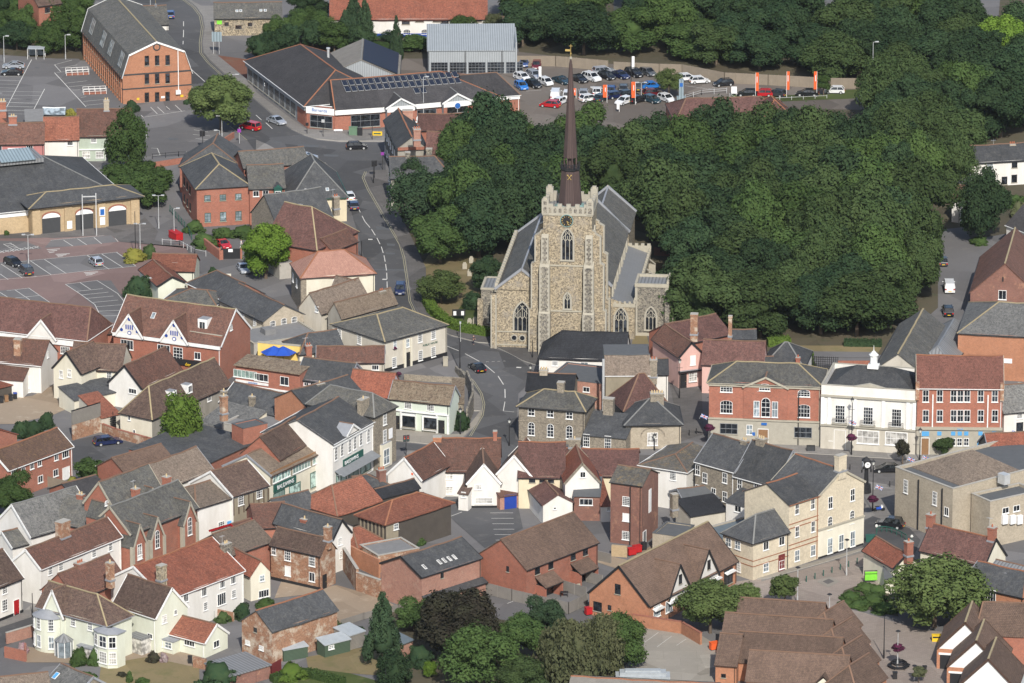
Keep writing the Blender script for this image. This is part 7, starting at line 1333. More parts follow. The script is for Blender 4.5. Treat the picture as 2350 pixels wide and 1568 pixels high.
h=H('white rendered house with mottled red roof, left cross wing and twin stacks',(1640,1195),(2235,1200),4.9,Rg=(2225,885),pitch=50,wall='white',rf='clay',name='white_courtyard_house',base=1420,ridge='ridge_red');C_=h;win(h,'F',[(1762,1228),(1762,1365)],1.6,1.3,'lav');chim(h,[(1665,960)],1.3,1.1,1.6,'orangebrick',0);chim(h,[(2195,930)],.6,.7,2.0,'redbrick',0)
h=H('',(1212,1218),(1522,1275),4.9,C=(1472,1080),Rg=(1362,1063),axis='y',wall='white',rf='clay',of=C_,verge='paint_white',ridge='ridge_red');plate(h,'F',(1428,1205),(1442,1225),'orange')
h=H('',(1940,1308),(2242,1305),4.3,D=8,Rg=(2090,1120),axis='y',wall='white',rf='browntile',of=C_,verge='paint_white',base=1530);win(h,'F',[(2040,1335)],1.2,.9,'lav');win(h,'F',[(2092,1462)],2.8,1.0,'lav');boxon(h,-.04,h.L+.04,-.05,0,0,.4,'paint_black','plinth');h=H('',(1858,1385),(1945,1395),3.0,D=5,rise=1.5,roof='mono',wall='white',rf='browntile',of=C_,gut=None);win(h,'F',[(1905,1405)],.8,.9,'lav')
T(2,2)
h=H('white gabled wing with dark brown roof above the blue garage door',(-135,1218),(178,1240),5.3,D=9,Rg=(5,1040),axis='y',wall='white',rf='browntile',name='white_gabled_wing',verge='paint_white');g=H('low brick garage with bright blue door in the courtyard',(-110,1418),(140,1385),2.4,D=4,roof='mono',rise=.7,wall='pinkbrick',rf='clay',name='garage',cat='garage',gut=None);plate(g,'F',(-70,1412),(42,1530),'paint_blue',.06,'garage_door')
h=H('long range with mottled plum red tiled roof and cream timbered wall',(60,1248),(480,1252),5.2,Rg=(300,922),pitch=52,wall='cream',rf='plumtile',name='long_tiled_range',cat='building',ridge='ridge_red');win(h,'F',[(185,1275),(280,1275),(357,1278)],1.0,.7,'black')
h2=H('',(480,1230),(1150,1240),5.0,D=12,Rg=(900,985),wall='cream',rf='plumtile',of=h,ridge='ridge_red');chim(h2,[(575,950)],1.9,1.0,1.0,'greybrick',1)
h=H('white gabled house with orange tiled slope and small dark dormer extension',(488,1302),(802,1292),5.6,D=9,Rg=(652,1110),axis='y',wall='white',rf='redtile',name='orange_sloped_house',verge='greybrick');win(h,'F',[(650,1222)],.9,1.0,'case');g=H('',(568,1412),(806,1416),4.2,D=6.5,rise=1.0,roof='mono',wall='darkbrick',rf='felt',of=h,gut='paint_white');win(g,'F',[(680,1472)],2.1,1.1,'case3')
h=H('little white gabled lodge with long brown roof beside the palm',(285,1502),(556,1478),3.2,D=10,Rg=(445,1402),axis='y',wall='white',rf='plumtile',name='little_lodge',verge=None);win(h,'F',[(393,1530)],.5,.4,'one')
h=H('narrow rusty red tin roofed lean-to beside the brick tower house',(818,1505),(905,1500),2.8,D=9,rise=2.6,roof='mono',wall='white',rf='redtile',name='tin_lean_to',cat='shed');win(h,'F',[(885,1535)],.5,.8,'arch')
h=H('tall old brick tower house with lichened slate roof and blank walls',(905,1288),(1192,1326),10.0,C=(1412,1214),Rg=(1288,1168),wall='darkbrick',rf='slatelichen',name='tower_house',cat='house',base=None,over=.2);win(h,'F',[(1048,1465)],1.2,1.5,'grid');T(2,3);win(h,'F',[(1046,45)],1.1,1.3,'blank');win(h,'F',[(1044,212)],1.2,1.4,'grid');door(h,'R',[(1215,240)],'paint_grey',1.2,2.1);boxon(h,h.L,h.L+.08,h.D*.42,h.D*.42+1.0,4.6,8.4,'paint_white','blocked_window');boxon(h,h.L-2.0,h.L-1.85,-.15,0,0,9.6,'paint_black','drainpipe');T(2,2)
h=H('white walled house with lichen gold hipped slate roof behind the tower house',(1175,1130),(1602,1197),5.7,C=(1890,1025),Rg=(1480,1030),axis='y',ins=(4.4,0),wall='white',rf='slatelichen',name='lichen_roofed_house',over=.3,gut='paint_white',base=1490);win(h,'F',[(1478,1235),(1478,1412)],1.1,1.4,'grid')
h=H('grey brick terrace house with clean slate roof and tall chimneys',(1685,1102),(2040,1200),8.2,D=9,Rg=(1830,842),wall='greybrick',rf='slate',name='grey_terrace_house',gut='paint_white',verge='leadflash');win(h,'F',[(1706,1178),(1772,1252),(1955,1252),(1705,1362),(1850,1392),(1955,1425)],.95,1.7,'sash2');chim(h,[(2135,1050)],1.1,1.0,2.6,'greybrick',2)
h=H('grey brick terrace house adjoining with slate roof and buff pots',(2042,1236),(2400,1335),7.6,D=9,Rg=(2235,998),wall='greybrick',rf='slate',name='grey_terrace_house',gut='paint_white',verge='leadflash');win(h,'F',[(2092,1312),(2243,1350)],.95,1.7,'sash2');chim(h,[(2290,1000)],1.6,1.1,2.0,'greybrick',3)
h=H('black felt gabled roof below the grey terrace',(1590,1480),(1905,1440),3.2,D=6,rise=1.4,wall='greybrick',rf='felt',name='felt_roofed_building',cat='building',verge='leadflash');h=H('',(1640,1600),(1980,1545),3.2,D=5,rise=1.2,roof='mono',wall='stonewash',rf='blackpan',of=h);chim(h,[(1488,1520)],1.0,.9,2.2,'greybrick',0,yf=.2)
h=H('white flat topped extension with grey roof behind the bank corner',(1965,1460),(2240,1530),5.0,D=6,rise=1.6,roof='mono',wall='white',rf='slate',name='white_extension',cat='building',gut='paint_white');win(h,'F',[(2075,1535)],1.3,1.1,'case')
T(2,3);h=H('blue grey felt flat roofs and dark yards between the tower house and the cream block',(1640,180),(1960,300),3.0,D=12,roof='flat',rise=.15,wall='yellowbrick',rf='feltblue',name='felt_flat_roof',cat='building',gut='concrete');h=H('small dark flat roof low beside the tower house',(1290,190),(1545,225),3.0,D=6,roof='flat',rise=.12,wall='yellowbrick',rf='felt',name='small_flat_roof',cat='building',gut='felt')
T(3,2)
h=H('big cream corner block with red brick bands, arched windows and shaped gable',(195,1502),(465,1414),10.4,D=9.5,Rg=(60,1300),wall='buffbrick',rf='slate',name='cream_corner_block',cat='building',ridge='ridge_red',gut='ridge_red',over=.2);K=h;win(h,'F',[(265,1532),(410,1490)],.9,1.8,'sash2');T(3,3);win(h,'F',[(266,175),(412,130)],.9,1.8,'sash2');win(h,'F',[(266,397),(412,350)],1.1,1.8,'light');
for z in(3.0,3.7,6.4,7.1):boxon(h,-.03,h.L,-.05,0,z,z+.14,'ridge_red','brick_band')
T(3,2);h=H('',(465,1414),(882,1285),10.4,D=10,Rg=(685,1168),axis='y',wall='buffbrick',rf='slate',of=K,verge='stone',ridge='ridge_red');chim(h,[(665,1165)],1.7,1.0,2.2,'buffbrick',0,yf=.5);win(h,'F',[(572,1480),(775,1408)],1.0,2.0,'sash2');T(3,3);win(h,'F',[(568,98),(770,42)],1.0,2.2,'arch');win(h,'F',[(568,307),(671,275),(776,243)],1.1,2.5,'light');boxon(h,-.1,h.L+.1,-.25,0,4.6,4.9,'stone','cornice');boxon(h,-.05,h.L+.05,-.08,0,0,4.6,'ivory','rendered_base');boxon(h,0,h.L,-.1,0,0,.3,'paint_black','plinth');win(h,'F',[(568,307),(671,275),(776,243)],1.1,2.5,'light',.09)
T(2,3)
h=H('',(2215,284),(2540,182),6.1,C=(1915,196),rise=3.0,ins=(4,0),wall='buffbrick',rf='slate',of=K,over=.3,ridge='ridge_grey');win(h,'L',[(1988,275),(2073,300)],1.2,1.4,'light');win(h,'F',[(2330,305),(2475,262)],1.2,1.4,'case');win(h,'F',[(2330,505),(2475,480)],1.2,1.4,'light');win(h,'L',[(2080,500)],1.0,1.6,'lav');door(h,'F',[(2473,470)],'maroon',1.2,2.7)
for z in(2.2,3.1):boxon(h,-.04,h.L+.04,-.05,0,z,z+.12,'ridge_red','brick_band');boxon(h,-.05,-.0,0,h.D,z,z+.12,'ridge_red','brick_band')
T(3,2)
h=H('large grey brick building with parapet, tiled hip and flat felt roof',(1170,1152),(1698,1352),9.0,D=26,roof='flat',rise=.5,wall='yellowbrick',rf='felt',name='parapet_building',cat='building',gut='concrete',base=None);win(h,'F',[(1266,1330),(1532,1440)],1.0,2.2,'sash');hiproof(h,.8,h.L-1,3,15,8.6,3.0,'pinkbrick' if 0 else 'greybrown',ins=5)
for x,y in((1383,1400),(1600,1480)):q=hit(h,(x,y),'F');boxon(h,q.x-.08,q.x+.08,-.18,0,0,8.4,'paint_black','drainpipe')
win(h,'F',[(1640,1560)],1.0,1.4,'case')
q=hit(h,(2165,1290),('z',8.6));boxon(h,q.x-.8,q.x+.8,q.y-.6,q.y+.6,8.4,10,'lamp_head','roof_vent')
h=H('lower grey brick wing with flat felt roof and air conditioners',(2040,1470),(2480,1372),7.6,C=(1835,1402),roof='flat',rise=.4,wall='yellowbrick',rf='felt',name='flat_wing',cat='building',gut='concrete');win(h,'F',[(2180,1550),(2280,1530)],1.3,1.0,'case');T(3,3);
for x in(2165,2235,2300):q=hit(h,(x,62),'F');boxon(h,q.x-.5,q.x+.5,-.5,0,q.z-.7,q.z+.7,'white_sign','air_conditioner')
T(3,2);h=H('red tiled house with grey gable beyond the parapet building',(2050,1085),(2560,1060),7,D=9,rise=3,wall='greybrick',rf='redtile',name='red_tiled_house',verge='leadflash');
T(2,3)
h=H('pair of new brick houses with brown roof and two porches over fenced gardens',(133,528),(788,277),5.3,C=(-292,385),Rg=(-100,245),wall='redbrick',rf='newtile',name='brick_houses',cat='house',gut='paint_black',ridge='ridge_brown');win(h,'F',[(232,532),(355,483),(560,398),(672,352)],1.1,1.3,'black');win(h,'L',[(-38,520)],.5,.9,'black')
for a,b in(((210,560),(440,560)),((535,430),(760,430))):q0=hit(h,a,'F');q1=hit(h,b,'F');m=MB();x0,x1=q0.x,q0.x+4.3;m.face([(x0,-2.2,2.3),(x1,-2.2,2.3),(x1,0,3.6),(x0,0,3.6)],'newtile');m.face([(x0,0,3.45),(x1,0,3.45),(x1,-2.2,2.15),(x0,-2.2,2.15)],'paint_black');m.box(x0+.1,x0+.3,-2.1,0,0,2.3,'redbrick');m.box(x1-.3,x1-.1,-2.1,0,0,2.3,'redbrick');m.box(x0+.3,x1-.3,-.3,0,0,2.4,'carglass');m.obj('porch',h.root,h.X_)
h=H('large modern brick shop with brown tiled roof and two white gables',(1260,862),(2062,452),3.5,C=(690,748),Rg=(972,487),wall='orangebrick',rf='newtile',name='brick_shop',cat='shop',gut='paint_black',verge='paint_black',base=None,ridge='ridge_yel')
win(h,'L',[(972,705)],1.0,1.6,'black');win(h,'L',[(787,865)],1.5,1.5,'black');win(h,'L',[(897,875)],.6,.8,'black')
for a in((1535,497),(1797,370)):o,cx=xgable(h,a,6.0,4.6,3.3,.05,7,wall='white',rf='newtile',verge='paint_black',wallfrom=2.6);winz(h,'F',[cx+.3],4.6,.8,1.5,'black',.08)
win(h,'F',[(1330,905),(1440,860),(1860,650)],1.9,1.9,'shop');win(h,'F',[(1985,590)],2.4,2.4,'shopblack',.05);
for x,y in((1330,862),(1462,800),(1858,598),(1985,540)):q=hit(h,(x,y),'F');m=MB();n=8;pts=[(q.x+1.3*math.cos(math.pi*i/n),-.1-.5*math.sin(math.pi*i/n),2.75+.5*math.sin(math.pi*i/n))for i in range(n+1)];m.face([(p[0],-.7,p[2]-.3)for p in pts],'paint_white');m.face([(q.x-1.3,-.7,2.45),(q.x+1.3,-.7,2.45),(q.x+1.3,0,2.75),(q.x-1.3,0,2.75)],'paint_white');m.obj('canopy',h.root,h.X_)
T(3,3)
h=H('old house with plum red tiled roof, cream gable and two brick stacks',(1400,352),(1985,492),4.6,C=(2212,406),Rg=(2080,237),wall='ivory',rf='plumtile',name='old_house',verge='paint_black',ridge='ridge_red');chim(h,[(1493,120),(2057,240)],1.1,1.0,1.8,'redbrick',1,'pot_red');Z=h
h=H('',(1152,512),(1388,470),4.0,D=9,Rg=(1292,375),axis='y',wall='ivory',rf='redtile',of=Z,verge='paint_black');chim(h,[(1290,375)],1.1,1.0,1.9,'redbrick',1,'pot_red',yf=.5);h=H('',(1075,600),(1200,600),2.6,D=3,rise=.8,roof='mono',wall='ivory',rf='felt',of=Z);h=H('',(1680,560),(1890,520),3.0,D=8,rise=2.4,axis='y',ins=(2,0),wall='redbrick',rf='plumtile',of=Z)
h=H('brick workshop with patched slate roof and white balcony doors at the right',(1790,657),(2345,782),4.4,D=9,rise=2.4,ins=(0,2.2),wall='orangebrick',rf='slate',name='slate_workshop',cat='workshop',ridge='ridge_red',verge='leadflash');win(h,'F',[(2042,775)],1.9,2.3,'case4',.04);g=H('',(2035,520),(2400,605),6.2,D=4,rise=1.0,wall='lead',rf='lead',of=h,gut=None)
for k,(ax,ay,bx,by,lb)in enumerate(((-300,1055,480,1108,'back row of the brown tiled precinct shops'),(-430,1195,550,1262,'second row of brown tiled precinct roofs with a small white gable'),(-300,1370,645,1432,'third row of brown tiled precinct roofs'),(-200,1545,710,1600,'front row of brown tiled precinct roofs at the bottom edge'))):
 h=H(lb,(ax,ay),(bx,by),3.0,D=8.5,rise=3.3,ins=(0,0),wall='orangebrick',rf='newtile',name='precinct_shop',cat='shop',group='rows of precinct shops',gut=None,ridge='ridge_brown');g=H('',(bx-230,by+15),(bx+110,by+85),2.9,D=9,rise=3.2,axis='y',ins=(3.0,0),wall='orangebrick',rf='newtile',of=h,gut=None,ridge='ridge_brown');m=MB()
 q=h.L-3.2;m.face([(q-1.6,-.35,2.75),(q+1.6,-.35,2.75),(q,-.35,4.2)],['ivory','paint_white','ivory','ivory'][k]);m.face([(q+1.9,-.4,2.6),(q,-.4,4.5),(q,3.0,4.5)],'newtile');m.face([(q,-.4,4.5),(q-1.9,-.4,2.6),(q,3.0,4.5)],'newtile');m.obj('small_gable',h.root,h.X_)
T(2,3);h=H('brick end wall of the precinct beside the concrete yard',(1868,1398),(2060,1412),3.0,D=9,rise=3.4,wall='orangebrick',rf='newtile',name='precinct_end',cat='shop',gut='paint_brown');win(h,'F',[(1942,1500)],.7,.6,'black')
T(3,3)
h=H('back brown roof of the right hand precinct with its ridge against the tree',(1900,1120),(2600,1145),4.5,D=9,rise=3.6,ins=(1,0),wall='redbrick',rf='newtile',name='precinct_shop',cat='shop',group='rows of precinct shops',gut=None,ridge='ridge_brown')
for k,(ax,ay,bx,by,px,py,lb)in enumerate(((1553,1243,2060,1275,1810,1003,'upper white gabled precinct shop with brick arch and blue trim'),(1645,1412,2170,1448,1905,1172,'middle white gabled precinct shop with brick arch and blue trim'),(1745,1590,2290,1628,2005,1340,'lower white gabled precinct shop at the bottom right'))):
 h=H(lb,(ax,ay),(bx,by),3.3,D=9,Rg=(px,py),axis='y',wall='paint_white',rf='newtile',name='precinct_shop',cat='shop',group='rows of precinct shops',verge='paint_brown',over=.1,gut=None,ridge='ridge_yel');boxon(h,-.02,h.L+.02,-.06,0,0,3.2,'orangebrick','brick_base');q=hit(h,(ax+100,ay+100),'F');m=MB();m.box(q.x-1.2,q.x+1.2,-.1,-.05,0,2.3,'paint_black');m.box(q.x-1.4,q.x+1.4,-.16,-.05,2.3,2.6,'paint_white');m.obj('arch_doorway',h.root,h.X_)
T(2,3);h=H('flat brown building roof across the bottom edge',(520,1650),(1850,1720),3.0,D=7,rise=1.2,wall='yellowbrick',rf='greyboards',name='long_low_roof',cat='building',ridge='ridge_red')
# ================================================================ trees
T(0,0)
def inside(x,y,poly):
 c=False;n=len(poly)
 for i in range(n):
  (x0,y0),(x1,y1)=poly[i],poly[i-1]
  if(y0>y)!=(y1>y)and x<(x1-x0)*(y-y0)/(y1-y0)+x0:c=not c
 return c
ORD='first second third fourth fifth sixth seventh eighth ninth tenth eleventh twelfth thirteenth fourteenth fifteenth sixteenth seventeenth eighteenth nineteenth twentieth'.split()
TN={'leaf_light':'pale green','leaf_dark':'dark green','leaf_olive':'olive green','leaf_mid':'fresh green'}
def wood(poly,dx,dy,hr,rr,mats,kind,place,group,kinds=('round',),skip=None,seed=1):
 rs=random.Random(seed);xs=[p[0]for p in poly];ys=[p[1]for p in poly];y=max(ys);row=0
 while y>min(ys):
  x=min(xs)+(dx/2 if row%2 else 0);n=0
  while x<max(xs):
   a,b=x+rs.uniform(-.25,.25)*dx,y-dy/2+rs.uniform(-.3,.3)*dy
   if inside(a,b,poly)and not(skip and skip(a,b)):
    h=rs.uniform(*hr)if not callable(hr)else hr(a,b,rs);m_=rs.choice(mats);tree(None,h,rs.uniform(*rr),m_,rs.choice(kinds),'%s %s, %s from left in %s row %s'%(TN[m_],kind,ORD[n],ORD[row],place),group,base=(a*4,b*4),cb=.03);n+=1
   x+=dx
  if n:row+=1
  y-=dy
wood([(1280,405),(1560,412),(1900,430),(2160,480),(2115,600),(2085,690),(2040,785),(1575,785),(1560,690),(1545,610),(1500,530),(1420,500),(1290,520)],118,33,lambda a,b,r:r.uniform(13.3,18)if b<650 else r.uniform(11,15),(5.8,7.6),['leaf_olive','leaf_dark','leaf_olive','leaf_dark','leaf_mid'],'lime tree','of the churchyard wood','lime trees filling the churchyard wood',seed=5)
for x,y,l in((2098,600,'upper'),(2090,690,'lower')):tree(None,14,5.2,'leaf_olive','round',l+' lime tree overhanging the side road at the right','lime trees filling the churchyard wood',base=(x*4,y*4),cb=.03)
for i,(x,y)in enumerate(((1640,424),(1722,430),(1800,434),(1872,440),(1950,446))):tree(None,16.5,6.6,'leaf_olive' if i%2 else 'leaf_dark','round','tall lime tree, %s from left before the low tiled roof'%ORD[i],'lime trees filling the churchyard wood',base=(x*4,y*4),cb=.03)
wood([(1030,400),(1290,400),(1290,520),(1200,590),(1110,600),(1065,560)],84,28,(14,17.5),(5.5,7),['leaf_dark','leaf_dark','leaf_mid'],'tree','between road and church','dark trees left of the church',seed=8)
wood([(1185,30),(1400,20),(1640,30),(1900,40),(2100,60),(2350,60),(2400,330),(2210,330),(2090,215),(1850,172),(1560,150),(1190,122)],112,27,lambda a,b,r:min(r.uniform(9,14),max(3,(b-38)/12.6)if(1590<a<1690 or 1840<a<1935 or 2215<a<2290)else 99),(5.2,7.4),['leaf_dark','leaf_dark','leaf_mid','leaf_dark','leaf_olive'],'tree','behind the dealership fence','trees behind the dealership fence',seed=12,skip=lambda a,b:1405<a<1465 and b<120)
wood([(2060,250),(2200,270),(2190,400),(2120,440),(2030,440),(1990,300)],90,28,(10,14),(5,6.5),['leaf_dark','leaf_olive'],'tree','beyond the right end of the wood','trees right of the churchyard wood',seed=3)
wood([(-20,40),(210,20),(185,132),(70,128),(-20,122)],62,24,(6,9),(3.2,4.4),['leaf_mid','leaf_dark','leaf_mid'],'tree','behind the top left car park','trees behind the top left car park',seed=4)
wood([(590,110),(690,80),(860,90),(980,108),(975,135),(700,120),(640,150),(585,150)],52,20,lambda a,b,r:r.uniform(4,8)if a<830 else r.uniform(2.2,3.2),(2.4,3.6),['leaf_mid','leaf_dark','leaf_mid'],'small tree','on the bank behind the showroom','trees on the bank behind the showroom',('small','loose'),seed=6)
t=tree;T(1,0)
for x,y,h,r,b,l_ in((900,-30,10,2.8,380,'tallest dark conifer before the maltings'),(1000,60,9,2.6,400,'dark conifer right of the tallest one'),(820,110,7,2.2,400,'shorter dark conifer left of the tallest one'),(1290,95,9,1.5,545,'thin lone conifer before the white maltings wall')):t(None,h,r,'leaf_con','cone',l_,'conifers by the maltings',base=(x,b),cb=.05)
t(None,3.5,2.6,'leaf_mid','small','round bush against the corner of the white maltings',base=(1440,470));t(None,5,3,'leaf_mid','loose','bush growing in front of the white maltings wall',base=(1900,345));t(None,5,2.6,'leaf_grey','loose','thin grey tree at the end of the maltings',base=(2180,340));t(None,8,4.2,'leaf_dark','round','tall dark tree beside the red maltings roof',base=(480,240))
T(0,0);t(None,11.5,6.4,'leaf_light','round','spreading green street tree beside the orange brick office',base=(2030,1215),cb=.12);t(None,13.5,4.4,'leaf_mid','loose','tall loose poplar in front of the sage cottage',base=(1165,1640),cb=.08);t(None,3,1.6,'leaf_dark','shrub','round dark bush at the corner of the orange office',base=(1210,1020));t(None,2.2,1.3,'leaf_yellow','shrub','yellow green bush behind the red pantile cottage',base=(652,1070))
t(None,4.5,2.2,'leaf_con','small','dark evergreen by the road railing',base=(2110,1540));t(None,3.4,3.2,'leaf_dark','shrub','dark bush beside the red brick office',base=(2290,1545));t(None,1.3,.8,'leaf_dark','shrub','small bush at the right foot of the orange office',base=(1715,955))
T(3,0);t(None,12,5.5,'leaf_bright','loose','bright yellow green tree at the top right edge',base=(2160,640));t(None,3,1.6,'leaf_bright','small','small lime green bush among the dark trees',base=(1850,760));t(None,3,1.5,'leaf_yellow','shrub','bright yellow bush beside the white terrace roof',base=(1755,1480));t(None,4.6,1.6,'leaf_mid','small','small bushy tree between the orange flags and the fence',base=(510,885));t(None,9,3,'leaf_grey','loose','feathery olive tree above the limes',base=(1330,1360))
T(2,0);t(None,6.2,2.8,'leaf_light','loose','feathery grey green tree standing in the car sales lot',base=(1440,905))
T(1,1);t(None,10.5,5,'leaf_bright','round','bright lime green tree beside the flat grey extension',base=(90,990),cb=.1);t(None,12.5,6.2,'leaf_con','loose','dark cedar beside the timbered terrace',base=(1510,570),cb=.05);t(None,13,5.8,'leaf_dark','round','dark tree right of the cedar',base=(1820,560),cb=.03);t(None,8.5,4.2,'leaf_dark','loose','dark tree against the lower timbered houses',base=(1420,300),cb=.03);t(None,10.5,5.7,'leaf_mid','round','broad green tree overhanging the bend of the main road',base=(1690,850),cb=.08);t(None,6,4.8,'leaf_light','loose','low spreading yellowish tree behind the hedge',base=(1700,1215),cb=.05);t(None,7,3.2,'leaf_dark','round','dark yew left of the church aisle',base=(2120,1120),cb=.02);t(None,3,1.6,'leaf_dark','column','small dark yew by the vestry',base=(1985,1265),cb=.02)
hedge([(1570,1215),(1620,1310),(1760,1430),(1900,1480),(2130,1520)],1.8,1.5,'leaf_hedge','clipped bright green hedge curving round the churchyard corner')
T(0,1)
for x,y,h,r in((1080,170,5,3.5),(1250,250,5,3.8),(1400,330,5,3.6),(1450,180,4.5,3.2),(1330,90,4,3)):t(None,h,r,'leaf_mid','small','leafy shrub, %s along the bank right of the supermarket porch'%ORD[int((x+y)/130)-9],'shrubs beside the supermarket',base=(x,y),cb=0)
for x,y,h,r,m_,l in((1240,830,3,2.4,'leaf_yellow','yellow shrub around the car park lamps'),(1375,800,3.2,1.6,'leaf_olive','olive shrub beside the yellow car park shrub'),(1270,1160,5,3.0,'leaf_dark','dark round bush beside the pantiled hall'),(1955,1000,3.2,1.3,'leaf_dark','small dark bush behind the slate house'),(1790,560,2.8,2.2,'leaf_mid','shrub at the foot of the red office wall'),(1870,690,3.2,2.6,'leaf_mid','leafy bush spilling over the brick wall'),(2050,610,2.4,2.4,'leaf_mid','bush under the green framed windows'),(2240,600,2.6,2.8,'leaf_mid','bush behind the red parked car'),(60,590,1.2,.6,'leaf_mid','small weed bush by the supermarket wall')):t(None,h,r,m_,'shrub',l,base=(x,y))
T(0,2);t(None,10.6,3.4,'leaf_hedge','column','tall clipped green cypress beside the long brown roof',base=(1660,1045),cb=.01);t(None,5,3.0,'leaf_mid','small','rounded green tree between the two brick houses',base=(830,1350));t(None,8,4,'leaf_mid','round','green garden tree at the left edge below the terrace',base=(130,1640));t(None,3,2.4,'leaf_yellow','shrub','small yellow bush below the brick terrace',base=(668,1335)).scale*=.5
for x,y,r,l in((190,880,1.8,'left'),(310,870,2.2,'middle'),(430,790,1.6,'right')):t(None,3.6,r,'leaf_dark','shrub',l+' one of three dark rounded bushes beside the gravel drive','bushes by the gravel drive',base=(x,y))
T(0,3);t(None,4,3.5,'leaf_bright','shrub','yellow green bush by the walled garden',base=(70,170))
for x,y,h,r,m_,l in((2000,1600,5.0,3.3,'leaf_dark','large clipped dome bush on the front lawn'),(730,1400,3.4,1.5,'leaf_mid','left leafy bush in front of the pale green house'),(880,1390,3.2,1.5,'leaf_mid','right leafy bush in front of the pale green house'),(640,1540,3,1.8,'leaf_mid','dark shrub at the garden corner'),(800,1600,3,2.2,'leaf_mid','shrub with yellow flowers at the bottom edge'),(1410,1370,2.0,1.2,'leaf_copper','brown rounded bush on the terrace garden'),(1505,1370,1.8,.8,'leaf_flower','white flowering bush beside the brown bush'),(1120,1500,.8,.9,'leaf_copper','low purple shrub on the dry lawn'),(1190,1560,2.4,.6,'leaf_mid','slim small bush on the dry lawn'),(2225,975,3.4,1.6,'leaf_dark','dark bush behind the orange roofed house'),(2050,1000,2,1.4,'leaf_olive','pale garden shrub by the low wall'),(2440,880,2.0,2.0,'leaf_mid','low bush by the brick cottage drive'),(210,1290,2.2,1.0,'leaf_flower','pale pink flowering bush inside the brick wall'),(1310,1570,1.2,1.2,'leaf_mid','low shrub at the bottom of the lawn')):t(None,h,r,m_,'shrub',l,base=(x,y))
T(1,2);t(None,4.2,1.6,'leaf_dark','shrub','ivy bush against the mint shop wall',base=(1885,805))
T(1,3);t(None,11.4,3.0,'leaf_con','cone','tall dark blue green conifer beside the sheds',base=(1165,1405),cb=.12);t(None,5.2,2.5,'leaf_dark','column','rounded dark conifer in front of the tall conifer',base=(1270,1590),cb=.01);t(None,11.5,6.2,'leaf_copper','round','large dark copper beech',base=(1850,1340),cb=.05);t(None,10,5.8,'leaf_mid','loose','green tree in front of the copper beech',base=(2050,1600),cb=.03);t(None,5,3.6,'leaf_mid','round','mid green tree left of the copper beech',base=(1480,1080),cb=.02);t(None,6,3.8,'leaf_mid','round','second mid green tree left of the copper beech',base=(1640,1130),cb=.02);t(None,4,2.4,'leaf_dark','shrub','dark bush right of the tall conifer',base=(1500,1400));t(None,2.6,1.0,'leaf_bright','column','small yellow green conifer',base=(1600,1520))
for x,y,h,r,m_,l in((330,1520,3,2.6,'leaf_hedge','bright yellow green bush by the small shed'),(660,1060,5.2,1.8,'leaf_olive','ivy climbing the corner of the old store'),(370,1180,3,1.1,'leaf_olive','ivy on the old store wall'),(600,1150,2,.7,'leaf_mid','small ivy clump on the old store wall'),(1420,290,4,1.9,'leaf_dark','bush against the black boarded barn'),(1500,290,1.6,1.2,'leaf_mid','low ivy on the barn yard wall'),(840,1090,1.4,2.4,'leaf_dark','dark hedge behind the green sheds')):t(None,h,r,m_,'shrub',l,base=(x,y))
hedge([(150,1560),(450,1500),(800,1590)],1.6,1.2,'leaf_mid','dark green hedge along the bottom garden')
T(2,3);t(None,6.6,3.3,'leaf_con','round','dense dark evergreen by the timber fence',base=(300,1140),cb=.02);t(None,11.5,5.2,'leaf_grey','willow','weeping birch with pale stems in front of the fence',base=(520,1600),cb=.03,pale=True);t(None,10.5,3.6,'leaf_grey','willow','second weeping birch against the brick shop',base=(830,1480),cb=.03,pale=True);t(None,9,4.4,'leaf_mid','round','green tree beside the concrete yard',base=(1000,1440),cb=.03);t(None,7.5,4.2,'leaf_mid','round','green tree between the beech and the birch',base=(60,1350),cb=.03);t(None,6,4.2,'leaf_olive','round','olive green tree at the bottom edge',base=(120,1680),cb=.03);t(None,8.6,5.0,'leaf_light','round','large spreading tree in front of the brick shop',base=(1820,1110),cb=.12);t(None,4.6,2.8,'leaf_light','small','smaller tree right of the spreading tree',base=(2130,920),cb=.1)
T(3,3);t(None,5.8,2.5,'leaf_light','small','young round headed tree in the paved precinct',base=(155,905),cb=.3);t(None,12,7.8,'leaf_light','loose','huge spreading green tree beside the old cream house',base=(1530,1060),cb=.04);t(None,2.6,1.3,'leaf_grey','small','small sapling near the bench at the bottom',base=(1385,1570),cb=.3);t(None,6,3.5,'leaf_bright','loose','light green branches right of the huge tree',base=(1850,1030),cb=.1)
for x,y,h,r in((760,800,1.6,2.0),(905,720,1.6,2.0),(845,870,1.3,2.2),(980,820,1.6,2.4),(1060,900,1.6,2.4),(1000,740,1.6,1.8),(720,850,1.2,1.4)):t(None,h,r,'leaf_mid','shrub','low shrub, %s planted in the raised precinct bed'%ORD[int(x/50)-13],'shrubs in the precinct bed',base=(x,y))
T(3,2);t(None,4.6,1.4,'leaf_copper','small','thin brownish street tree outside the white classical building',base=(1235,1130),cb=.2);t(None,3.6,1.7,'leaf_olive','small','small green street tree outside the red bank',base=(1610,1060),cb=.1);hedge([(0,40),(200,30)],2,1.5,'leaf_hedge','green hedge behind the low slate house');hedge([(700,40),(1040,45)],1.5,1.2,'leaf_dark','dark hedge on the bank behind the gates');t(None,3.4,1.3,'leaf_hedge','shrub','ivy clad wall beside the black gates',base=(370,230))
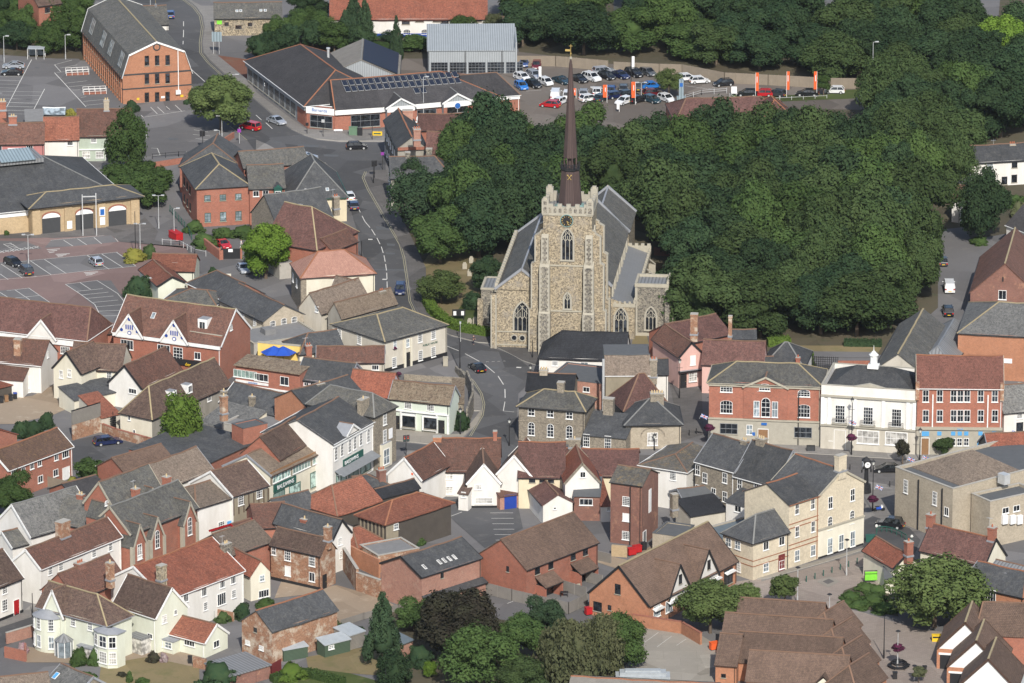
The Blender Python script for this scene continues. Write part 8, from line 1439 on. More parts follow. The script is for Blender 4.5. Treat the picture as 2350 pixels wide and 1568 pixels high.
T(3,1);t(None,14,4.6,'leaf_dark','round','tall dark tree in front of the white terrace',base=(1960,660),cb=.05);t(None,1.8,2,'leaf_mid','shrub','low bush at the foot of the tall dark tree',base=(1940,670));t(None,3,2.4,'leaf_mid','shrub','hedge bush below the white terrace',base=(2270,330));t(None,4,2,'leaf_grey','shrub','greyish bush at the right edge',base=(2300,430))
T(2,2);t(None,2.2,1.0,'leaf_mid','shrub','small palm like bush beside the white gabled wing',base=(235,1510))
# ================================================================ cars
T(2,0);G_='cars lined up on the dealership forecourt'
for ty,col,x,y,d,lb in(('hatch','midblue',112,605,-92,'blue hatchback at the fence end of the lot'),('hatch','maroon',226,625,-95,'dark red hatchback next to the blue one by the fence'),('hatch','white',92,735,-55,'white hatchback nearest the workshop in the front row'),('estate','silver',205,715,-65,'silver estate between two white cars'),('city','white',310,780,-60,'small white city car beside the tall banner'),('hatch','black',195,800,-55,'black hatchback in front of the silver estate'),('hatch','blue',85,815,-70,'blue car half hidden by the white showroom corner'),('coupe','teal',455,765,-52,'dark grey coupe left of the spire'),('saloon','black',612,750,-55,'black saloon right beside the spire'),('suv','white',728,740,-50,'white people carrier right of the spire'),('estate','silver',845,675,20,'silver estate parked sideways by the fence'),('hatch','black',870,725,-52,'black hatchback before the silver estate'),('saloon','navy',992,715,-52,'dark blue saloon beside the black hatchback'),('suv','black',1118,700,-55,'black off roader behind the tall lamp'),('hatch','grey',1245,690,-55,'grey hatchback beside the feathery tree'),('van','white',400,905,86,'white van seen from behind left of the spire'),('mpv','white',512,900,86,'white people carrier partly hidden by the spire'),('hatch','silver',657,880,88,'silver hatchback seen from behind'),('hatch','white',780,865,88,'white hatchback seen from behind'),('hatch','midblue',910,850,86,'mid blue hatchback behind the orange banner'),('hatch','grey',1024,838,88,'grey hatchback seen from behind'),('hatch','darkgrey',1160,825,88,'dark hatchback near the twin lamp'),('coupe','blue',1285,810,15,'bright blue rounded coupe'),('hatch','maroon',1295,880,12,'dark red hatchback below the blue coupe'),('hatch','red',350,985,160,'bright red car at the tree edge'),('city','white',445,955,60,'small white car beside the red one'),('hatch','white',710,930,30,'white car above the lime trees'),('hatch','teal',825,925,60,'dark teal car behind the orange banner'),('estate','navy',960,900,30,'navy estate between the two orange banners'),('hatch','black',1065,890,30,'black hatchback between the orange banners'),('hatch','white',1030,955,-130,'white hatchback at the tree edge by the tall lamp'),('hatch','black',1155,940,40,'black car right of the tall lamp'),('hatch','teal',1280,940,-50,'dark hatchback next to the last white car'),('hatch','white',1415,930,-55,'white hatchback by the grey pylon')):car(ty,col,(x,y),d,lb,G_)
for ty,col,x,y,d,lb in(('hatch','white',1605,740,20,'white hatchback half behind the feathery tree'),('hatch','white',1722,765,15,'white hatchback alone in a marked bay'),('hatch','black',1940,790,200,'black hatchback near the speed sign'),('estate','black',1965,985,178,'black estate on the entrance road'),('hatch','black',2160,885,175,'black car behind the verge rail'),('hatch','red',2300,885,175,'red car behind the verge rail'),('hatch','darkgrey',2425,885,150,'dark grey car left of the orange banners pair'),('saloon','black',2710,882,175,'long black saloon between two orange banners'),('hatch','white',2960,858,175,'white car behind the small bushy tree'),('suv','silver',3440,850,175,'silver car at the end of the fence'),('hatch','white',3680,840,175,'white car beyond the fence end'),('city','silver',3215,945,110,'silver car nosing out by the trees')):car(ty,col,(x,y),d,lb,'cars near the dealership entrance')
T(0,0);car('coupe','silver',(125,628),180,'silver coupe at the left edge of the office car park');car('coupe','black',(110,690),180,'black coupe parked beside the silver coupe');car('hatch','midblue',(1562,160),95,'blue car driving away up the top road');car('mpv','red',(2300,1190),140,'red people carrier approaching the junction')
T(1,0);car('saloon','silver',(188,1135),-52,'silver saloon driving down towards the junction');car('hatch','black',(925,1370),6,'black hatchback crossing the junction');c=car('coupe','silver',(462,1468),-6,'silver open top car at the junction');person((470,1455),0,'white_sign','cloth_dark','driver in a white top in the open silver car').location.z=-.35
T(0,1);car('hatch','black',(120,870),-52,'black hatchback at the left of the supermarket bays');car('mpv','darkgrey',(238,945),112,'dark people carrier showing a yellow plate in the supermarket bays');car('city','silver',(880,865),115,'small silver grey hatchback alone in the supermarket bays');car('coupe','red',(2045,700),-65,'red car behind the black gate');car('saloon','silver',(2232,925),-75,'silver car under the bright green tree')
T(1,1);car('hatch','white',(850,262),104,'white car behind the slate corner on the main road');car('hatch','navy',(895,348),98,'dark blue car with brake lights on the main road');car('mpv','navy',(1325,1120),-91,'dark blue people carrier coming down the main road')
T(1,2);car('coupe','black',(2030,265),112,'black coupe rounding the bend past the inn');T(3,1);car('van','white',(1662,1100),90,'white van parked beside the wood');car('suv','black',(1650,1320),92,'black car behind the white van');car('hatch','darkgrey',(1600,860),92,'dark car in the shade under the lime trees')
T(3,2);car('saloon','black',(1100,1198),180,'black saloon on the market street by the clock');T(3,3);car('taxi','black',(1120,140),160,'black taxi parked behind the green railing');T(0,2);car('estate','navy',(990,945),22,'dark blue estate in the small rear car park')
# ================================================================ street furniture
def lp(c,r,x,y,top,kind,lb,arm=0,g=None):T(c,r);lamp((x,y),5,kind,lb,arm,g,top=top)
for a in((0,0,38,575,335,'short','slim lamp post at the left edge of the office car park'),(0,0,602,545,325,'short','slim lamp post in front of the top left trees'),(0,0,2103,830,690,'arm','street lamp rising from the spreading street tree'),(0,0,2020,1425,1200,'short','grey lamp by the brick wall below the junction',180),(0,0,2038,1262,1070,'short','short lamp behind the brick wall',180),(0,0,1382,120,-60,'arm','tall lamp beside the clock cupola'),(1,0,1538,1140,710,'short','tall lamp in front of the solar panels'),(0,1,262,862,590,'double','twin headed lamp between the supermarket bays'),(0,1,1458,530,232,'double','twin headed lamp right of the supermarket porch'),(0,1,1507,312,155,'cap','lamp by the shrubs behind the footpath'),(0,1,1600,622,352,'short','lamp beside the red container'),(0,1,1288,745,492,'double','twin headed lamp in the yellow shrubs'),(0,1,1245,800,372,'bare','tall dark mast in the yellow shrubs'),(0,1,1412,1155,992,'short','lamp close to the pantiled hall gable',180),(2,0,1092,962,508,'bare','tall pale mast in the middle of the sales lot'),(2,0,1187,925,762,'double','twin lamp near the bright blue coupe'),(2,0,770,905,805,'double','twin lamp near the white hatchback'),(3,0,958,872,390,'short','tall street lamp before the top right trees'),(1,2,1872,278,-150,'bare','tall black lamp post in front of the inn'),(1,2,1876,858,650,'lantern','black lantern beside the mint shop'),(1,2,2325,960,745,'lantern','black lantern left of the corner block'),(2,2,1537,522,200,'lantern','black lantern in front of the pink cottage'),(2,2,1818,755,475,'lantern','black lantern at the left corner of the brick bank'),(2,2,1308,1000,888,'lantern','black lantern in front of the pavilion'),(2,2,2040,900,795,'lantern','black lantern before the brick bank'),(2,2,168,345,252,'lantern','black lantern beside the bend at the corner block'),(2,2,188,152,-10,'bare','dark pole at the foot of the church tower'),(3,2,766,1047,560,'lantern','tall black lantern outside the white classical building'),(3,2,1392,1095,838,'lantern','black lantern outside the red bank'),(3,2,960,1560,1130,'lantern','black lantern with flower basket beside the town clock'),(3,2,2320,900,610,'lantern','black lantern at the right edge by the timbered house'),(3,3,990,447,140,'globe','green column with a round globe lamp'),(3,3,1318,330,235,'globe','round globe lamp behind the brick stack'),(3,3,720,580,262,'cap','slim precinct lamp nearest the cream block'),(3,3,270,832,520,'cap','precinct lamp behind the young round tree'),(3,3,563,937,765,'cap','precinct lamp with a ring of flowers'),(3,3,1188,1425,1105,'cap','precinct lamp inside the ring bench'),(3,3,1343,1545,1420,'cap','precinct lamp at the bottom by the sapling'),(3,3,1063,1345,960,'bare','tall black and white pole in the precinct'),(2,3,1378,270,90,'bare','grey aerial pole behind the brick shop'),(1,3,1190,1620,1380,'bare','white pole at the bottom edge'),(0,3,1212,320,60,'arm','street lamp in front of the school house gables'),(0,3,300,960,745,'bare','dark wooden pole beside the street'),(1,1,1875,1570,1412,'short','grey lamp by the churchyard hedge',90),(1,1,970,800,645,'bare','black pole beside the brick stack'),(1,1,1078,120,-60,'bare','black traffic pole at the junction'),(2,1,1368,750,625,'lantern','white headed lamp behind the church aisle')):lp(*a[:7],*(a[7:]or(0,)))
T(3,3);G='green bollards along the paved precinct'
for i,(x,y)in enumerate(((30,760),(352,640),(431,613),(508,586),(587,557),(664,530),(740,502),(818,474),(895,446),(968,415),(1042,395),(1135,424))):post((x,y),1.0,.09,'paint_green','dark green bollard, %s from the left across the paved precinct'%ORD[i],group=G)
T(3,2)
for x,y,l in((752,1180,'left of'),(1118,1335,'right of'),(640,1130,'furthest left of')):post((x,y),1.0,.08,'paint_black','black bollard %s the town clock'%l,group='black bollards near the clock')
T(2,2)
for x,y,l in((1550,885,'left'),(1627,865,'middle'),(1692,850,'right')):post((x,y),1.0,.08,'paint_black',l+' one of three black bollards at the foot of the paved lane',group='black bollards in the lane')
T(0,0);traffic_light((1862,1372),3.6,200,'traffic light by the brick wall below the junction');T(1,2);traffic_light((1378,1055),3.6,20,'traffic light in front of the mint shop');T(1,0);traffic_light((1088,1640),3.4,200,'traffic light at the main road crossing')
def boxthing(p,deg,boxes,name,label,cat,group=None):
 m=MB();[m.box(*b)for b in boxes];return tag(m.obj(name,None,None,Matrix.Translation(P(p)+Vector((0,0,.06)))@Matrix.Rotation(R(deg),4,'Z')),label,cat,group)
T(3,2);r=empty('town_clock',P((900,1390)),R(12),'black town clock with two white dials on a tapering post','clock');H0=zfor(P((900,1390)),1075)
m=MB();m.cyl((0,0,0),.85,.75,H0*.26,'paint_black',8);m.cyl((0,0,H0*.26),.4,.3,H0*.48,'paint_black',8);m.obj('post',r);m=MB();m.box(-.62,.62,-.62,.62,H0*.74,H0*.96,'paint_black');m.cyl((0,0,H0*.96),.95,.1,.55,'paint_black',4,M=Matrix.Rotation(R(45),4,'Z'));[m.cyl((s*.75,0,H0*.6),.1,.14,.5,'paint_black',6)for s in(-1,1)];m.box(-.8,.8,-.05,.05,H0*.7,H0*.72,'paint_black');o=m.obj('clock_head',r)
for a in(0,-90):m=MB();m.cyl((0,-.63,H0*.85),.48,.48,.05,'white_sign',18,axis=(0,-1,0));m.bar((0,-.7,H0*.85),(.2,-.7,H0*.85+.2),.03,.05,'paint_black');m.bar((0,-.7,H0*.85),(-.1,-.7,H0*.85+.3),.03,.05,'paint_black');m.obj('clock_dial',o,Matrix.Rotation(R(a),4,'Z'))
T(3,3);boxthing((945,655),5,[(-.95,.95,-.03,.03,.5,1.9,'lime'),(-1.05,-.95,-.05,.05,0,2.1,'paint_black'),(.95,1.05,-.05,.05,0,2.1,'paint_black'),(-.95,.95,-.05,.05,1.5,1.6,'paint_black'),(-.95,.95,-.05,.05,2.0,2.08,'paint_black')],'notice_board','bright lime green board between two black posts','sign');boxthing((938,275),0,[(-.7,.7,-.3,.3,0,1.1,'paint_green'),(-.75,.75,-.35,.35,1.1,1.2,'paint_green')],'planter_box','dark green box planter beside the railing','planter');boxthing((1218,85),0,[(-.5,.5,-.3,.3,0,1.4,'paint_green'),(-.52,.52,-.32,.32,1.4,1.5,'paint_green')],'utility_cabinet','green cabinet beside the taxi','cabinet')
r=empty('ring_bench',P((1200,1425)),0,'dark six sided bench around a precinct lamp','bench');m=MB();q=MB()
for i in range(6):
 a,b=math.pi*i/3,math.pi*(i+1)/3;m.bar((1.5*math.cos(a),1.5*math.sin(a),.45),(1.5*math.cos(b),1.5*math.sin(b),.45),.5,.06,'paint_black');m.bar((1.2*math.cos(a),1.2*math.sin(a),.8),(1.2*math.cos(b),1.2*math.sin(b),.8),.06,.3,'paint_black');q.box(1.5*math.cos(a)-.05,1.5*math.cos(a)+.05,1.5*math.sin(a)-.05,1.5*math.sin(a)+.05,0,.45,'paint_black')
m.obj('seat',r);q.obj('legs',r)
for x,y,c,l,w_ in((1545,1185,'yellowbox','yellow grit bin beside the precinct shops',.65),(1165,1530,'paint_black','black litter bin below the ring bench',.32),(1437,1475,'paint_black','black litter bin right of the ring bench',.28)):boxthing((x,y),0,[(-w_,w_,-.3,.3,0,.95,c),(-w_-.05,w_+.05,-.35,.35,.95,1.05,c),(-w_+.1,w_-.1,-.36,-.3,.6,.8,'paint_black')],'bin',l,'bin')
T(2,3)
for x,y,c,l in((1098,395,'paint_red','red wheeled waste container beside the tower house'),(1148,372,'paint_red','second red waste container nearer the tower house'),(1210,345,'paint_black','black wheelie bin by the tower house door'),(1855,1262,'orange','orange salt bin against the precinct wall'),(710,940,'paint_red','red waste container at the brick shop gable')):k=.35 if c=='paint_black' else .65;boxthing((x,y),25,[(-k,k,-.4,.4,.12,1.1,c),(-k-.04,k+.04,-.45,.45,1.1,1.2,c),(-k,-k+.15,-.3,.3,0,.12,'tyre'),(k-.15,k,-.3,.3,0,.12,'tyre')],'waste_container',l,'waste bin')
T(0,1);boxthing((1615,630),-60,[(-1.5,1.5,-.7,.7,.1,1.3,'paint_red'),(-1.55,1.55,-.75,.75,1.3,1.4,'paint_red')],'waste_container','red skip at the foot of the green railed ramp','waste bin');T(3,2);boxthing((705,255),0,[(-.8,.8,-.5,.5,0,1.1,'paint_red'),(-.85,.85,-.55,.55,1.1,1.2,'paint_red')],'waste_container','red container behind the white classical building','waste bin');boxthing((392,1010),0,[(-.7,.7,-.2,.2,0,1.0,'paint_black'),(-.6,.6,-.22,-.2,.1,.9,'darkgrey')],'notice_stand','black advertising board on the bank pavement','sign')
fence([(405,258),(640,268)],2.4,'paint_black','tall black steel gates behind the brick bank',rails=(.3,.7,1.1,1.5,1.9,2.3),step=.35,name='steel_gates',cat='gate');wallrun([(640,275),(940,275)],1.9,.3,'redbrick','red brick wall beside the black gates')
T(1,1);boxthing((1862,1372),3,[(-1.15,1.15,-.06,.06,.7,1.9,'paint_black'),(-.95,-.45,-.09,-.06,.85,1.6,'white_sign'),(.4,.9,-.09,-.06,.85,1.6,'white_sign'),(-.9,-.8,-.05,.05,0,.7,'paint_black'),(.8,.9,-.05,.05,0,.7,'paint_black')],'notice_board','black church notice board with two white sheets','sign')
for x,y in((1975,850),(1915,905),(1960,970),(2010,1410),(1960,1420)):boxthing((x,y),10,[(-.4,.4,-.1,.1,0,1.0,'stone'),(-.25,.25,-.1,.1,1.0,1.25,'stone')],'gravestone','weathered pale gravestone in the churchyard','gravestone','gravestones left of the church')
T(1,0);boxthing((892,1245),-5,[(-.8,.8,-.35,.35,0,1.6,'boxgreen'),(-.85,.85,-.4,.4,1.6,1.7,'boxgreen')],'utility_cabinet','pale green utility cabinet before the showroom','cabinet');boxthing((955,1250),-5,[(-.45,.45,-.3,.3,0,1.5,'paint_black'),(-.5,.5,-.35,.35,1.5,1.58,'paint_black')],'utility_cabinet','black cabinet next to the green one','cabinet');boxthing((1113,1252),-3,[(-.95,.95,-.03,.03,.1,.9,'yellowbox'),(-.7,.7,-.05,-.03,.35,.6,'paint_green')],'banner','yellow banner tied to the railing at the junction','banner');boxthing((755,1225),0,[(-.85,.85,-.03,.03,.4,.75,'white_sign'),(-.6,-.5,-.03,.03,0,.4,'paint_grey'),(.5,.6,-.03,.03,0,.4,'paint_grey')],'street_name_sign','low white street name sign at the junction','sign')
for x,y,t_,c,l in((617,1262,1100,'lamp_head','round backed traffic sign on the island'),(470,1235,1130,'paint_black','black traffic signal pole at the showroom corner'),(1068,1290,1120,'paint_black','black pole on the junction pavement'),(1162,1560,1400,'purple','purple round sign on a pole by the terrace')):k=zfor(P((x,y)),t_);boxthing((x,y),0,[(-.05,.05,-.05,.05,0,k,'paint_black'),(-.3,.3,-.08,-.04,k-.6,k,c)],'traffic_sign',l,'sign')
T(0,0);boxthing((1992,500),0,[(-1.0,1.0,-.05,.05,2.6,4.6,'bluemetal'),(-.75,-.65,-.05,.05,0,2.6,'lamp_head'),(.4,.5,-.05,.05,0,2.6,'lamp_head')],'road_sign','back of a large grey road sign on two posts','sign');boxthing((335,535),-2,[(-1.7,1.7,-1.2,1.2,2.1,2.2,'poly')]+[(x,x+.08,y,y+.08,0,2.1,'paint_white')for x in(-1.7,0,1.62)for y in(-1.2,1.1)]+[(-1.7,1.7,1.15,1.2,.3,2.1,'glasslight')],'cycle_shelter','small open cycle shelter with a pale frame','shelter');boxthing((2198,1320),0,[(-.05,.05,-.05,.05,0,3.2,'lamp_head'),(-.35,.35,-.09,-.05,2.2,2.9,'purple')],'traffic_sign','purple round sign beside the red people carrier','sign')
for(x0,y0),l in(((640,690),'white railed ramp at the far door of the orange office'),((800,865),'white railed ramp at the near door of the orange office')):boxthing((x0+70,y0-5),10,[(-2.3,2.3,y,y+.06,z,z+.07,'paint_white')for y in(-.8,.8)for z in(.6,1.15)]+[(x,x+.07,y,y+.06,0,1.2,'paint_white')for x in(-2.3,-1.15,0,1.1,2.2)for y in(-.8,.8)]+[(-2.2,2.3,-.75,.75,0,.3,'redbrick')],'access_ramp',l,'ramp')
T(0,1);g1,g2=P((762,600)),P((887,597));k=zfor(g1,222);boxthing((762,600),math.degrees(math.atan2(g2.y-g1.y,g2.x-g1.x)),[(-.09,.09,-.09,.09,0,k,'lamp_head'),((g2-g1).length-.09,(g2-g1).length+.09,-.09,.09,0,k+.2,'lamp_head'),(0,(g2-g1).length,-.06,.06,k-.5,k-.3,'lamp_head')],'sign_frame','tall empty grey sign frame before the supermarket porch','sign');fence([(1760,640),(1720,560),(1560,380)],1.3,'paint_green','green railing down the footpath ramp',rails=(.5,.9,1.3));fence([(1490,680),(1650,690),(1790,770),(1890,790)],1.1,'lamp_head','thin grey posts along the curved footpath',rails=(1.0,),step=1.5);wallrun([(1855,690),(2020,820),(2040,818)],1.8,.35,'redbrick','red brick wall overgrown with leaves by the gate');boxthing((2117,812),2,[(-1.75,1.75,-.05,.05,0,1.9,'paint_black'),(-.4,.4,-.09,-.05,1.3,1.85,'white_sign'),(-2.1,-1.75,-.2,.2,0,2.1,'redbrick'),(1.75,2.1,-.2,.2,0,2.1,'redbrick')],'yard_gate','black solid yard gate with a white notice','gate');person((2215,715),-90,'white_sign','white_sign','person in white working behind the brick wall');boxthing((2060,1050),2,[(-1.2,1.2,-.15,.15,0,2.0,'ivory')],'cream_wall','short cream rendered wall by the slate house','wall')
T(1,1);person((1998,1598),-120,'cloth_dark','cloth_dark','person in dark clothes pushing a pram by the churchyard');T(3,3);person((935,1300),100,'cloth_blue','cloth_dark','person in a pale blue shirt walking by the precinct shops')
T(1,2)
for x,y,l in((165,175,'left blue parasol in the yellow courtyard'),(250,178,'right blue parasol in the yellow courtyard')):r=empty('parasol',P((x,y+10),3.4),0,l,'parasol');m=MB();m.cyl((0,0,1.7),2.3,.05,1.1,'parasol',6);m.obj('canopy',r);m=MB();m.cyl((0,0,0),.05,.05,2.6,'wood',6);m.obj('pole',r)
def banner(c,r_,x,y,top,col,lb,w_=.75,off=.45):
 T(c,r_);g=P((x,y));k=zfor(g,top);r=empty('banner_flag',g,0,lb,'flag','tall banner flags at the dealership');m=MB();m.cyl((0,0,0),.05,.04,k,'paint_white',6);m.obj('pole',r);m=MB();s=1 if off>0 else-1
 m.box(min(0,s*w_),max(0,s*w_),-.015,.015,k*(.12 if w_>.8 else .3),k,col[0]);
 if len(col)>1:m.box(min(0,s*w_),max(0,s*w_),-.02,.02,k*.12,k*.3,col[1])
 m.box(s*w_*.35,s*w_*.35+.12*s,-.03,-.02,k*.62,k*.85,'white_sign')if col[0]=='orange' else None;m.obj('cloth',r)
for a in((2,0,872,945,780,('orange',),'orange banner left of the tall mast',.8,-1),(2,0,1132,962,752,('orange',),'orange banner right of the tall mast',.8,-1),(2,0,588,905,812,('orange',),'orange banner just right of the spire',.6,-1),(2,0,268,760,612,('white_sign','orange'),'white banner with orange foot left of the spire',.5,-1),(2,0,1122,690,518,('white_sign','orange'),'white banner with orange foot by the fence',.5,-1),(2,0,985,1030,945,('white_sign',),'white banner at the tree edge',.5,-1),(2,0,2235,908,668,('orange',),'orange banner on the verge by the red car',.6,1),(3,0,170,897,657,('orange',),'left orange banner of the pair on the verge',.55,1),(3,0,447,892,657,('orange',),'right orange banner of the pair on the verge',.6,-1)):banner(*a)
T(2,0);k=zfor(P((1552,1010)),735);boxthing((1552,1010),0,[(-.85,.85,-.35,.35,0,k*.45,'bluemetal'),(-.45,.45,-.3,.3,k*.45,k,'bluemetal'),(-.3,.3,-.34,-.3,k*.78,k*.9,'sign_blue')],'pylon_sign','tall blue grey pylon sign with a round badge','sign')
fence([(45,610),(400,612),(880,655)],2.2,'fence_wood','long timber fence behind the sales lot on the left');fence([(935,665),(1350,685),(1560,690),(1950,765),(2350,785),(2920,815),(3530,822)],2.2,'fence_wood','long timber fence behind the sales lot on the right');fence([(1590,920),(1740,875),(1970,858)],1.1,'lamp_head','pale swing barrier at the dealership entrance',rails=(1.0,.6),name='barrier',cat='barrier');fence([(2000,890),(2090,950),(2350,930),(2890,905)],.7,'lamp_head','low rail along the grass verge',rails=(.6,));boxthing((2038,880),0,[(-.55,.55,-.03,.03,.4,1.8,'white_sign'),(-.5,-.4,-.03,.03,0,.4,'lamp_head'),(.4,.5,-.03,.03,0,.4,'lamp_head')],'information_board','white board at the dealership entrance','sign')
T(1,3);fence([(2082,745),(2350,815),(2870,935),(3045,850)],1.9,'fence_grey','grey timber fence around the new house gardens');fence([(2710,690),(3030,790)],1.8,'fence_grey','grey fence panel between the two back gardens');fence([(3030,640),(3180,680)],1.8,'fence_grey','grey fence panel beside the right hand porch');fence([(780,1050),(990,985),(1310,905),(1570,800)],1.1,'fence_grey','low grey fence along the gravel yard');wallrun([(745,430),(930,720),(1140,790)],3,.4,'oldbrick','high patched brick and render wall beside the gravel yard',heights=[3.6,3.0],cop='concrete');wallrun([(860,470),(1130,600)],3.0,.35,'orangebrick','tall orange brick wall behind the patched wall')
T(2,3);wallrun([(1110,1045),(1560,1115),(1730,1215)],1.9,.35,'orangebrick','brick wall with white notices along the concrete yard',cop='redbrick');wallrun([(780,440),(905,470)],1.6,.2,'fence_grey','short boarded fence by the alley');wallrun([(915,400),(1045,410)],1.8,.5,'honeybrick','short buff wall beside the red containers');boxthing((1200,1560),0,[(-4,4,-1.2,1.2,0,1.2,'poly'),(-3.4,3.4,-.9,.9,1.2,1.7,'poly'),(-2.6,2.6,-.5,.5,1.7,1.95,'poly')],'poly_tunnel','low white rounded cover in the concrete yard','shelter')
T(0,2);wallrun([(930,830),(1060,880),(1350,960),(1450,985)],1.5,.35,'oldbrick','low old brick wall around the rear car park',cop='redbrick');fence([(440,1335),(700,1400),(800,1390)],1.8,'fence_wood','weathered garden fence behind the brick terrace');T(0,3);wallrun([(45,1330),(235,1370),(235,1300)],1.7,.3,'redbrick','curved red brick garden wall at the street corner');wallrun([(60,1210),(330,1130)],1.8,.3,'pinkbrick','old brick wall along the lower street',cop='concrete');wallrun([(0,290),(200,290)],2.6,.3,'pinkbrick','high old brick garden wall at the left edge',cop='concrete');fence([(2200,1600),(2350,1560),(2490,1500),(2580,1450)],1.8,'maroon','dark red brown garden fence at the bottom');wallrun([(1780,1420),(1880,1440)],1.6,.5,'oldbrick','stub of old brick wall on the lawn');wallrun([(1960,960),(2140,1000)],1.4,.3,'oldbrick','low brick wall behind the orange roofed house');boxthing((1945,975),0,[(-.4,.4,-.4,.4,0,1.3,'paint_green'),(-.3,.3,-.3,.3,1.3,1.5,'paint_green')],'water_butt','dark green water butt behind the white house','water butt');boxthing((1745,1385),0,[(-.3,.3,-.3,.3,0,1,'paint_black'),(-.33,.33,-.33,.33,1,1.1,'paint_black')],'bin','black bin beside the garden wall','bin')
T(0,0);wallrun([(2145,1265),(1870,1440),(1740,1490),(1390,1545)],1.1,.35,'redbrick','low red brick wall curving below the junction');fence([(1400,1460),(1640,1440),(1740,1440)],1.0,'paint_black','black railing above the brick wall',rails=(.5,.95));T(1,2);wallrun([(1360,350),(1560,365),(1800,378),(1930,390)],1.0,.35,'greybrick','low stone wall between the inn yard and the mossy roof');wallrun([(1835,275),(1870,320),(1935,400),(1985,520),(1990,640),(1940,790)],2.4,.35,'flintgrey','old flint wall curving along the bend',heights=[1,1.4,2.6,3.4,3.4]);boxthing((1740,225),0,[(-.4,.4,-.4,.4,0,1.4,'stone'),(-.45,.45,-.45,.45,1.4,1.55,'stone')],'stone_pillar','square stone gate pillar at the inn corner','pillar')
def uflag(c,r_,x,y,z,lb):
 T(c,r_);o=P((x,y),z);m=MB();m.box(-.8,.8,-.01,.01,-.4,.4,'sign_blue');m.box(-.8,.8,-.02,.02,-.12,.12,'white_sign');m.box(-.13,.13,-.02,.02,-.4,.4,'white_sign');m.box(-.8,.8,-.03,.03,-.07,.07,'paint_red');m.box(-.08,.08,-.03,.03,-.4,.4,'paint_red')
 for s in(-1,1):m.bar((-.75,0,s*.36),(.75,0,-s*.36),.034,.1,'white_sign')
 m.cyl((-.82,0,-.9),.025,.025,1.4,'paint_white',5);tag(m.obj('flag',None,None,Matrix.Translation(o)@Matrix.Rotation(R(25),4,'Y')@Matrix.Scale(.72,4)),lb,'flag','union flags hung along the market street')
for a in((3,2,778,745,5.5,'union flag on the lantern before the white classical building'),(3,2,1315,1085,3.5,'union flag beside the brown street tree'),(3,2,1450,1072,3.5,'union flag left of the red bank lantern'),(3,2,1022,1340,4,'union flag right of the town clock'),(2,2,1765,690,4.5,'union flag at the left corner of the brick bank'),(3,2,2265,840,4,'union flag at the timbered house')):uflag(*a)
T(3,2);basket((765,870),3.6,.9,'petal','purple flower basket on the lantern before the white classical building');basket((960,1435),3.4,.9,'petal','purple flower basket on the lantern by the town clock');T(2,2);basket((1810,780),3.6,.9,'petal','purple flower basket at the corner of the brick bank');T(3,3);basket((563,905),.6,.8,'petal','ring of purple flowers around a precinct lamp');basket((1190,1230),3.2,1.0,'petal','wide red and white flower basket on the lamp over the bench');T(1,2);basket((1270,55),4,.45,'petal','pink window basket on the inn wall');basket((1310,290),.8,.5,'petal','pink flower tub at the inn corner')
T(3,2);r=empty('motorcycle',P((1020,1560)),R(15),'blue and white motorcycle parked below the town clock','motorcycle');m=MB()
for x in(-.65,.65):m.cyl((x,.06,.32),.32,.32,.12,'tyre',14,axis=(0,-1,0))
m.obj('wheels',r);m=MB();m.box(-.5,.4,-.12,.12,.4,.8,'parasol');m.box(-.7,0,-.12,.12,.8,.9,'paint_black');m.box(.3,.6,-.15,.15,.6,1.05,'white_sign');m.bar((.45,-.35,1.1),(.45,.35,1.1),.04,.04,'paint_black');m.bar((.65,0,.32),(.45,0,1.1),.06,.06,'lamp_head');m.obj('body',r)
T(3,3);a=P((1000,190));b=P((1270,265));r=empty('curved_railing',a,0,'green curved railing around the taxi bay','railing');m=MB();pts=[P((1000+270*i/6,190-12*math.sin(math.pi*i/6)*1.5+75*(i/6)**1.6))-a for i in range(7)]
for p_,q_ in zip(pts[:-1],pts[1:]):m.bar((p_.x,p_.y,1.0),(q_.x,q_.y,1.0),.1,.14,'paint_green');m.bar((p_.x,p_.y,.5),(q_.x,q_.y,.5),.05,.06,'paint_green')
m.obj('rails',r);m=MB();[m.box(p_.x-.05,p_.x+.05,p_.y-.05,p_.y+.05,0,1.0,'paint_green')for p_ in pts];m.obj('posts',r)
T(0,2);boxthing((1040,815),0,[(-.5+.0,.5,-.5,.5,z,z+.06,'paint_black')for z in(.4,.8,1.2,1.6,2.0,2.4)]+[(-.05,.05,-.05,.05,0,3.2,'paint_black')],'spiral_stair','dark iron spiral stair against the pink wall','stair')
T(0,0)
area('far_yard','concrete_yard',gg((1590,-60),(1700,-60),(1690,45),(1600,45)),3);area('far_yard','asphaltpale',gg((1835,-60),(1960,-60),(1925,50),(1850,50)),3);area('far_yard','asphaltpale',gg((2210,-60),(2300,-60),(2290,60),(2225,60)),3);area('far_road','asphalt',gg((1405,-60),(1480,-60),(1440,60),(1425,120),(1410,60)),3)
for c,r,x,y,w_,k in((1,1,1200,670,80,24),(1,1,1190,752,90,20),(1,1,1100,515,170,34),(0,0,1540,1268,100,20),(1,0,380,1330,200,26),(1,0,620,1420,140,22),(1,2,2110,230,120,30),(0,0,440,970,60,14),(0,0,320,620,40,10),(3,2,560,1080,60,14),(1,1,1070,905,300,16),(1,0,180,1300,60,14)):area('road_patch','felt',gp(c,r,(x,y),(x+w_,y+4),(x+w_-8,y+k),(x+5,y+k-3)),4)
T(3,1);t(None,12,4.4,'leaf_olive','round','lime tree hiding the left end of the white terrace',base=(1690,190),cb=.03)
T(2,3)
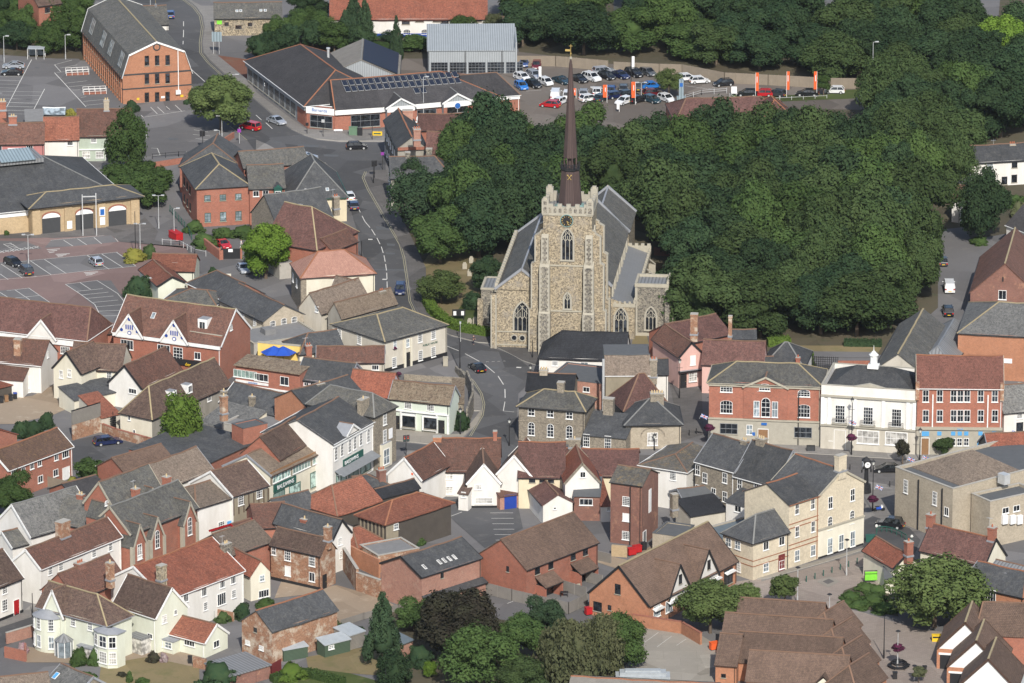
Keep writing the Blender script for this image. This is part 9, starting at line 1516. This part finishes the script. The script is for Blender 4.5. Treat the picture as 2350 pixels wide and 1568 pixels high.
for x,y,l in((515,705,'left'),(615,720,'right')):boxthing((x,y),20,[(-.3,.3,-.3,.3,.35,.45,'stone'),(-.3,.3,.2,.3,.45,1.0,'stone'),(-.28,-.2,-.28,-.2,0,.35,'wood'),(.2,.28,-.28,-.2,0,.35,'wood'),(-.28,-.2,.2,.28,0,.35,'wood'),(.2,.28,.2,.28,0,.35,'wood')],'garden_chair',l+' pale garden chair behind the new brick houses','chair')
boxthing((480,775),0,[(-.6,.6,-.4,.4,.68,.74,'paint_black')]+[(x,x+.06,y,y+.06,0,.68,'paint_black')for x in(-.55,.5)for y in(-.35,.3)],'garden_table','dark garden table behind the new brick houses','table')
T(0,2)
for i,(x,y,c)in enumerate(((15,565,'paint_black'),(60,555,'wood'),(100,545,'paint_black'),(140,530,'paint_black'))):boxthing((x,y),10,[(-.3,.3,-.35,.35,.1,1.0,c),(-.33,.33,-.4,.4,1.0,1.08,'paint_blue' if i==3 else c),(-.3,-.2,.3,.38,0,.2,'tyre'),(.2,.3,.3,.38,0,.2,'tyre')],'wheelie_bin','%s wheelie bin from the left beside the gravel drive'%ORD[i],'bin','bins by the gravel drive')
h=H('dark boarded shed with rusty red tin roof at the left edge',(-160,455),(135,385),2.3,D=4,roof='mono',rise=1.1,wall='boards',rf='redtile',name='boarded_shed',cat='shed',gut=None)
T(1,1);boxthing((470,1400),30,[(-.9,.9,-.6,.6,0,1.0,'tarp'),(-.7,.7,-.4,.4,1.0,1.2,'tarp')],'tarpaulin','blue tarpaulin over a heap beside the arched hall','tarpaulin')
mb=MB();mb.box(-700,700,-1120,900,-1.5,345,'poly');hz=mb.obj('haze');tag(hz,None,None,None,'stuff');hm=bpy.data.materials.new('haze');hm.use_nodes=True;nt=hm.node_tree;nt.nodes.clear()
o_=nt.nodes.new('ShaderNodeOutputMaterial');v_=nt.nodes.new('ShaderNodeVolumePrincipled');v_.inputs['Color'].default_value=(.86,.92,1,1);v_.inputs['Density'].default_value=.00002;v_.inputs['Anisotropy'].default_value=.2;nt.links.new(v_.outputs[0],o_.inputs['Volume'])
hz.data.materials.clear();hz.data.materials.append(hm)
